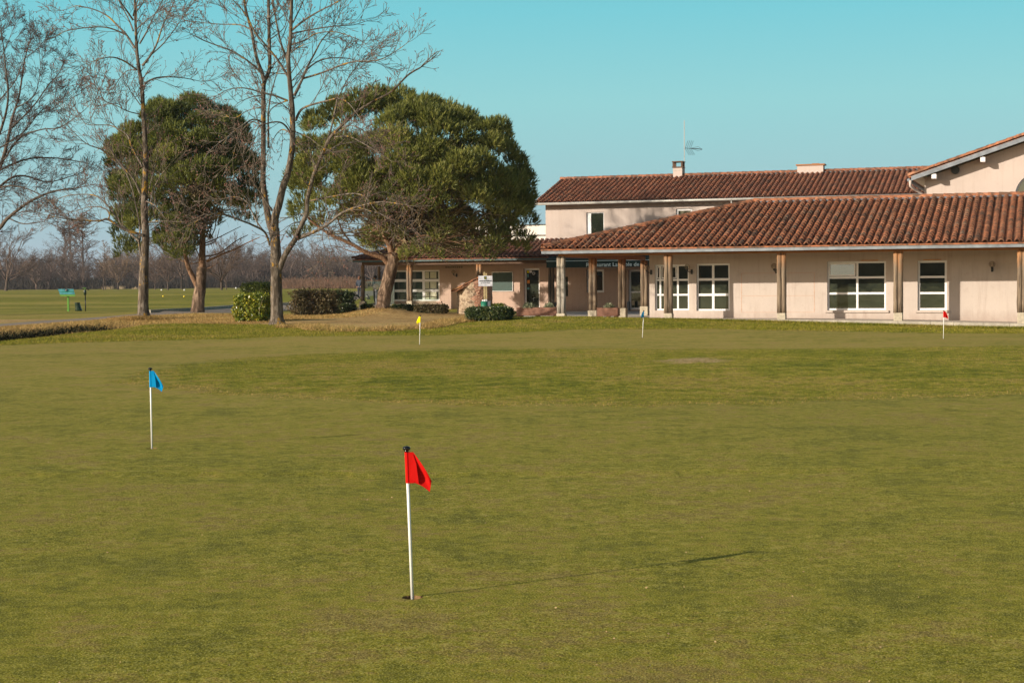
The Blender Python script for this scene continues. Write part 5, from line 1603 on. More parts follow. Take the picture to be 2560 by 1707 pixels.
stem2 = [([(957, 770), (961, 740), (970, 705), (977, 675), (982, 650), (985, 632)], .335, .30, .1),
         (r5((790, 940), (760, 840), (730, 780), (690, 680), (650, 620), (600, 520), (560, 420)), .17, .07, -.8),
         (r5((800, 960), (850, 850), (865, 740), (880, 600), (920, 450), (960, 300), (1000, 100)), .22, .08, .6),
         (r5((740, 1010), (690, 960), (600, 930), (500, 890), (400, 830), (200, 740), (60, 650), (-40, 560), (-80, 420)), .14, .04, -1.0)]
limb2 = [(r5((730, 790), (790, 740), (820, 690)), .07, .04, -.4), (r5((870, 640), (1000, 620), (1200, 580), (1260, 420), (1300, 340)), .09, .05, -.5),
         (r5((860, 700), (1000, 560), (1100, 470), (1160, 300)), .08, .04, 1.0), (r5((860, 760), (1100, 680), (1400, 620), (1800, 560)), .07, .03, 1.8), (r5((860, 780), (1150, 740), (1500, 740), (1900, 700), (2100, 640)), .06, .02, .6),
         (r5((850, 800), (1100, 800), (1400, 800), (1700, 770), (1950, 740)), .05, .02, -1.2), (r5((840, 830), (950, 860), (1100, 900), (1250, 950), (1320, 1000)), .035, .012, -2.6), (r5((850, 820), (1000, 790), (1150, 760), (1260, 800)), .035, .012, -2.6),
         (r5((640, 620), (540, 560), (400, 500), (250, 420)), .06, .02, 1.0), (r5((400, 830), (300, 700), (250, 560), (230, 420)), .05, .02, -.7), (r5((560, 900), (400, 900), (250, 850), (100, 830)), .03, .01, 1.3),
         (r5((200, 740), (100, 560), (60, 400)), .04, .02, 1.2), (r5((900, 520), (1060, 380), (1100, 200)), .09, .04, -1.2)]
R8 = random.Random(88)
for _ in range(26):   # fan of thin boughs on the open underside
    ex, ey = (R8.uniform(1120, 1320), R8.uniform(545, 640)) if _ % 3 else (R8.uniform(800, 930), R8.uniform(560, 625))
    sx_ = R8.uniform(975, 1000); sy_ = R8.uniform(585, 655)
    mx_, my_ = (sx_ + ex) / 2, (sy_ + ey) / 2 + R8.uniform(-18, 14)
    limb2.append(([(sx_, sy_), (sx_ * .7 + ex * .3, sy_ * .7 + ey * .3 + R8.uniform(-10, 10)), (mx_, my_), (ex, ey)], R8.uniform(.03, .05), .010, R8.uniform(-3.5, 3.5)))
pine("umbrella_pine", "broad dense umbrella pine with leaning trunk in front of the restaurant wing", Y2, (959, 768), stem2, limb2, lob2, (m_pinebark, m_pinelimb, m_pinetwig), 21, m_needle, 1.0, center=(1000, 560))

Y1 = 91.0
outl1 = [(660, 520), (655, 450), (648, 380), (625, 330), (600, 290), (560, 258), (520, 240), (470, 232), (430, 236), (400, 247), (365, 265), (345, 300), (300, 325), (280, 350), (270, 390), (275, 450), (290, 520), (320, 580)]
lob1 = dome_lobes(Y1, outl1, 465, 480, 4.4, 4.0, 8, 84, (.50, .92), low=-.10)
for _ in range(58):
    x, y = R5.uniform(300, 500), R5.uniform(490, 640); lob1.append((atY(x, y, Y1 + R5.uniform(-3, 2.5)), R5.uniform(.35, .7), .7, .5))
for _ in range(10):
    x, y = R5.uniform(400, 470), R5.uniform(545, 625); lob1.append((atY(x, y, Y1 - R5.uniform(1, 3)), R5.uniform(.35, .55), .7, .7))
for _ in range(18):
    x, y = R5.uniform(520, 640), R5.uniform(470, 560); lob1.append((atY(x, y, Y1 + R5.uniform(-2.5, 2.5)), R5.uniform(.35, .6), .6, .5))
stem1 = [([(494, 779), (497, 745), (500, 720), (503, 690), (505, 668)], .37, .26, 0),
         (a4((1420, 1180), (1435, 1050), (1440, 900), (1442, 700), (1440, 500), (1442, 300), (1430, 100), (1420, -60)), .24, .08, .3),
         (a4((1400, 1190), (1360, 1110), (1310, 1000), (1285, 900), (1270, 820), (1230, 680), (1180, 500)), .17, .06, -.6)]
limb1 = [(a4((1480, 945), (1560, 910), (1650, 870), (1750, 830), (1867, 770), (1980, 720)), .075, .02, -1.0), (a4((1470, 900), (1600, 870), (1750, 760), (1867, 700)), .05, .02, 1.0),
         (a4((1460, 800), (1560, 760), (1600, 640)), .04, .015, -.6), (a4((1460, 780), (1560, 740), (1680, 680), (1800, 620)), .04, .015, .8), (a4((1470, 1020), (1540, 990), (1600, 950)), .03, .012, -.5),
         (a4((1430, 700), (1300, 600), (1150, 520), (1050, 500)), .06, .02, .9), (a4((1430, 500), (1550, 350), (1700, 250)), .07, .02, -.6), (a4((1430, 400), (1300, 250), (1150, 100)), .07, .02, .7), (a4((1420, 940), (1380, 830), (1280, 760), (1200, 700)), .04, .012, -1.2),
         (a4((1430, 960), (1300, 960), (1150, 880), (1050, 800)), .035, .012, .6)]
pine("umbrella_pine", "rounder umbrella pine with forked trunk behind the tall slender bare tree", Y1, (494, 781), stem1, limb1, lob1, (m_pinebark, m_pinelimb, m_pinetwig), 33, m_needle1, 1.0, center=(505, 560))

# ------------------------------------------------------------------ far trees
def proto(kind, seed):
    """returns (trunk segs, twig segs) of a unit tree 10 m high"""
    R_ = random.Random(seed); T = []; S = []
    if kind == 'spread':
        Pq = dict(step=[.8, .5, .35, .3], wob=.14, trop=[.05, .04, .05, .05], rmin=.016, budlvl=9, budp=0, max=3, kids=[6, 6, 6, 0], ang=(.4, .95), lk=(.45, .65))
        p = Vector((0, 0, -.3)); h = R_.uniform(1.3, 1.9); T.append((*p, 0, 0, h, .26, .20))
        for k in range(8):
            a = 2 * math.pi * k / 8 + R_.uniform(-.3, .3); el = R_.uniform(.45, 1.25)
            grow(S, None, Vector((0, 0, h * R_.uniform(.85, 1.0))), Vector((math.cos(a) * math.cos(el), math.sin(a) * math.cos(el), math.sin(el))), R_.uniform(5, 7.5), .12, 0, Pq, R_)
    elif kind == 'round':
        Pq = dict(step=[.7, .5, .35, .3], wob=.10, trop=[.06, .05, .05, .05], rmin=.016, budlvl=9, budp=0, max=3, kids=[7, 6, 6, 0], ang=(.35, .8), lk=(.42, .6))
        h = 1.6; T.append((0, 0, -.3, 0, 0, h, .22, .17))
        for k in range(9):
            a = 2 * math.pi * k / 9 + R_.uniform(-.3, .3); el = R_.uniform(.5, 1.4)
            grow(S, None, Vector((0, 0, h)), Vector((math.cos(a) * math.cos(el), math.sin(a) * math.cos(el), math.sin(el))), R_.uniform(5, 7), .09, 0, Pq, R_)
    elif kind == 'slender':
        Pq = dict(step=[.7, .5, .35, .3], wob=.10, trop=[.05, .06, .06, .05], rmin=.014, budlvl=9, budp=0, max=3, kids=[5, 5, 5, 0], ang=(.35, .8), lk=(.4, .6))
        p = Vector((0, 0, -.3)); r = .17
        for i in range(14):
            q = Vector((R_.gauss(0, .06) + p.x, R_.gauss(0, .06) + p.y, p.z + .74)); T.append((*p, *q, r, r * .88)); p = q; r *= .88
            if i > 3:
                for _ in range(3):
                    a = R_.uniform(0, 6.28); el = R_.uniform(.5, 1.1); grow(S, None, p, Vector((math.cos(a) * math.cos(el), math.sin(a) * math.cos(el), math.sin(el))), R_.uniform(1.6, 3.4) * (1 - i / 26), .045, 1, Pq, R_)
    elif kind == 'birch':
        Pq = dict(step=[.7, .5, .35, .3], wob=.12, trop=[.05, .02, -.03, -.06], rmin=.014, budlvl=9, budp=0, max=3, kids=[5, 5, 5, 0], ang=(.35, .8), lk=(.4, .6))
        p = Vector((0, 0, -.3)); r = .13
        for i in range(14):
            q = Vector((R_.gauss(.03, .07) + p.x, R_.gauss(0, .06) + p.y, p.z + .74)); T.append((*p, *q, r, r * .88)); p = q; r *= .88
            if i > 3:
                for _ in range(2):
                    a = R_.uniform(0, 6.28); el = R_.uniform(.4, .9); d = Vector((math.cos(a) * math.cos(el), math.sin(a) * math.cos(el), math.sin(el))); e = p + d * 1.0
                    T.append((*p, *e, .04, .025)); grow(S, None, e, d, R_.uniform(1.2, 2.4), .03, 1, Pq, R_)
    elif kind == 'umbrella':
        Pq = dict(step=[.8, .5, .35, .3], wob=.15, trop=[-.015, .0, .03, .03], rmin=.018, budlvl=9, budp=0, max=3, kids=[8, 7, 6, 0], ang=(.35, .85), lk=(.42, .62))
        h = 3.4; T.append((0, 0, -.3, .1, 0, h, .24, .19)); T.append((0, 0, .1, -.8, 0, h + .2, .2, .13))
        for k in range(11):
            a = 2 * math.pi * k / 11 + R_.uniform(-.25, .25); el = R_.uniform(.25, 1.0)
            grow(S, None, Vector((.1, 0, h)), Vector((math.cos(a) * math.cos(el), math.sin(a) * math.cos(el), math.sin(el))), R_.uniform(6, 9), .13, 0, Pq, R_)
    return T, S
PROTO = {}
def tree_mesh(kind, seed, mt, ms):
    key = (kind, seed, mt.name, ms.name)
    if key not in PROTO:
        T, S = proto(kind, seed)
        hgt = max(s[5] for s in S); k = 10.0 / hgt
        for arr in (T, S):
            for i, s in enumerate(arr): arr[i] = tuple(v * k for v in s[:6]) + s[6:]
        V, F = seg_arrays(T, 7); t = np_mesh("trunk", V, F, mt)
        V, F = seg_arrays(S, 3); c = np_mesh("crown", V, F, ms)
        PROTO[key] = (t.data, c.data)
        bpy.data.objects.remove(t); bpy.data.objects.remove(c)
    return PROTO[key]
def far_tree(px, py, top, kind, seed, label, mt=None, ms=None, name="bare_tree", group=None, wide=1.0, rz=0.0, tilt=0.0, Yf=None):
    b = onG(px, py) if Yf is None else Vector((*atY(px, py, Yf)[:2], Hf(*atY(px, py, Yf)[:2])))
    h = (py - top) / FPX * b.y
    k = h / 10.0
    root = thing(name, b, label, "tree", group, rz)
    root.rotation_euler = (0, tilt, rz)
    root.scale = (k * wide, k * wide, k)
    for nm, me in zip(("trunk", "crown"), tree_mesh(kind, seed, mt or m_farbark, ms or m_fartwig)):
        o = bpy.data.objects.new(nm, me); COL.objects.link(o); o.parent = root
    return root
GW = "bare trees across the far fairway"
FT = [
    (15, 727, 555, 'spread', 1, "big bare tree with leaning trunk on the far fairway, leftmost", None, None, 1.0),
    (75, 724, 628, 'slender', 2, "thin young bare tree right of the big leaning far tree", None, m_fartwig, 1.0),
    (141, 722, 640, 'round', 3, "pale small tree behind the green tee board", m_birch, m_fartwig2, 1.2),
    (166, 719, 548, 'slender', 4, "tallest slim bare tree rising above the tee board", None, None, 1.6),
    (185, 719, 532, 'slender', 2, "slim bare tree left of the twin-stemmed tall far tree", None, None, 1.4),
    (205, 719, 528, 'slender', 4, "tall bare tree above the ball washer post", None, None, 1.8),
    (258, 725, 600, 'slender', 2, "narrow bare tree with straight thin stem left of the round fairway tree", None, m_fartwig2, .9),
    (264, 725, 640, 'slender', 4, "short thin companion stem beside the narrow fairway tree", None, None, .9),
    (295, 724, 620, 'round', 5, "round crowned bare tree standing alone left of the slender near trunk", None, m_fartwig2, 1.25),
    (388, 724, 630, 'round', 3, "small dark bare tree just right of the slender near trunk", None, None, .9),
    (420, 725, 612, 'round', 5, "dark round bare tree under the left pine foliage", None, None, 1.0),
    (455, 723, 560, 'spread', 6, "bare tree with thick trunk beside the left pine's fork", None, None, .8),
    (554, 725, 570, 'spread', 1, "thick trunked bare tree right of the left pine", None, None, .8),
    (567, 725, 620, 'slender', 2, "leaning thin stem beside the thick trunked far tree", None, None, .7),
    (612, 711, 590, 'umbrella', 7, "wide flat-topped dark tree behind the golden hedge", None, m_wood, 1.0),
    (630, 708, 640, 'birch', 8, "white stemmed birch left of the forked tree's trunk", m_birch, m_fartwig2, 1.0),
    (640, 709, 660, 'birch', 9, "short white birch leaning right beside the forked trunk", m_birch, m_fartwig2, 1.0),
    (724, 709, 610, 'birch', 8, "bright white birch just right of the forked tree", m_birch, m_fartwig2, .9),
    (731, 707, 618, 'birch', 9, "second white birch stem right of the forked tree", m_birch, m_fartwig2, .8),
    (797, 704, 602, 'spread', 10, "pale sycamore above the brown hedge", m_birch, m_fartwig2, .8),
    (826, 702, 640, 'round', 3, "brown round tree right of the pale sycamore", None, None, 1.0),
    (865, 702, 628, 'round', 5, "dark crowned far tree left of the pavilion roof", None, m_wood, 1.3),
    (893, 703, 640, 'spread', 6, "far bare tree seen beside the first dark pavilion post", None, None, 1.0),
    (944, 705, 645, 'spread', 10, "yellowish barked tree seen through the pavilion", m_limbA, m_fartwig2, 1.0),
]
for i, (px, py, top, kind, seed, lab, mt, ms, wd) in enumerate(FT):
    far_tree(px, py, top, kind, seed, lab, mt, ms, group=GW, wide=wd, rz=i * 1.3, tilt=.12 if 'leaning' in lab else 0)

# the wood beyond the course: one mass of bare trees
def wood_mass(name, label, region, n, seed, mat, hr, kinds=('spread', 'round', 'slender')):
    R_ = random.Random(seed); Vs, Fs = [], []; off = 0
    base = []
    for k, kd in enumerate(kinds):
        T, S = proto(kd, 60 + k)
        A = np.array(T + S); A = A[(A[:, 6] > .018) | (np.random.RandomState(k).rand(len(A)) < .35)]
        A[:, 6:] *= 1.6
        A[:, 0:6] *= 10.0 / A[:, 5].max(); base.append(A)
    for i in range(n):
        x, y = region(R_); h = R_.uniform(*hr) / 10.0; a = R_.uniform(0, 6.28); A = R_.choice(base).copy()
        ca, sa = math.cos(a), math.sin(a)
        for c in (0, 3):
            X, Yy = A[:, c].copy(), A[:, c + 1].copy()
            A[:, c] = (X * ca - Yy * sa) * h * 1.1 + x; A[:, c + 1] = (X * sa + Yy * ca) * h * 1.1 + y; A[:, c + 2] = A[:, c + 2] * h + 0.0
        V, F = seg_arrays(A, 3); Vs.append(V); Fs.append(F + off); off += len(V)
    o = np_mesh(name, np.vstack(Vs), np.vstack(Fs), mat)
    tag(o, label, "woodland", kind="stuff"); print(name, off)
    return o
wood_mass("woodland", "brown mass of bare trees closing the golf course", lambda R_: ((lambda y: (R_.uniform(-.36, .22) * y, y))(R_.uniform(500, 720))), 560, 5, m_wood, (8, 16.5))
wood_mass("woodland", "distant dark wood behind the photographer", lambda R_: (R_.uniform(-260, 60), R_.uniform(-170, -110)), 150, 6, m_wooddark, (9, 14))
# dark undergrowth at the foot of the wood and rusty scrub in front of it
def scrub(name, label, region, n, seed, mat, hr, lr=(0.8, 1.6), thick=.03, per=26):
    R_ = random.Random(seed); S = []
    for i in range(n):
        x, y = region(R_); z = Hf(x, y); h = R_.uniform(*hr)
        for _ in range(per):
            p = Vector((x + R_.gauss(0, h * .4), y + R_.gauss(0, h * .4), z - .05)); d = (UP + Vector((R_.gauss(0, .35), R_.gauss(0, .35), 0))).normalized()
            L = h * R_.uniform(.5, 1.0); q = p + d * L * .5; e = q + (d + rvec(R_) * .25).normalized() * L * .5
            S.append((*p, *q, thick, thick * .8)); S.append((*q, *e, thick * .8, thick * .4))
    V, F = seg_arrays(S, 3); o = np_mesh(name, V, F, mat); tag(o, label, "undergrowth", kind="stuff"); return o
scrub("undergrowth", "dark bushes along the foot of the far wood", lambda R_: ((lambda y: (R_.uniform(-.36, .2) * y, y))(R_.uniform(500, 560))), 2600, 3, m_wooddark, (2.0, 5.0), thick=.10, per=16)
scrub("undergrowth", "unseen dark scrub added behind the camera so the windows reflect dark", lambda R_: (R_.uniform(-260, 60), R_.uniform(-135, -108)), 1500, 8, m_wooddark, (5, 9), thick=.16, per=16)  # added out of view so the panes reflect dark, not bright sky
def reg_scrub(R_):
    px = R_.uniform(705, 900); p = onZ(px, R_.uniform(716.5, 724)); return p.x, p.y
scrub("undergrowth", "rusty brown scrub beyond the brown hedge", reg_scrub, 260, 4, m_scrub, (1.6, 3.6), thick=.05, per=34)
def reg_reed(R_):
    px = R_.uniform(215, 340); p = onZ(px, R_.uniform(718, 723)); return p.x, p.y
scrub("undergrowth", "pale dry reeds at the far edge of the fairway", reg_reed, 120, 5, plain("reed", (.42, .32, .2), .9, var=.2, scale=.5), (.6, 1.4), thick=.05, per=20)

# far hill
mb = MB()
xs = np.linspace(-900, 700, 60)
prevs = None
for i in range(len(xs) - 1):
    def hz(x): return 22 + 34 * math.exp(-((x + 350) / 230) ** 2) + 4 * math.sin(x * .017)
    a, b = xs[i], xs[i + 1]
    mb.face([(a, 3000, -2), (b, 3000, -2), (b, 3500, hz(b)), (a, 3500, hz(a))]); mb.face([(a, 3500, hz(a)), (b, 3500, hz(b)), (b, 4200, -2), (a, 4200, -2)])
tag(mb.build("hills", plain("hill_forest", (0.06, 0.075, 0.05), .95, scale=.01), smooth=True), kind="structure")

# ================================================================== HEDGES AND PLANTS
def hedge(name, label, cat, c, size, yaw, n, lm, leaf, seed, stem=True, lump=.12, group=None, tint_bias=0.0, hollow=0.5):
    """clipped bush: leaves all through a rounded block; c = ground centre"""
    rs = np.random.RandomState(seed); R_ = random.Random(seed)
    root = thing(name, c, label, cat, group)
    w, d, h = size
    v = rs.uniform(-1, 1, (n, 3)); 
    # push towards the shell
    m = np.max(np.abs(v), axis=1, keepdims=True); v = v / m * (m ** hollow)
    # round the corners
    l4 = (np.abs(v) ** 5).sum(1, keepdims=True) ** (1 / 5.0); v = v / np.maximum(l4, 1e-6) * np.minimum(m ** hollow, 1.0)
    lumpy = 1 + lump * (np.sin(v[:, 0] * w * 4 + seed) * np.sin(v[:, 1] * 5 + v[:, 2] * 4) + .6 * np.sin(v[:, 0] * w * 9 + v[:, 2] * 8 + 2)) 
    P_ = v * np.array([w / 2, d / 2, h / 2]) * lumpy[:, None]
    P_[:, 2] = np.maximum(P_[:, 2] + h / 2 + .04, .02)
    nrm = v + rs.normal(size=v.shape) * .6 + np.array([0, 0, .25])
    ca, sa = math.cos(yaw), math.sin(yaw); Rm = np.array([[ca, sa, 0], [-sa, ca, 0], [0, 0, 1]])
    P_ = P_ @ Rm + np.array(c); nrm = nrm @ Rm
    # leaves face outwards: lie roughly in the surface
    t_ = np.clip(rs.beta(2, 2.6, n) + tint_bias + .10 * np.sin(v[:, 0] * 6 + 1), 0, 1)
    V, F, T = leaf_quads(P_, np.cross(nrm, rs.normal(size=(n, 3))) + nrm * .35, leaf, leaf * .55, rs, t_)
    np_mesh("foliage", V, F, lm, root, tint=T)
    if stem:
        S = []
        for k in range(26):
            x = R_.uniform(-w * .38, w * .38); y = R_.uniform(-d * .35, d * .35)
            p = Vector((x, y, -.05)); q = Vector((x + R_.gauss(0, .1), y + R_.gauss(0, .1), h * .5)); e = Vector((x + R_.gauss(0, .2), y + R_.gauss(0, .2), h * .9))
            def wv(a): return (a.x * ca - a.y * sa + c[0], a.x * sa + a.y * ca + c[1], a.z + c[2])
            S.append((*wv(p), *wv(q), .016, .011)); S.append((*wv(q), *wv(e), .011, .005))
        V, F = seg_arrays(S, 4); np_mesh("stems", V, F, m_pinetwig, root)
    return root
def place_hedge(px0, px1, pyb, pyt, depth, **kw):
    g = onG((px0 + px1) / 2, pyb); sc_ = FPX / g.y
    w = (px1 - px0) / sc_; h = (pyb - pyt) / sc_
    c = Vector((g.x, g.y + depth / 2, Hf(g.x, g.y + depth / 2)))
    return dict(c=c, size=(w, depth, h), **kw)
hedge("hedge", "golden green leafy bush in front of the forked tree", "bush", **place_hedge(584, 668, 805, 738, 1.2, yaw=-.2, n=9500, lm=m_leafY, leaf=.10, seed=1, lump=.07, tint_bias=.12))
hedge("hedge", "taller dark clipped bush just behind the golden bush", "bush", **place_hedge(598, 690, 778, 708, 1.4, yaw=-.2, n=8500, lm=m_leafY, leaf=.10, seed=2, lump=.05, tint_bias=-.12))
hedge("hedge", "loose brown and dark green bush right of the forked tree", "bush", **place_hedge(727, 835, 789, 729, 1.5, yaw=-.1, n=9000, lm=m_leafB, leaf=.11, seed=3, lump=.22, hollow=.75))
hedge("hedge", "dark green bush merging into the brown one, nearer the pavilion", "bush", **place_hedge(790, 882, 784, 731, 1.4, yaw=-.2, n=8000, lm=m_leafD, leaf=.11, seed=4, lump=.18, tint_bias=.05, hollow=.7))
hedge("hedge", "low clipped hedge at the foot of the dark green bush", "bush", **place_hedge(820, 888, 785, 762, .8, yaw=-.15, n=4200, lm=m_leafD, leaf=.09, seed=5, lump=.05, tint_bias=.10))
hedge("hedge", "low dense hedge in front of the sign and green bin", "bush", **place_hedge(1166, 1280, 803, 773, 1.0, yaw=-.32, n=12000, lm=m_leafD, leaf=.075, seed=6, lump=.05, tint_bias=.10))
hedge("hedge", "small yellow-tipped hedge behind the green bin", "bush", **place_hedge(1222, 1262, 785, 762, .7, yaw=-.3, n=2600, lm=m_leafY, leaf=.07, seed=7, lump=.08, tint_bias=-.15))
def hedge_at(px0, px1, pyt, Y, h, depth, **kw):
    p = atY((px0 + px1) / 2, pyt, Y); w = (px1 - px0) / FPX * Y
    return dict(c=Vector((p.x, Y, p.z - h)), size=(w, depth, h), **kw)
hedge("hedge", "low green hedge right at the big pine's foot, before the pavilion", "bush", **hedge_at(975, 1040, 764, 84, .48, .6, yaw=-.25, n=3800, lm=m_leafD, leaf=.09, seed=8, lump=.06, tint_bias=.12))
hedge("hedge", "low brownish hedge between the pavilion window and the stone shed", "bush", **hedge_at(1036, 1120, 763.5, 83, .50, .6, yaw=-.25, n=4600, lm=m_leafB, leaf=.09, seed=9, lump=.08, tint_bias=-.05))
hedge("hedge", "small low bush at the foot of the first dark pavilion post", "bush", **hedge_at(903, 932, 763, 86, .40, .5, yaw=-.2, n=1600, lm=m_leafY, leaf=.09, seed=10, lump=.1, tint_bias=-.1))

# planters
def planter(px0, px1, pyt, pyb, Y, label, plants, seed, yaw=-.327):
    R_ = random.Random(seed); rs = np.random.RandomState(seed)
    p0 = atY(px0, pyb, Y); p1 = atY(px1, pyb, Y); zt = atY((px0 + px1) / 2, pyt, Y).z; zb = p0.z
    L = (p1.x - p0.x) / math.cos(yaw); c = Vector(((p0.x + p1.x) / 2, Y, zb - .11))
    root = thing("planter", c, label, "planter", "brown plank planters on the terrace")
    ca, sa = math.cos(yaw), math.sin(yaw)
    fr_ = lambda x, y, z: Vector((c.x + x * ca - y * sa, c.y + x * sa + y * ca, z))
    mb = MB(fr_); h = zt - zb; nb = 4
    for i in range(nb):
        z0 = zb + h * i / nb + .004; z1 = zb + h * (i + 1) / nb - .004
        mb.box((-L / 2, -.2, z0), (L / 2, -.17, z1)); mb.box((-L / 2, .17, z0), (L / 2, .2, z1))
        mb.box((-L / 2, -.168, z0), (-L / 2 + .03, .168, z1)); mb.box((L / 2 - .03, -.168, z0), (L / 2, .168, z1))
    mb.box((-L / 2 - .01, -.21, zt), (L / 2 + .01, -.14, zt + .02)); mb.box((-L / 2 - .01, .14, zt), (L / 2 + .01, .21, zt + .02))
    mb.build("trough", m_planter, root)
    mb = MB(fr_); mb.box((-L / 2 + .035, -.165, zt - .06), (L / 2 - .035, .165, zt - .03)); mb.build("soil", m_soil, root)
    fx = [-L / 2 + .12, 0, L / 2 - .12] if L < 2.2 else [-L / 2 + .15, -L / 6, L / 6, L / 2 - .15]
    for x in fx:
        mb = MB(fr_); mb.box((x - .07, -.15, zb - .11), (x + .07, .15, zb - .001)); mb.build("foot", m_beamdark, root)
    for (px, r) in plants:
        q = atY(px, pyt, Y); n = 420
        v = rs.normal(size=(n, 3)); v /= np.linalg.norm(v, axis=1, keepdims=True); v[:, 2] = np.abs(v[:, 2])
        rad = rs.uniform(.4, 1, (n, 1)); P_ = np.array([q.x, q.y, zt - .02]) + v * rad * np.array([r, r * .8, r * .95])
        V, F, T = leaf_quads(P_, v + rs.normal(size=(n, 3)) * .4 + np.array([0, 0, .5]), .09, .035, rs)
        pl_ = thing("sage_plant", (q.x, q.y, zt - .04), "grey green leafy plant " + {0: "left in the long planter", 1: "right in the long planter", 2: "in the short planter between the logs"}[len(PLANTS)], "plant", "grey green plants in the planters")
        PLANTS.append(1)
        np_mesh("foliage", V, F, m_sage, pl_, tint=T)
        S = [(q.x, q.y, zt - .05, *(np.array([q.x, q.y, zt - .02]) + v[k] * rad[k] * r * .8), .006, .003) for k in range(20)]
        V, F = seg_arrays(S, 3); np_mesh("stems", V, F, m_pinetwig, pl_)
PLANTS = []
planter(1295, 1394.5, 769.5, 789.5, 69.5, "long brown plank planter left of the weathered corner post", [(1322, .24), (1372, .20)], 1)
planter(1495.5, 1546.5, 770.5, 790.5, 70.4, "short brown plank planter between two log posts", [(1523, .22)], 2)

# ================================================================== STONE SHED, SIGN, BIN
m_stone, n_, b_ = nodes("rubble_stone")
vt = n_.nodes.new("ShaderNodeTexVoronoi"); vt.inputs["Scale"].default_value = 4.2; vt.feature = 'F1'
cc = objco(n_, (1, 1, 1.7)); dn = n_.nodes.new("ShaderNodeTexNoise"); dn.inputs["Scale"].default_value = 3; lk(n_, cc, dn.inputs["Vector"])
va = n_.nodes.new("ShaderNodeVectorMath"); va.operation = 'MULTIPLY_ADD'; va.inputs[1].default_value = (.25, .25, .25); lk(n_, dn.outputs["Color"], va.inputs[0]); lk(n_, cc, va.inputs[2])
lk(n_, va.outputs[0], vt.inputs["Vector"])
ve = n_.nodes.new("ShaderNodeTexVoronoi"); ve.feature = 'DISTANCE_TO_EDGE'; ve.inputs["Scale"].default_value = 4.2; lk(n_, va.outputs[0], ve.inputs["Vector"])
sc_ = ramp(n_, vt.outputs["Color"], [(0.1, (0.24, 0.17, 0.11)), (0.35, (0.38, 0.28, 0.19)), (0.6, (0.17, 0.12, 0.085)), (0.8, (0.42, 0.33, 0.23))])
mort = ramp(n_, ve.outputs["Distance"], [(0.03, (1, 1, 1)), (0.09, (0, 0, 0))])
bk = n_.nodes.new("ShaderNodeTexBrick"); bk.inputs["Scale"].default_value = 1.0; bk.inputs["Brick Width"].default_value = .24; bk.inputs["Row Height"].default_value = .075; bk.inputs["Mortar Size"].default_value = .012
bk.inputs["Color1"].default_value = (0.36, 0.12, 0.07, 1); bk.inputs["Color2"].default_value = (0.44, 0.20, 0.12, 1); bk.inputs["Mortar"].default_value = (.45, .36, .27, 1)
tcb = n_.nodes.new("ShaderNodeTexCoord"); sxb = n_.nodes.new("ShaderNodeSeparateXYZ"); lk(n_, tcb.outputs["Object"], sxb.inputs[0])
cxb = n_.nodes.new("ShaderNodeCombineXYZ"); lk(n_, math_(n_, 'MULTIPLY', sxb.outputs[0], 1.2), cxb.inputs[0]); lk(n_, sxb.outputs[2], cxb.inputs[1]); lk(n_, cxb.outputs[0], bk.inputs["Vector"])
stone = mix(n_, mort, sc_, (0.46, 0.36, 0.26))
# brick patches: a band at mid height and the right-hand side
mk = math_(n_, 'ADD', math_(n_, 'MULTIPLY', sxb.outputs[0], 1.6), math_(n_, 'MULTIPLY', noise(n_, cc, 3.0, 4), 1.6)); mk = math_(n_, 'MULTIPLY', math_(n_, 'SUBTRACT', mk, .70), 6.0, True)
lk(n_, mix(n_, mk, stone, bk.outputs["Color"]), b_.inputs["Base Color"]); b_.inputs["Roughness"].default_value = .95
bump(n_, b_, ve.outputs["Distance"], .9, .06)
gs = onG(1186, 785)
shed = thing("stone_shed", (gs.x, gs.y + .9, gs.z), "small round rubble stone and brick shed with sloping tile cap", "shed")
mb = MB(); k = FPX / gs.y; r_ = 45 / k
cx, cy = gs.x + .0, gs.y + .92
N_ = 40; rr5 = random.Random(4)
ringb, ringt = [], []
def cap_h(x): # cap rises to the right
    return 1.20 + .62 * min(1, max(0, (x + r_) / (1.35 * r_)))
rows = 9
grid = []
for i in range(rows + 1):
    ring = []
    for j in range(N_):
        a = 2 * math.pi * j / N_; x, y = math.cos(a) * r_, math.sin(a) * r_
        h = cap_h(x) * i / rows
        q = 1 + rr5.uniform(-.012, .012)
        ring.append(mb.P((cx + x * q, cy + y * q, gs.z - .15 + (h + .15) if i else gs.z - .2)))
    grid.append(ring)
for A, B in zip(grid, grid[1:]):
    for j in range(N_): mb.quad_idx([A[j], A[(j + 1) % N_], B[(j + 1) % N_], B[j]])
mb.build("masonry", m_stone, shed, smooth=False)
mb = MB()
gS = Vector((1.35 * r_, 0, .62)).normalized()
O_ = Vector((cx - r_ - .22, cy - r_ * .98, gs.z + 1.20 - .08))
aS = Vector((0, 1, 0))
tile_slope(mb, Vector((O_.x, O_.y + 2 * r_, O_.z)), -aS, gS, 2 * r_, 1.7, lambda x: 0.25 * abs(x - r_) ** 2, lambda x: 1.75, w=.24, course=.36, seed=77)
slab_poly(mb, [Vector((O_.x + .1, O_.y, O_.z + .03)), Vector((O_.x + .1, O_.y + 2 * r_, O_.z + .03)), Vector((O_.x + .1, O_.y + 2 * r_, O_.z + .03)) + gS * 1.6, Vector((O_.x + .1, O_.y, O_.z + .03)) + gS * 1.6], .04)
mb.build("tile_cap", tile_mat("orange_lichen_tile", [(0.20, 0.08, 0.04), (0.36, 0.14, 0.06), (0.45, 0.19, 0.08), (0.5, 0.28, 0.05)], .9), shed)

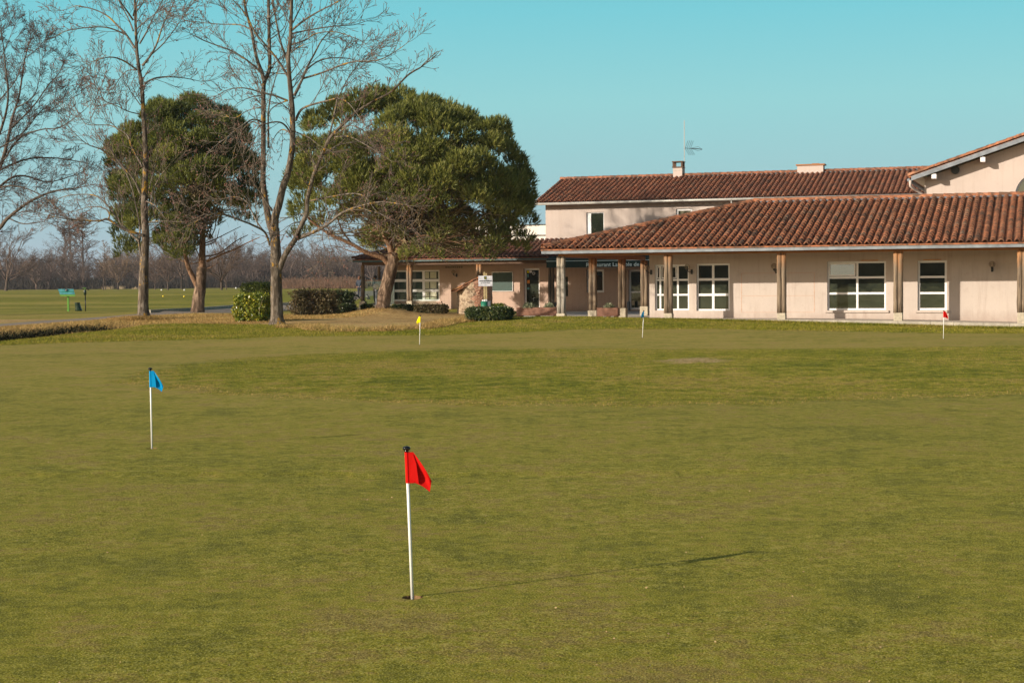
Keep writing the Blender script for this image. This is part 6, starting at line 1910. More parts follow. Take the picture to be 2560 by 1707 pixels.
# club sign on a wooden post
YS = 72.5
ps = atY(1214, 772, YS)
sign = thing("sign_board", (ps.x, YS, ps.z - .3), "white club sign board on a pale wooden post above the green bin", "sign")
zt1, zb1 = atY(1213, 689.5, YS).z, atY(1213, 715.5, YS).z; x0, x1 = atY(1196, 700, YS).x, atY(1231, 700, YS).x
mb = MB(); pxL, pxR = atY(1208.5, 700, YS).x, atY(1217.5, 700, YS).x
mb.box((pxL, YS, ps.z - .5), (pxL + .075, YS + .08, atY(1211, 680, YS).z)); mb.box((pxL + .085, YS + .01, ps.z - .5), (pxR, YS + .09, atY(1211, 683, YS).z))
mb.build("post", plain("pale_post_wood", (.42, .33, .17), .8, var=.2), sign)
mb = MB(); mb.box((x0, YS - .03, zb1), (x1, YS - .005, zt1)); brd = mb.build("board", m_signW, sign)
idf = lambda x, y, z: Vector((x, y, z))
w_ = x1 - x0; hh = zt1 - zb1; xc = (x0 + x1) / 2
text_obj("GOLF DES ÉTANGS", idf, x0 + w_ * .06, zb1 + hh * .455, YS - .036, .075, m_ink, brd, width=w_ * .88, bold=.003)
text_obj("DE SAVIGNEUX", idf, x0 + w_ * .17, zb1 + hh * .27, YS - .036, .062, m_inkgrey, brd, width=w_ * .66)
mb = MB(); mb.box((xc - .055, YS - .036, zb1 + hh * .66), (xc + .055, YS - .0305, zb1 + hh * .93)); mb.build("logo", m_signG, brd)
mb = MB(); mb.tube([(xc - .02, YS - .041, zb1 + hh * .72), (xc, YS - .041, zb1 + hh * .84), (xc + .025, YS - .041, zb1 + hh * .80)], .009, 6); mb.build("logo_mark", m_yellow, brd)
mb = MB(); mb.tube([(xc - .07, YS - .036, zb1 + hh * .10), (xc - .02, YS - .036, zb1 + hh * .14), (xc + .07, YS - .036, zb1 + hh * .12)], .006, 5); mb.tube([(xc - .01, YS - .036, zb1 + hh * .08), (xc + .015, YS - .036, zb1 + hh * .16)], .005, 5); mb.build("flourish", m_inkgrey, brd)
# bins
YB = 71.6
c = atY(1211, 772, YB); rb = (1219.5 - 1202.5) / 2 / FPX * YB
bn = thing("litter_bin", (c.x, YB, c.z - .25), "round green wrapped bin below the white sign board", "bin")
mb = MB(); zt2 = atY(1211, 753.5, YB).z
mb.lathe((c.x, YB, c.z - .35), [(rb * .97, 0), (rb, .05), (rb * 1.02, (zt2 - c.z + .35) * .5), (rb, zt2 - c.z + .35), (rb * .9, zt2 - c.z + .35), (rb * .86, zt2 - c.z + .2)], 22); mb.build("drum", m_binG, bn, smooth=True)
mb = MB(); 
for q in range(9): mb.sphere((c.x + rr5.uniform(-.09, .09), YB + rr5.uniform(-.09, .09), zt2 - .01 + rr5.uniform(0, .05)), rr5.uniform(.035, .06), 8, 5)
mb.build("bin_bag", m_markW, bn)
bx = thing("grey_box", (atY(1223, 770, YB + .6).x, YB + .6, c.z - .25), "grey plastic box standing right behind the green bin", "box")
mb = MB(); q0, q1 = atY(1217, 765, YB + .5).x, atY(1227, 765, YB + .5).x
mb.box((q0, YB + .45, c.z - .4), (q1, YB + .8, atY(1222, 754, YB + .5).z), .015); mb.box((q0 - .01, YB + .44, atY(1222, 754, YB + .5).z + .002), (q1 + .01, YB + .81, atY(1222, 752.8, YB + .5).z), .006)
mb.build("body", m_greybox, bx)
# green notice board on the restaurant wall
nb_ = thing("notice_board", BF(WS(1256, TM), TM, 1.1), "dark green notice board with silver frame on the shaded wall", "board")
s0, s1 = WS(1230, TM), WS(1283, TM); z0, z1 = WZ(1256, 728.5, TM), WZ(1256, 679.5, TM)
mb = MB(BF); mb.box((s0 + .04, TM - .045, z0 + .04), (s1 - .04, TM - .03, z1 - .04)); mb.build("panel", m_board, nb_)
mb = MB(BF); mb.box((s0, TM - .055, z0), (s1, TM - .003, z0 + .04)); mb.box((s0, TM - .055, z1 - .04), (s1, TM - .003, z1)); mb.box((s0, TM - .055, z0 + .04), (s0 + .04, TM - .003, z1 - .04)); mb.box((s1 - .04, TM - .055, z0 + .04), (s1, TM - .003, z1 - .04))
mb.build("frame", m_silver, nb_)
# dark upright and small meter box in the porch
bxs = thing("meter_box", BF(WS(1385, TM), TM, .8), "small grey box on the shaded wall behind the corner post", "box")
mb = MB(BF); mb.box((WS(1383.5, TM), TM - .09, WZ(1385, 697, TM)), (WS(1387, TM), TM - .003, WZ(1385, 688, TM)), .01); mb.build("case", m_greybox, bxs)
pt = thing("flower_pot", BF(WS(1383, 25.2), 25.2, -.12), "tall dark pot against the shaded wall behind the long planter", "pot")
mb = MB(BF); mb.lathe((WS(1384, 25.2), 25.2, -.12), [(.12, 0), (.14, .05), (.17, .45), (.19, .5), (.17, .5), (.15, .42)], 16); mb.build("pot", m_greybox, pt, smooth=True)
pt = thing("grey_box", BF(WS(1569, 25.8), 25.8, -.12), "narrow grey box standing left of the right-hand glass door", "box")
mb = MB(BF); mb.box((WS(1567, 25.6), 25.6, -.12), (WS(1572.5, 25.6), 25.9, WZ(1570, 754, 25.6)), .012); mb.build("body", m_greybox, pt)

# ================================================================== WALL LAMPS AND GLOBE LAMP
m_bulb, n_, b_ = nodes("clear_globe")
b_.inputs["Base Color"].default_value = (.5, .46, .4, 1); b_.inputs["Roughness"].default_value = .06; b_.inputs["IOR"].default_value = 1.6
tr_ = n_.nodes.new("ShaderNodeBsdfTransparent"); tr_.inputs[0].default_value = (.88, .84, .78, 1)
ms_ = n_.nodes.new("ShaderNodeMixShader"); ms_.inputs[0].default_value = .16
lk(n_, tr_.outputs[0], ms_.inputs[1]); lk(n_, b_.outputs[0], ms_.inputs[2]); lk(n_, ms_.outputs[0], n_.nodes["Material Output"].inputs[0])
def wall_lamp(px, py, t, label, side=.0):
    s, z = wl(px, py, t - .28)
    L_ = thing("wall_lamp", BF(s + side, t, z - .2), label, "wall lamp", "globe lamps on the walls")
    mb = MB(BF); mb.sphere((s, t - .28, z), .115, 16, 10); mb.build("globe", m_bulb, L_, smooth=True)
    mb = MB(BF)
    mb.tube([(s, t - .28, z - .105), (s, t - .28, z - .17)], [.05, .04], 10); mb.tube([(s, t - .28, z - .17), (s + side * .6, t - .16, z - .22), (s + side, t - .02, z - .2)], .018, 8)
    mb.box((s + side - .045, t - .03, z - .30), (s + side + .045, t - .003, z - .10), .008)
    mb.build("bracket", m_black, L_, smooth=False)
    mb = MB(BF)
    for k in range(3):
        a = math.pi * k / 3
        mb.tube([(s + math.cos(a) * .12 * math.cos(b), t - .28 + math.sin(a) * .12 * math.cos(b), z + .12 * math.sin(b)) for b in [(-.5 + q / 14.0) * math.pi for q in range(15)]], .004, 4, False)
        mb.tube([(s - math.cos(a) * .12 * math.cos(b), t - .28 - math.sin(a) * .12 * math.cos(b), z + .12 * math.sin(b)) for b in [(-.5 + q / 14.0) * math.pi for q in range(15)]], .004, 4, False)
    mb.tube([(s + math.cos(q * .4488) * .12, t - .28 + math.sin(q * .4488) * .12, z) for q in range(15)], .004, 4, False)
    mb.build("cage", m_black, L_)
wall_lamp(1617, 669, TWF, "caged globe lamp at the left corner of the sunlit wing", side=.12)
wall_lamp(1718, 667.5, TWF, "caged globe lamp between the two left windows of the sunlit wing", side=.13)
wall_lamp(1935, 665.5, TWF, "caged globe lamp half hidden by a log post", side=.05)
wall_lamp(2480, 660.5, TWF, "caged globe lamp on the bare wall near the right edge")
wall_lamp(1133.5, 680, TM, "dark globe lamp under the vent slots of the restaurant wall", side=.1)
gl = onG(940, 766); YG = 84.5
g0_ = atY(940.5, 717, YG)
lp = thing("globe_lamp", (g0_.x, YG, Hf(g0_.x, YG)), "short post lamp with clear round globe left of the pine trunk", "lamp")
mb = MB(); mb.sphere(g0_, .175, 18, 12); mb.build("globe", m_bulb, lp, smooth=True)
mb = MB(); mb.tube([(g0_.x, YG, Hf(g0_.x, YG) - .1), (g0_.x, YG, g0_.z - .26)], .045, 10); mb.tube([(g0_.x, YG, g0_.z - .26), (g0_.x, YG, g0_.z - .15)], [.045, .085], 12)
mb.build("post", m_greybox, lp, smooth=True)

# ================================================================== FLAGS ON THE PUTTING GREEN
def pin(bx, by, tx, ty, mat, label, yaw=0.0, knob_off=0.0, wrap=1.0, hole=True, flip=False, h=None):
    """practice pin; base and top pixels"""
    b = onG(bx, by)
    b = next((c_.copy() for c_ in CUPS if (c_ - b).length < .02), b)
    top = atY(tx, ty, b.y + .01)
    if h: top = b + Vector((0.02, 0, h))
    root = thing("putting_flag", b, label, "golf flag", "small flags on the putting green")
    d = (top - b).normalized(); L = (top - b).length
    mb = MB(); mb.tube([b - d * .05, b + d * (L * .5), b + d * (L - .02)], .0086, 14); mb.build("pole", m_poleW, root, smooth=True)
    mb = MB()
    prof = [(.002, -.010), (.016, -.009), (.0215, -.003), (.022, .003), (.018, .009), (.008, .0125), (.001, .013)]
    mb.lathe(top - d * .012, [(r, z) for r, z in prof], 22)
    mb.tube([top - d * .032, top - d * .018], .011, 14); mb.build("knob", m_blackgloss, root, smooth=True)
    # flag: sleeve round the pole + drooping fly
    X = Vector((math.cos(yaw), math.sin(yaw), 0)); Yv = Vector((-math.sin(yaw), math.cos(yaw), 0))
    mb = MB()
    sl_top, sl_bot = L - .032, L - .198
    A = lambda x, y, z: b + d * z + X * x + Yv * y
    # closed sleeve (two skins meeting at its right edge)
    ns = 12
    for i in range(ns):
        z0 = sl_top + (sl_bot - sl_top) * i / ns; z1 = sl_top + (sl_bot - sl_top) * (i + 1) / ns
        for q in range(10):
            a0 = math.pi * .25 + math.pi * 1.5 * q / 10; a1 = math.pi * .25 + math.pi * 1.5 * (q + 1) / 10
            mb.face([A(math.cos(a0) * .0115, -math.sin(a0) * .0115, z0), A(math.cos(a1) * .0115, -math.sin(a1) * .0115, z0), A(math.cos(a1) * .0115, -math.sin(a1) * .0115, z1), A(math.cos(a0) * .0115, -math.sin(a0) * .0115, z1)])
        for sg in (1, -1):
            mb.face([A(.008, .008 * sg, z0), A(.036, .0015 * sg - .004, z0), A(.036, .0015 * sg - .004, z1), A(.008, .008 * sg, z1)])
    # fly: hangs down from the upper corner
    nu, nv = 14, 10
    T0, T1 = (.036, sl_top), (.127 * wrap, sl_top - .158)        # upper edge
    B0, B1 = (.036, sl_bot + .001), (.117 * wrap, sl_top - .212)   # lower edge
    for side in (0, 1):
        grid = []
        for i in range(nu + 1):
            u = i / nu; row = []
            for j in range(nv + 1):
                v = j / nv
                xt = T0[0] + (T1[0] - T0[0]) * u + .010 * math.sin(math.pi * u); zt_ = T0[1] + (T1[1] - T0[1]) * u - .004 * math.sin(math.pi * u)
                xb = B0[0] + (B1[0] - B0[0]) * u; zb_ = B0[1] + (B1[1] - B0[1]) * u + .006 * math.sin(math.pi * u)
                x = xt + (xb - xt) * v; z = zt_ + (zb_ - zt_) * v
                y = -.004 + .018 * u * math.sin(2.4 * v + 1.9 * u) - .012 * math.sin(math.pi * u) * math.cos(5 * v) + side * .0012
                row.append(mb.P(A(x, y, z)))
            grid.append(row)
        for i in range(nu):
            for j in range(nv): 
                q = [grid[i][j], grid[i + 1][j], grid[i + 1][j + 1], grid[i][j + 1]]
                mb.quad_idx(q if side == 0 else q[::-1])
    # folded-back triangle in front of the sleeve
    tri = [(.034, sl_top - .008), (.013, sl_bot + .026), (.060, sl_bot - .006), (.050, sl_top - .06)]
    ya = [-.010, -.0145, -.013, -.012]
    mb.face([A(x, y, z) for (x, z), y in zip(tri, ya)]); mb.face([A(x, y + .002, z) for (x, z), y in zip(tri, ya)][::-1])
    mb.build("flag", mat, root, smooth=True)
    if hole:
        n = 28; cut = any((c_ - b).length < .02 for c_ in CUPS)
        rz_ = lambda a, r, dz: (b.x + math.cos(a) * r, b.y + math.sin(a) * r, Hf(b.x + math.cos(a) * r, b.y + math.sin(a) * r) + dz)
        if cut:
            # turf collar round the cut hole
            mb = MB(); rr9 = random.Random(int(bx)); rings = []
            edge_ = [.056 + rr9.uniform(-.003, .004) for _ in range(n)]
            for r_, dz in ((0, .001), (.07, .0035), (.10, .003), (.16, .002), (.24, .0012), (.30, .0006)):
                rings.append([mb.P(rz_(2 * math.pi * q / n, r_ or edge_[q], dz)) for q in range(n)])
            for A_, B_ in zip(rings, rings[1:]):
                for q in range(n): mb.quad_idx([A_[q], B_[q], B_[(q + 1) % n], A_[(q + 1) % n]])
            g_ = mb.build("ground", m_ground, None, smooth=True)
            for nm in ("sd_dirt", "sd_fringe", "sd_dry", "sd_path", "sd_ditch"):
                at = g_.data.attributes.new(nm, 'FLOAT', 'POINT'); at.data.foreach_set("value", [-50.0] * len(g_.data.vertices))
            tag(g_, "mown turf cut round a putting cup", "ground", kind="structure")
            mb = MB()
            top_ = [mb.P(rz_(2 * math.pi * q / n, edge_[q], .001)) for q in range(n)]
            mid_ = [mb.P(rz_(2 * math.pi * q / n, .054, -.030)) for q in range(n)]
            bot_ = [mb.P(rz_(2 * math.pi * q / n, .054, -.060)) for q in range(n)]
            for A_, B_ in ((top_, mid_), (mid_, bot_)):
                for q in range(n): mb.quad_idx([A_[q], A_[(q + 1) % n], B_[(q + 1) % n], B_[q]])
            mb.quad_idx(bot_); mb.build("cup", m_soil, root)
        else:
            mb = MB(); mb.face([rz_(2 * math.pi * q / n, .052, .0045) for q in range(n)]); mb.build("cup", m_hole, root)  # flat dark disc on the turf, painting the shade inside the hole
    return root
pin(1031, 1493, 1016, 1115, m_red, "red flag on a white pin, nearest in the foreground")
pin(380, 1121, 375.5, 919, m_blue, "blue flag on a white pin, left and second nearest")
pin(1049, 861.5, 1050.5, 788, m_yellow, "yellow flag on a white pin before the big pine", yaw=math.pi - .35, wrap=.8)
pin(1606, 844, 1609.5, 776, m_blue, "small distant blue flag below the door of the restaurant wing", yaw=-2.4, wrap=.8)
pin(2358.5, 847, 2359.5, 775, m_red, "small distant red flag below the narrow right-hand window", yaw=.1)
pin(-214, 1017.5, 0, 0, m_yellow, "yellow flag on a white pin, outside the frame; only its shadow shows at the left", h=.8)

# ================================================================== THE TEE AREA AT THE LEFT
tb_ = onG(168.5, 778.5)
tee = thing("tee_board", tb_, "teal hole sign with black number disc on a bright green post", "sign")
k = tb_.y / FPX
T_ = lambda px, py, dy=0: atY(px, py, tb_.y + dy)
mb = MB(); a, b2_ = T_(168, 778), T_(172.5, 741)
mb.box((T_(168, 741).x, tb_.y - .05, tb_.z - .1), (T_(172.6, 741).x, tb_.y + .05, b2_.z), .006); mb.build("post", m_teeG, tee)
def panel(p, th, name, mat, par):
    mb = MB(); f_ = [mb.P(q) for q in p]; g_ = [mb.P((q[0], q[1] + th, q[2] - th * .4)) for q in p]
    mb.quad_idx(f_); mb.quad_idx(g_[::-1])
    for q in range(4): mb.quad_idx([f_[q], g_[q], g_[(q + 1) % 4], f_[(q + 1) % 4]])
    return mb.build(name, mat, par)
pn = panel([T_(150, 736, -.22), T_(187.5, 736, -.22), T_(183.5, 722.5, .14), T_(144.5, 722.5, .14)], .03, "panel", m_teeT, tee)
panel([T_(151, 740.5, -.20), T_(189, 740.5, -.20), T_(187.6, 736.2, -.19), T_(149.6, 736.2, -.19)], .02, "lower_panel", m_teeG, tee)
panel([T_(153, 731, -.10), T_(184, 729.5, -.07), T_(184, 727.8, -.03), T_(152, 729.5, -.06)], .01, "fairway_stripe", m_binG, tee)
mb = MB(); cc_ = T_(165.6, 725.5, .02)
mb.face([(cc_.x + math.cos(q * .3307) * 4.0 * k, cc_.y + math.sin(q * .3307) * .06 - .03, cc_.z + math.sin(q * .3307) * 2.4 * k + .01) for q in range(19)]); mb.build("number_disc", m_black, tee)
mb = MB(); mb.box((cc_.x - .012, cc_.y - .07, cc_.z - .035), (cc_.x + .012, cc_.y - .06, cc_.z + .05)); mb.build("number", m_markW, tee)
bgp = onG(195, 777.5)
bg = thing("rubbish_bag", bgp, "dark green hanging rubbish bag between the tee board and ball washer", "bag")
kb = bgp.y / FPX
mb = MB(); rr8 = random.Random(2); rings = []
prof = [(0, 8.5, 0), (1.5, 9.0, 0), (5, 7.8, -.3), (10, 7.0, -1.2), (15, 6.6, -2.0), (19.5, 6.2, -2.6), (21, 6.4, -2.8)]
for (h_, w_, o_) in prof:
    rings.append([mb.P((bgp.x + (o_ + 1.5) * kb + math.cos(q * 6.283 / 18) * w_ * kb * (1 + rr8.uniform(-.06, .06)), bgp.y + math.sin(q * 6.283 / 18) * 6.0 * kb * (1 + rr8.uniform(-.06, .06)), bgp.z + h_ * kb)) for q in range(18)])
for A, B in zip(rings, rings[1:]):
    for j in range(18): mb.quad_idx([A[j], A[(j + 1) % 18], B[(j + 1) % 18], B[j]])
mb.quad_idx(rings[0][::-1]); mb.quad_idx(rings[-1])
mb.build("sack", m_bag, bg, smooth=True)
mb = MB(); mb.tube([(bgp.x - 1.3 * kb + math.cos(q * .3307) * 6.6 * kb, bgp.y + math.sin(q * .3307) * 6.2 * kb, bgp.z + 21 * kb) for q in range(20)], .012, 6); mb.build("hoop", m_black, bg)
bwp = onG(214, 778)
bw = thing("ball_washer", bwp, "dark ball washer on a thin post right of the rubbish bag", "ball washer")
kw = bwp.y / FPX; X_ = lambda px: (px - 214) * kw + bwp.x; Z_ = lambda py: bwp.z + (777.5 - py) * kw
mb = MB(); mb.tube([(X_(214), bwp.y, bwp.z - .1), (X_(214), bwp.y, Z_(736))], .032, 10); mb.build("post", m_black, bw, smooth=True)
mb = MB(); mb.lathe((X_(213.5), bwp.y, Z_(737)), [(.07, 0), (.085, .03), (.085, .22), (.07, .27), (.05, .31), (.05, .33)], 14); mb.build("tank", m_bag, bw, smooth=True)
mb = MB(); mb.box((X_(207.5), bwp.y - .06, Z_(720.2)), (X_(217), bwp.y + .06, Z_(719.2))); mb.tube([(X_(213.5), bwp.y, Z_(726)), (X_(213.5), bwp.y, Z_(719.5))], .02, 8); mb.build("shelf", m_teeG, bw)
mb = MB(); mb.tube([(X_(217), bwp.y, Z_(721)), (X_(221), bwp.y, Z_(722)), (X_(223), bwp.y, Z_(725))], [.05, .06, .03], 8); mb.box((X_(217), bwp.y - .04, Z_(720.4)), (X_(225), bwp.y + .04, Z_(719.4))); mb.build("crank", m_black, bw)
for px, py, m_, lab in ((408, 742.5, m_markY, "yellow tee marker ball nearer the slender trunk"), (460.5, 743.3, m_markY, "yellow tee marker ball nearer the left pine trunk"),
                   (404, 727, m_markW, "white tee marker ball, left of the pair by the dark round tree"), (461, 727, m_markW, "white tee marker ball, right of the pair, beside the thick far trunk"), (590, 722.5, m_markW, "white tee marker ball left of the tall clipped bush")):
    g = onG(px, py); r = 2.1 * g.y / FPX
    t_ = thing("tee_marker", g, lab, "tee marker", "tee markers on the mown banks")
    mb = MB(); mb.sphere((g.x, g.y, g.z + r), r, 12, 8); mb.build("ball", m_, t_, smooth=True)
    mb = MB(); mb.tube([(g.x, g.y, g.z - .1), (g.x, g.y, g.z + r * .4)], r * .2, 6); mb.build("spike", m_black, t_)
for px, pb, ptp, lab in ((590.5, 713, 691.5, "far red flag left of the blue sign"), (621.5, 709, 690.5, "far red flag right of the blue sign")):
    g = onG(px, pb); kf = g.y / FPX
    t_ = thing("green_flag", g, lab, "golf flag", "red flags on the far greens")
    mb = MB(); mb.tube([(g.x, g.y, g.z - .1), (g.x, g.y, g.z + (pb - ptp) * kf)], .03, 6); mb.build("pole", m_poleW, t_)
    mb = MB(); h_ = (pb - ptp) * kf
    for sg in (0, .02): mb.face([(g.x - .03, g.y + sg, g.z + h_), (g.x + .05, g.y - .1 + sg, g.z + h_), (g.x + 3.2 * kf, g.y + sg, g.z + h_ - 3.5 * kf), (g.x + 2.0 * kf, g.y + sg, g.z + h_ - 6 * kf), (g.x - 1.2 * kf, g.y + sg, g.z + h_ - 5.6 * kf)])
    mb.build("flag", m_red, t_)
g = onG(618.5, 708); kf = g.y / FPX
t_ = thing("blue_sign", g, "small far blue sign on a white post above the clipped bush", "sign")
mb = MB(); mb.box((g.x - 5.5 * kf, g.y - .1, g.z + 20 * kf), (g.x + 5.5 * kf, g.y - .05, g.z + 27 * kf)); mb.build("panel", m_blueSign, t_)
mb = MB(); mb.box((g.x - .9 * kf, g.y - .04, g.z - .1), (g.x + .9 * kf, g.y + .08, g.z + 20 * kf)); mb.build("post", m_white, t_)

# ================================================================== PEOPLE AND DOG
def skin_mesh(name, verts, edges, radii, mat, parent, root_i=0, sub=2):
    me = bpy.data.meshes.new("tmp_skin"); me.from_pydata([tuple(v) for v in verts], edges, [])
    ob = bpy.data.objects.new("tmp_skin", me); COL.objects.link(ob)
    md = ob.modifiers.new("skin", 'SKIN'); md.use_smooth_shade = True
    for i, r in enumerate(radii):
        r = (r, r) if not isinstance(r, tuple) else r
        me.skin_vertices[0].data[i].radius = r
    me.skin_vertices[0].data[root_i].use_root = True
    ss = ob.modifiers.new("sub", 'SUBSURF'); ss.levels = sub; ss.render_levels = sub
    bpy.context.view_layer.update(); dg = bpy.context.evaluated_depsgraph_get()
    m2 = bpy.data.meshes.new_from_object(ob.evaluated_get(dg)); bpy.data.objects.remove(ob); bpy.data.meshes.remove(me)
    off = origin_of(parent); m2.transform(Matrix.Translation(-off)); m2.materials.clear(); m2.materials.append(mat)
    m2.polygons.foreach_set("use_smooth", [True] * len(m2.polygons)); m2.name = name
    o = bpy.data.objects.new(name, m2); COL.objects.link(o); o.parent = parent
    return o
def person(base, yaw, label, coat, legs, hair, hair_long, scarf=None, pose='stand', hgt=1.72):
    root = thing("person", base, label, "person")
    k = hgt / 1.72; ca, sa = math.cos(yaw), math.sin(yaw)
    def W(x, y, z): return Vector((base[0] + (x * ca - y * sa) * k, base[1] + (x * sa + y * ca) * k, base[2] + z * k))
    # y- is the facing direction before yaw
    hx, hy, hz = (.33, -.10, .98) if pose == 'stand' else (.26, -.34, 1.12)
    V = [W(0, 0, .95), W(0, .01, 1.12), W(0, .01, 1.34), W(0, 0, 1.45), W(0, -.01, 1.52), W(0, -.02, 1.60), W(0, -.015, 1.67),
         W(.10, 0, .90), W(.11, -.02, .50), W(.11, .02, .09), W(.12, -.14, .04),
         W(-.10, 0, .90), W(-.11, -.03, .50), W(-.11, .01, .09), W(-.12, -.15, .04),
         W(.18, 0, 1.41), W(.26, .03, 1.15), W(hx - .05, -.06, .93), W(-.18, 0, 1.41), W(-.26, .03, 1.15), W(-hx + .05, -.06, .93)]
    E = [(0, 1), (1, 2), (2, 3), (3, 4), (4, 5), (5, 6), (0, 7), (7, 8), (8, 9), (9, 10), (0, 11), (11, 12), (12, 13), (13, 14), (2, 15), (15, 16), (16, 17), (2, 18), (18, 19), (19, 20)]
    Rr = [(.16, .11), (.14, .10), (.165, .11), (.08, .07), .055, (.082, .095), (.075, .085), .09, .06, .045, .04, .09, .06, .045, .04, .065, .045, .032, .065, .045, .032]
    for si, wr in ((1, 17), (-1, 20)):
        wp = V[wr]; V.append(W(si * (hx - .04), -.08, .87)); pi = len(V) - 1; E.append((wr, pi)); Rr.append(.028)
        for f_ in range(4):
            V.append(W(si * (hx - .05 + .004 * f_), -.115 + .022 * f_, .835)); E.append((pi, len(V) - 1)); Rr.append(.0095)
            V.append(W(si * (hx - .06 + .004 * f_), -.11 + .02 * f_, .80 + .006 * abs(f_ - 1.5))); E.append((len(V) - 2, len(V) - 1)); Rr.append(.008)
        V.append(W(si * (hx - .075), -.115, .86)); E.append((pi, len(V) - 1)); Rr.append(.010)
    Rr = [tuple(q * k for q in r) if isinstance(r, tuple) else r * k for r in Rr]
    skin_mesh("body", V, E, Rr, m_skin, root)
    # face details
    mb = MB(); mb.sphere(W(0, -.112, 1.60), .014, 8, 6, (1, 1, 1.4)); mb.build("nose", m_skin, root, smooth=True)
    for sx_ in (.032, -.032):
        mb = MB(); mb.sphere(W(sx_, -.098, 1.635), .009, 8, 6); mb.build("eye", m_hairk, root, smooth=True)
    # clothes
    cv = [W(0, .0, .88), W(0, .01, 1.12), W(0, .01, 1.34), W(0, .0, 1.46), W(.19, 0, 1.41), W(.27, .03, 1.15), W(hx - .045, -.055, .95), W(-.19, 0, 1.41), W(-.27, .03, 1.15), W(-hx + .045, -.055, .95)]
    ce = [(0, 1), (1, 2), (2, 3), (2, 4), (4, 5), (5, 6), (2, 7), (7, 8), (8, 9)]
    cr = [(.20, .15), (.18, .135), (.195, .14), (.095, .09), .085, .065, .05, .085, .065, .05]
    skin_mesh("coat", cv, ce, [tuple(q * k for q in r) if isinstance(r, tuple) else r * k for r in cr], coat, root)
    lv = [W(0, 0, .95), W(.10, 0, .86), W(.11, -.02, .50), W(.11, .02, .12), W(-.10, 0, .86), W(-.11, -.03, .50), W(-.11, .01, .12)]
    skin_mesh("trousers", lv, [(0, 1), (1, 2), (2, 3), (0, 4), (4, 5), (5, 6)], [q * k for q in (.13, .105, .075, .062, .105, .075, .062)], legs, root)
    for sx_ in (.115, -.115):
        mb = MB(); mb.sphere(W(sx_, -.05, .05), .06 * k, 10, 6, (.85, 1.0, .8)); mb.sphere(W(sx_ * 1.02, -.13, .04), .05 * k, 10, 6, (.9, 1.0, .75)); mb.build("shoe", m_shoe, root, smooth=True)
    mb = MB(); mb.sphere(W(0, .018, 1.655), .108 * k, 14, 9, (.95, .98, .95))
    if hair_long: mb.sphere(W(0, .075, 1.55), .085 * k, 12, 8, (1, .6, 1.4))
    mb.build("hair", hair, root, smooth=True)
    if scarf:
        mb = MB(); mb.tube([W(math.cos(q * .4488) * .10, math.sin(q * .4488) * .10, 1.47 + .02 * math.sin(q)) for q in range(15)], .045, 10); mb.build("scarf", scarf, root, smooth=True)
    return root
pf = onG(899.5, 747)
kk = (747 - 691.5) / FPX * pf.y
person(pf, 2.7, "person in a dark coat with brown hair behind the first dark pavilion post", m_coat, m_jeans, m_hairb, True, hgt=kk)
pd = atY(938, 750, 96.5); pd.z = .30
person((pd.x, 96.5, .30), -1.35, "person in a blue coat and teal scarf behind the glass balustrade", m_coatb, m_jeans, m_hairk, False, scarf=m_scarf, pose='lean')
# small dog sitting on the path
dg_ = onG(920, 748.5); kd = dg_.y / FPX; s_ = 13.0 * kd / .40
dog = thing("dog", dg_, "small black and white dog sitting on the path beyond the balustrade", "dog")
D = lambda x, y, z: Vector((dg_.x + x * s_, dg_.y + y * s_, dg_.z + z * s_))
dv = [D(.10, 0, .10), D(.04, 0, .17), D(-.02, 0, .25), D(-.03, 0, .31), D(-.06, 0, .36), D(-.13, 0, .345), D(-.05, .04, .16), D(-.06, .04, .08), D(-.07, .04, .015), D(-.10, .04, .012), D(-.05, -.04, .16), D(-.06, -.04, .08), D(-.07, -.04, .015), D(-.10, -.04, .012),
      D(.06, .07, .08), D(-.02, .08, .04), D(.05, .08, .018), D(-.03, .085, .015), D(.06, -.07, .08), D(-.02, -.08, .04), D(.05, -.08, .018), D(-.03, -.085, .015), D(.17, 0, .05), D(.22, .02, .06)]
de = [(0, 1), (1, 2), (2, 3), (3, 4), (4, 5), (2, 6), (6, 7), (7, 8), (8, 9), (2, 10), (10, 11), (11, 12), (12, 13), (0, 14), (14, 15), (15, 16), (16, 17), (0, 18), (18, 19), (19, 20), (20, 21), (0, 22), (22, 23)]
drr = [.075, .075, .07, .045, .05, .022, .03, .02, .016, .016, .03, .02, .016, .016, .05, .03, .018, .014, .05, .03, .018, .014, .02, .012]
skin_mesh("body", dv, de, [r * s_ for r in drr], m_dogB, dog, sub=1)
for sg in (1, -1):
    mb = MB(); mb.tube([D(-.05, .035 * sg, .385), D(-.04, .055 * sg, .43)], [.018 * s_, .004 * s_], 8); mb.build("ear", m_dogB, dog)
mb = MB(); mb.sphere(D(-.055, 0, .22), .062 * s_, 12, 8, (.8, 1, 1.2)); mb.sphere(D(-.085, .04, .02), .024 * s_, 8, 6, (1.3, 1, .8)); mb.sphere(D(-.085, -.04, .02), .024 * s_, 8, 6, (1.3, 1, .8)); mb.build("white_chest", m_dogW, dog, smooth=True)

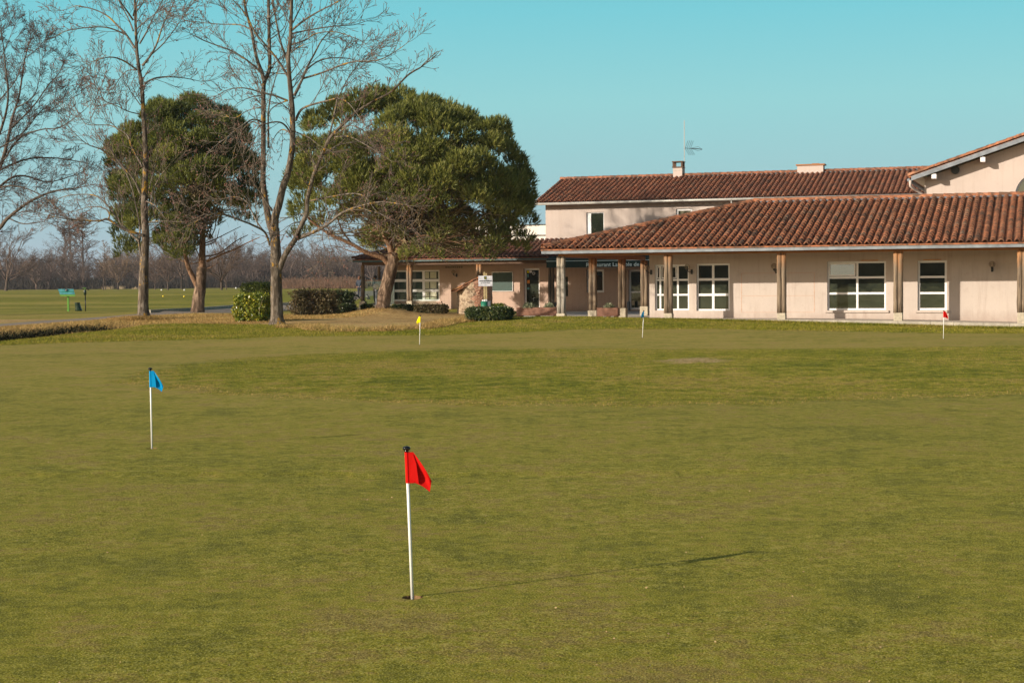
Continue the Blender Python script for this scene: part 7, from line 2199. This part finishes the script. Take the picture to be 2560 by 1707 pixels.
# ================================================================== GRASS
def blades(name, label, region, n, mat, hmin, hmax, w, seed, lean=.5, accept=None):
    rs = np.random.RandomState(seed)
    x, y = region(rs, n)
    if accept is not None:
        k = accept(x, y, rs); x, y = x[k], y[k]
    n = len(x); z = H(x, y)
    P_ = np.stack([x, y, z - .002], 1)
    D_ = np.stack([rs.normal(0, lean, n), rs.normal(0, lean, n), np.ones(n)], 1)
    D_ /= np.linalg.norm(D_, axis=1, keepdims=True); D_ *= rs.uniform(hmin, hmax, (n, 1))
    ww = w(y)[:, None] if callable(w) else w
    V, F = tris_blades(P_, D_, ww * rs.uniform(.7, 1.3, (n, 1)), rs)
    o = np_mesh(name, V, F, mat, tint=np.repeat(rs.uniform(0, 1, n), 3))
    tag(o, label, "grass", kind="stuff"); return o
def near_region(rs, n):
    # denser close to the lens
    y = 6.1 + 15.0 * rs.uniform(0, 1, n) ** 1.7
    x = rs.uniform(-.345, .345, n) * (y + .8)
    return x, y
nocup = lambda x, y, rs: np.min([np.hypot(x - c_.x, y - c_.y) for c_ in CUPS], axis=0) > .058
blades("grass", "closely mown blades of the putting green", near_region, 620000, m_bladeG, .003, .008, lambda y: .0022 + .00015 * y, 1, .9, nocup)
isl = lambda x, y, rs: (signed(x, y, ISLAND) + .35 * np.sin(x * 3.1) * np.sin(y * 2.3) + rs.normal(0, .12, len(x)) > 0) & (signed(x, y, DIRT) < -.12 + rs.normal(0, .2, len(x)))
def isl_region(rs, n):
    y = rs.uniform(19.5, 41, n); x = rs.uniform(-.30, .36, n) * y
    return x, y
blades("grass", "longer tufted grass of the island inside the green", isl_region, 380000, m_bladeF, .008, .022, lambda y: .005 + .0001 * y, 2, .7, isl)
def rim_acc(x, y, rs):
    s_ = signed(x, y, ISLAND); return (s_ > -.12) & (s_ < .55) & (y < 30) & (rs.uniform(0, 1, len(x)) < .30 + .35 * np.sin(x * 1.7 + y) ** 2)
blades("grass", "dry pale tufts on the rim of the island", isl_region, 150000, m_bladeD, .014, .034, .007, 3, .7, rim_acc)
def col_region(rs, n):
    y = rs.uniform(44, 68, n); x = rs.uniform(-.34, .34, n) * y; return x, y
def col_acc(x, y, rs):
    s = (x - O0.x) * U.x + (y - O0.y) * U.y; t = (x - O0.x) * N.x + (y - O0.y) * N.y
    return (signed(x, y, COLLAR) > 0) & (signed(x, y, DRY) < 0) & ((t < -.85) | (s < -11)) & (signed(x, y, DITCHP) < 0)
blades("grass", "green grass of the collar before the building", col_region, 230000, m_bladeF, .03, .06, .014, 4, .6, col_acc)
def edge_region(rs, n):
    s = rs.uniform(2, 27, n); t = -1.05 - np.abs(rs.normal(0, .35, n)); return O0.x + U.x * s + N.x * t, O0.y + U.y * s + N.y * t
blades("grass", "uneven longer grass against the terrace edging", edge_region, 26000, m_bladeF, .06, .14, .016, 5, .5)
def dry_region(rs, n):
    y = rs.uniform(48, 100, n); x = rs.uniform(-.34, .02, n) * y; return x, y
dacc = lambda x, y, rs: (signed(x, y, DRY) > -.2) & (signed(x, y, PATH) < -.1) & (((x - O0.x) * U.x + (y - O0.y) * U.y) < -12) & (((x - O0.x) * N.x + (y - O0.y) * N.y) < 22.5)
blades("grass", "dead straw coloured grass around the trees", dry_region, 300000, m_bladeD, .04, .12, .016, 6, .8, dacc)
EDGE = [onZ(*p)[:2] for p in [(560, 812), (721, 816), (853, 826), (970, 826), (1100, 820), (1180, 812)]]
def ledge(rs, n):
    y = rs.uniform(54, 70, n); x = rs.uniform(-11.5, -1, n); return x, y
def lacc(x, y, rs):
    d, t = seg_dist(x, y, [tuple(e) for e in EDGE]); return (d < .8 * (.5 + .6 * np.sin(x * 2.1 + 1) ** 2)) & (rs.uniform(0, 1, len(x)) < .8) & (t > .22)
blades("grass", "long bleached tufts along the far edge of the lawn", ledge, 120000, m_bladeD, .10, .26, .018, 7, .8, lacc)
def ditch_reg(rs, n):
    y = rs.uniform(45, 74, n); x = rs.uniform(-30, -13, n); return x, y
dd_acc = lambda x, y, rs: (signed(x, y, DITCHP) > -.1) & (rs.uniform(0, 1, len(x)) < .25 + .75 * sstep(-23, -15, x))
blades("grass", "tangled long grass on the ditch banks", ditch_reg, 60000, m_bladeD, .08, .26, .016, 8, .7, dd_acc)
rs9 = np.random.RandomState(12)
x, y = ditch_reg(rs9, 150000); k_ = seg_dist(x, y, [tuple(p[:2]) for p in DITCH])[0] < 1.35; x, y = x[k_], y[k_]
k_ = np.sin(x * 1.3) + np.sin(x * .7 + 2) + rs9.normal(0, .5, len(x)) > -.4; x, y = x[k_], y[k_]
z = H(x, y) + rs9.uniform(0, .45, len(x)) * (1 + .6 * np.sin(x * 1.9) * np.sin(y * 2.7))
z = np.minimum(z, -.16 + rs9.normal(0, .05, len(x)))
V, F, T = leaf_quads(np.stack([x, y, z], 1), rs9.normal(size=(len(x), 3)), .11, .06, rs9)
m_bramble = leaf_mat('bramble_leaf', [(0, (.012, .014, .006)), (.7, (.03, .03, .012)), (1, (.09, .07, .03))], .8, .1, .1)
tag(np_mesh("undergrowth", V, F, m_bramble, tint=T), "dark brambles filling the ditch at the left", "undergrowth", kind="stuff")
# ring of tufts at the slender tree's foot
g = onG(359, 800)
def foot(rs, n):
    a = rs.uniform(0, 6.28, n); r = .3 + np.abs(rs.normal(0, .28, n)); return g.x + np.cos(a) * r * 1.3, g.y + np.sin(a) * r
blades("grass", "dry tufts round the foot of the slender tree", foot, 5000, m_bladeD, .10, .28, .018, 9, .6)
# scattered fallen leaves and specks on the green
rsl = np.random.RandomState(31); n = 420
y = 6.5 + 36 * rsl.uniform(0, 1, n) ** 1.4; x = rsl.uniform(-.34, .34, n) * y; z = H(x, y) + .006
V, F, T = leaf_quads(np.stack([x, y, z], 1), np.stack([rsl.normal(size=n), rsl.normal(size=n), rsl.normal(0, .15, n)], 1), .014, .008, rsl)
tag(np_mesh("fallen_leaves", V, F, plain("leaf_litter", (.38, .26, .14), .8, var=.4, scale=3), tint=T), "tiny fallen leaf scraps on the green", "leaves", kind="stuff")


# ================================================================== HAZE
mb = MB(); mb.box((-1500, -400, -5.0), (1500, 4700, 75))
m_haze = bpy.data.materials.new("haze_air"); m_haze.use_nodes = True
n_ = m_haze.node_tree; n_.nodes.clear()
o_ = n_.nodes.new("ShaderNodeOutputMaterial"); v_ = n_.nodes.new("ShaderNodeVolumePrincipled")
v_.inputs["Color"].default_value = (0.80, 0.86, 1.0, 1); v_.inputs["Density"].default_value = 0.00012; v_.inputs["Anisotropy"].default_value = 0.2
n_.links.new(v_.outputs[0], o_.inputs["Volume"])
tag(mb.build("haze", m_haze), "thin winter haze over the course", "haze", kind="stuff")
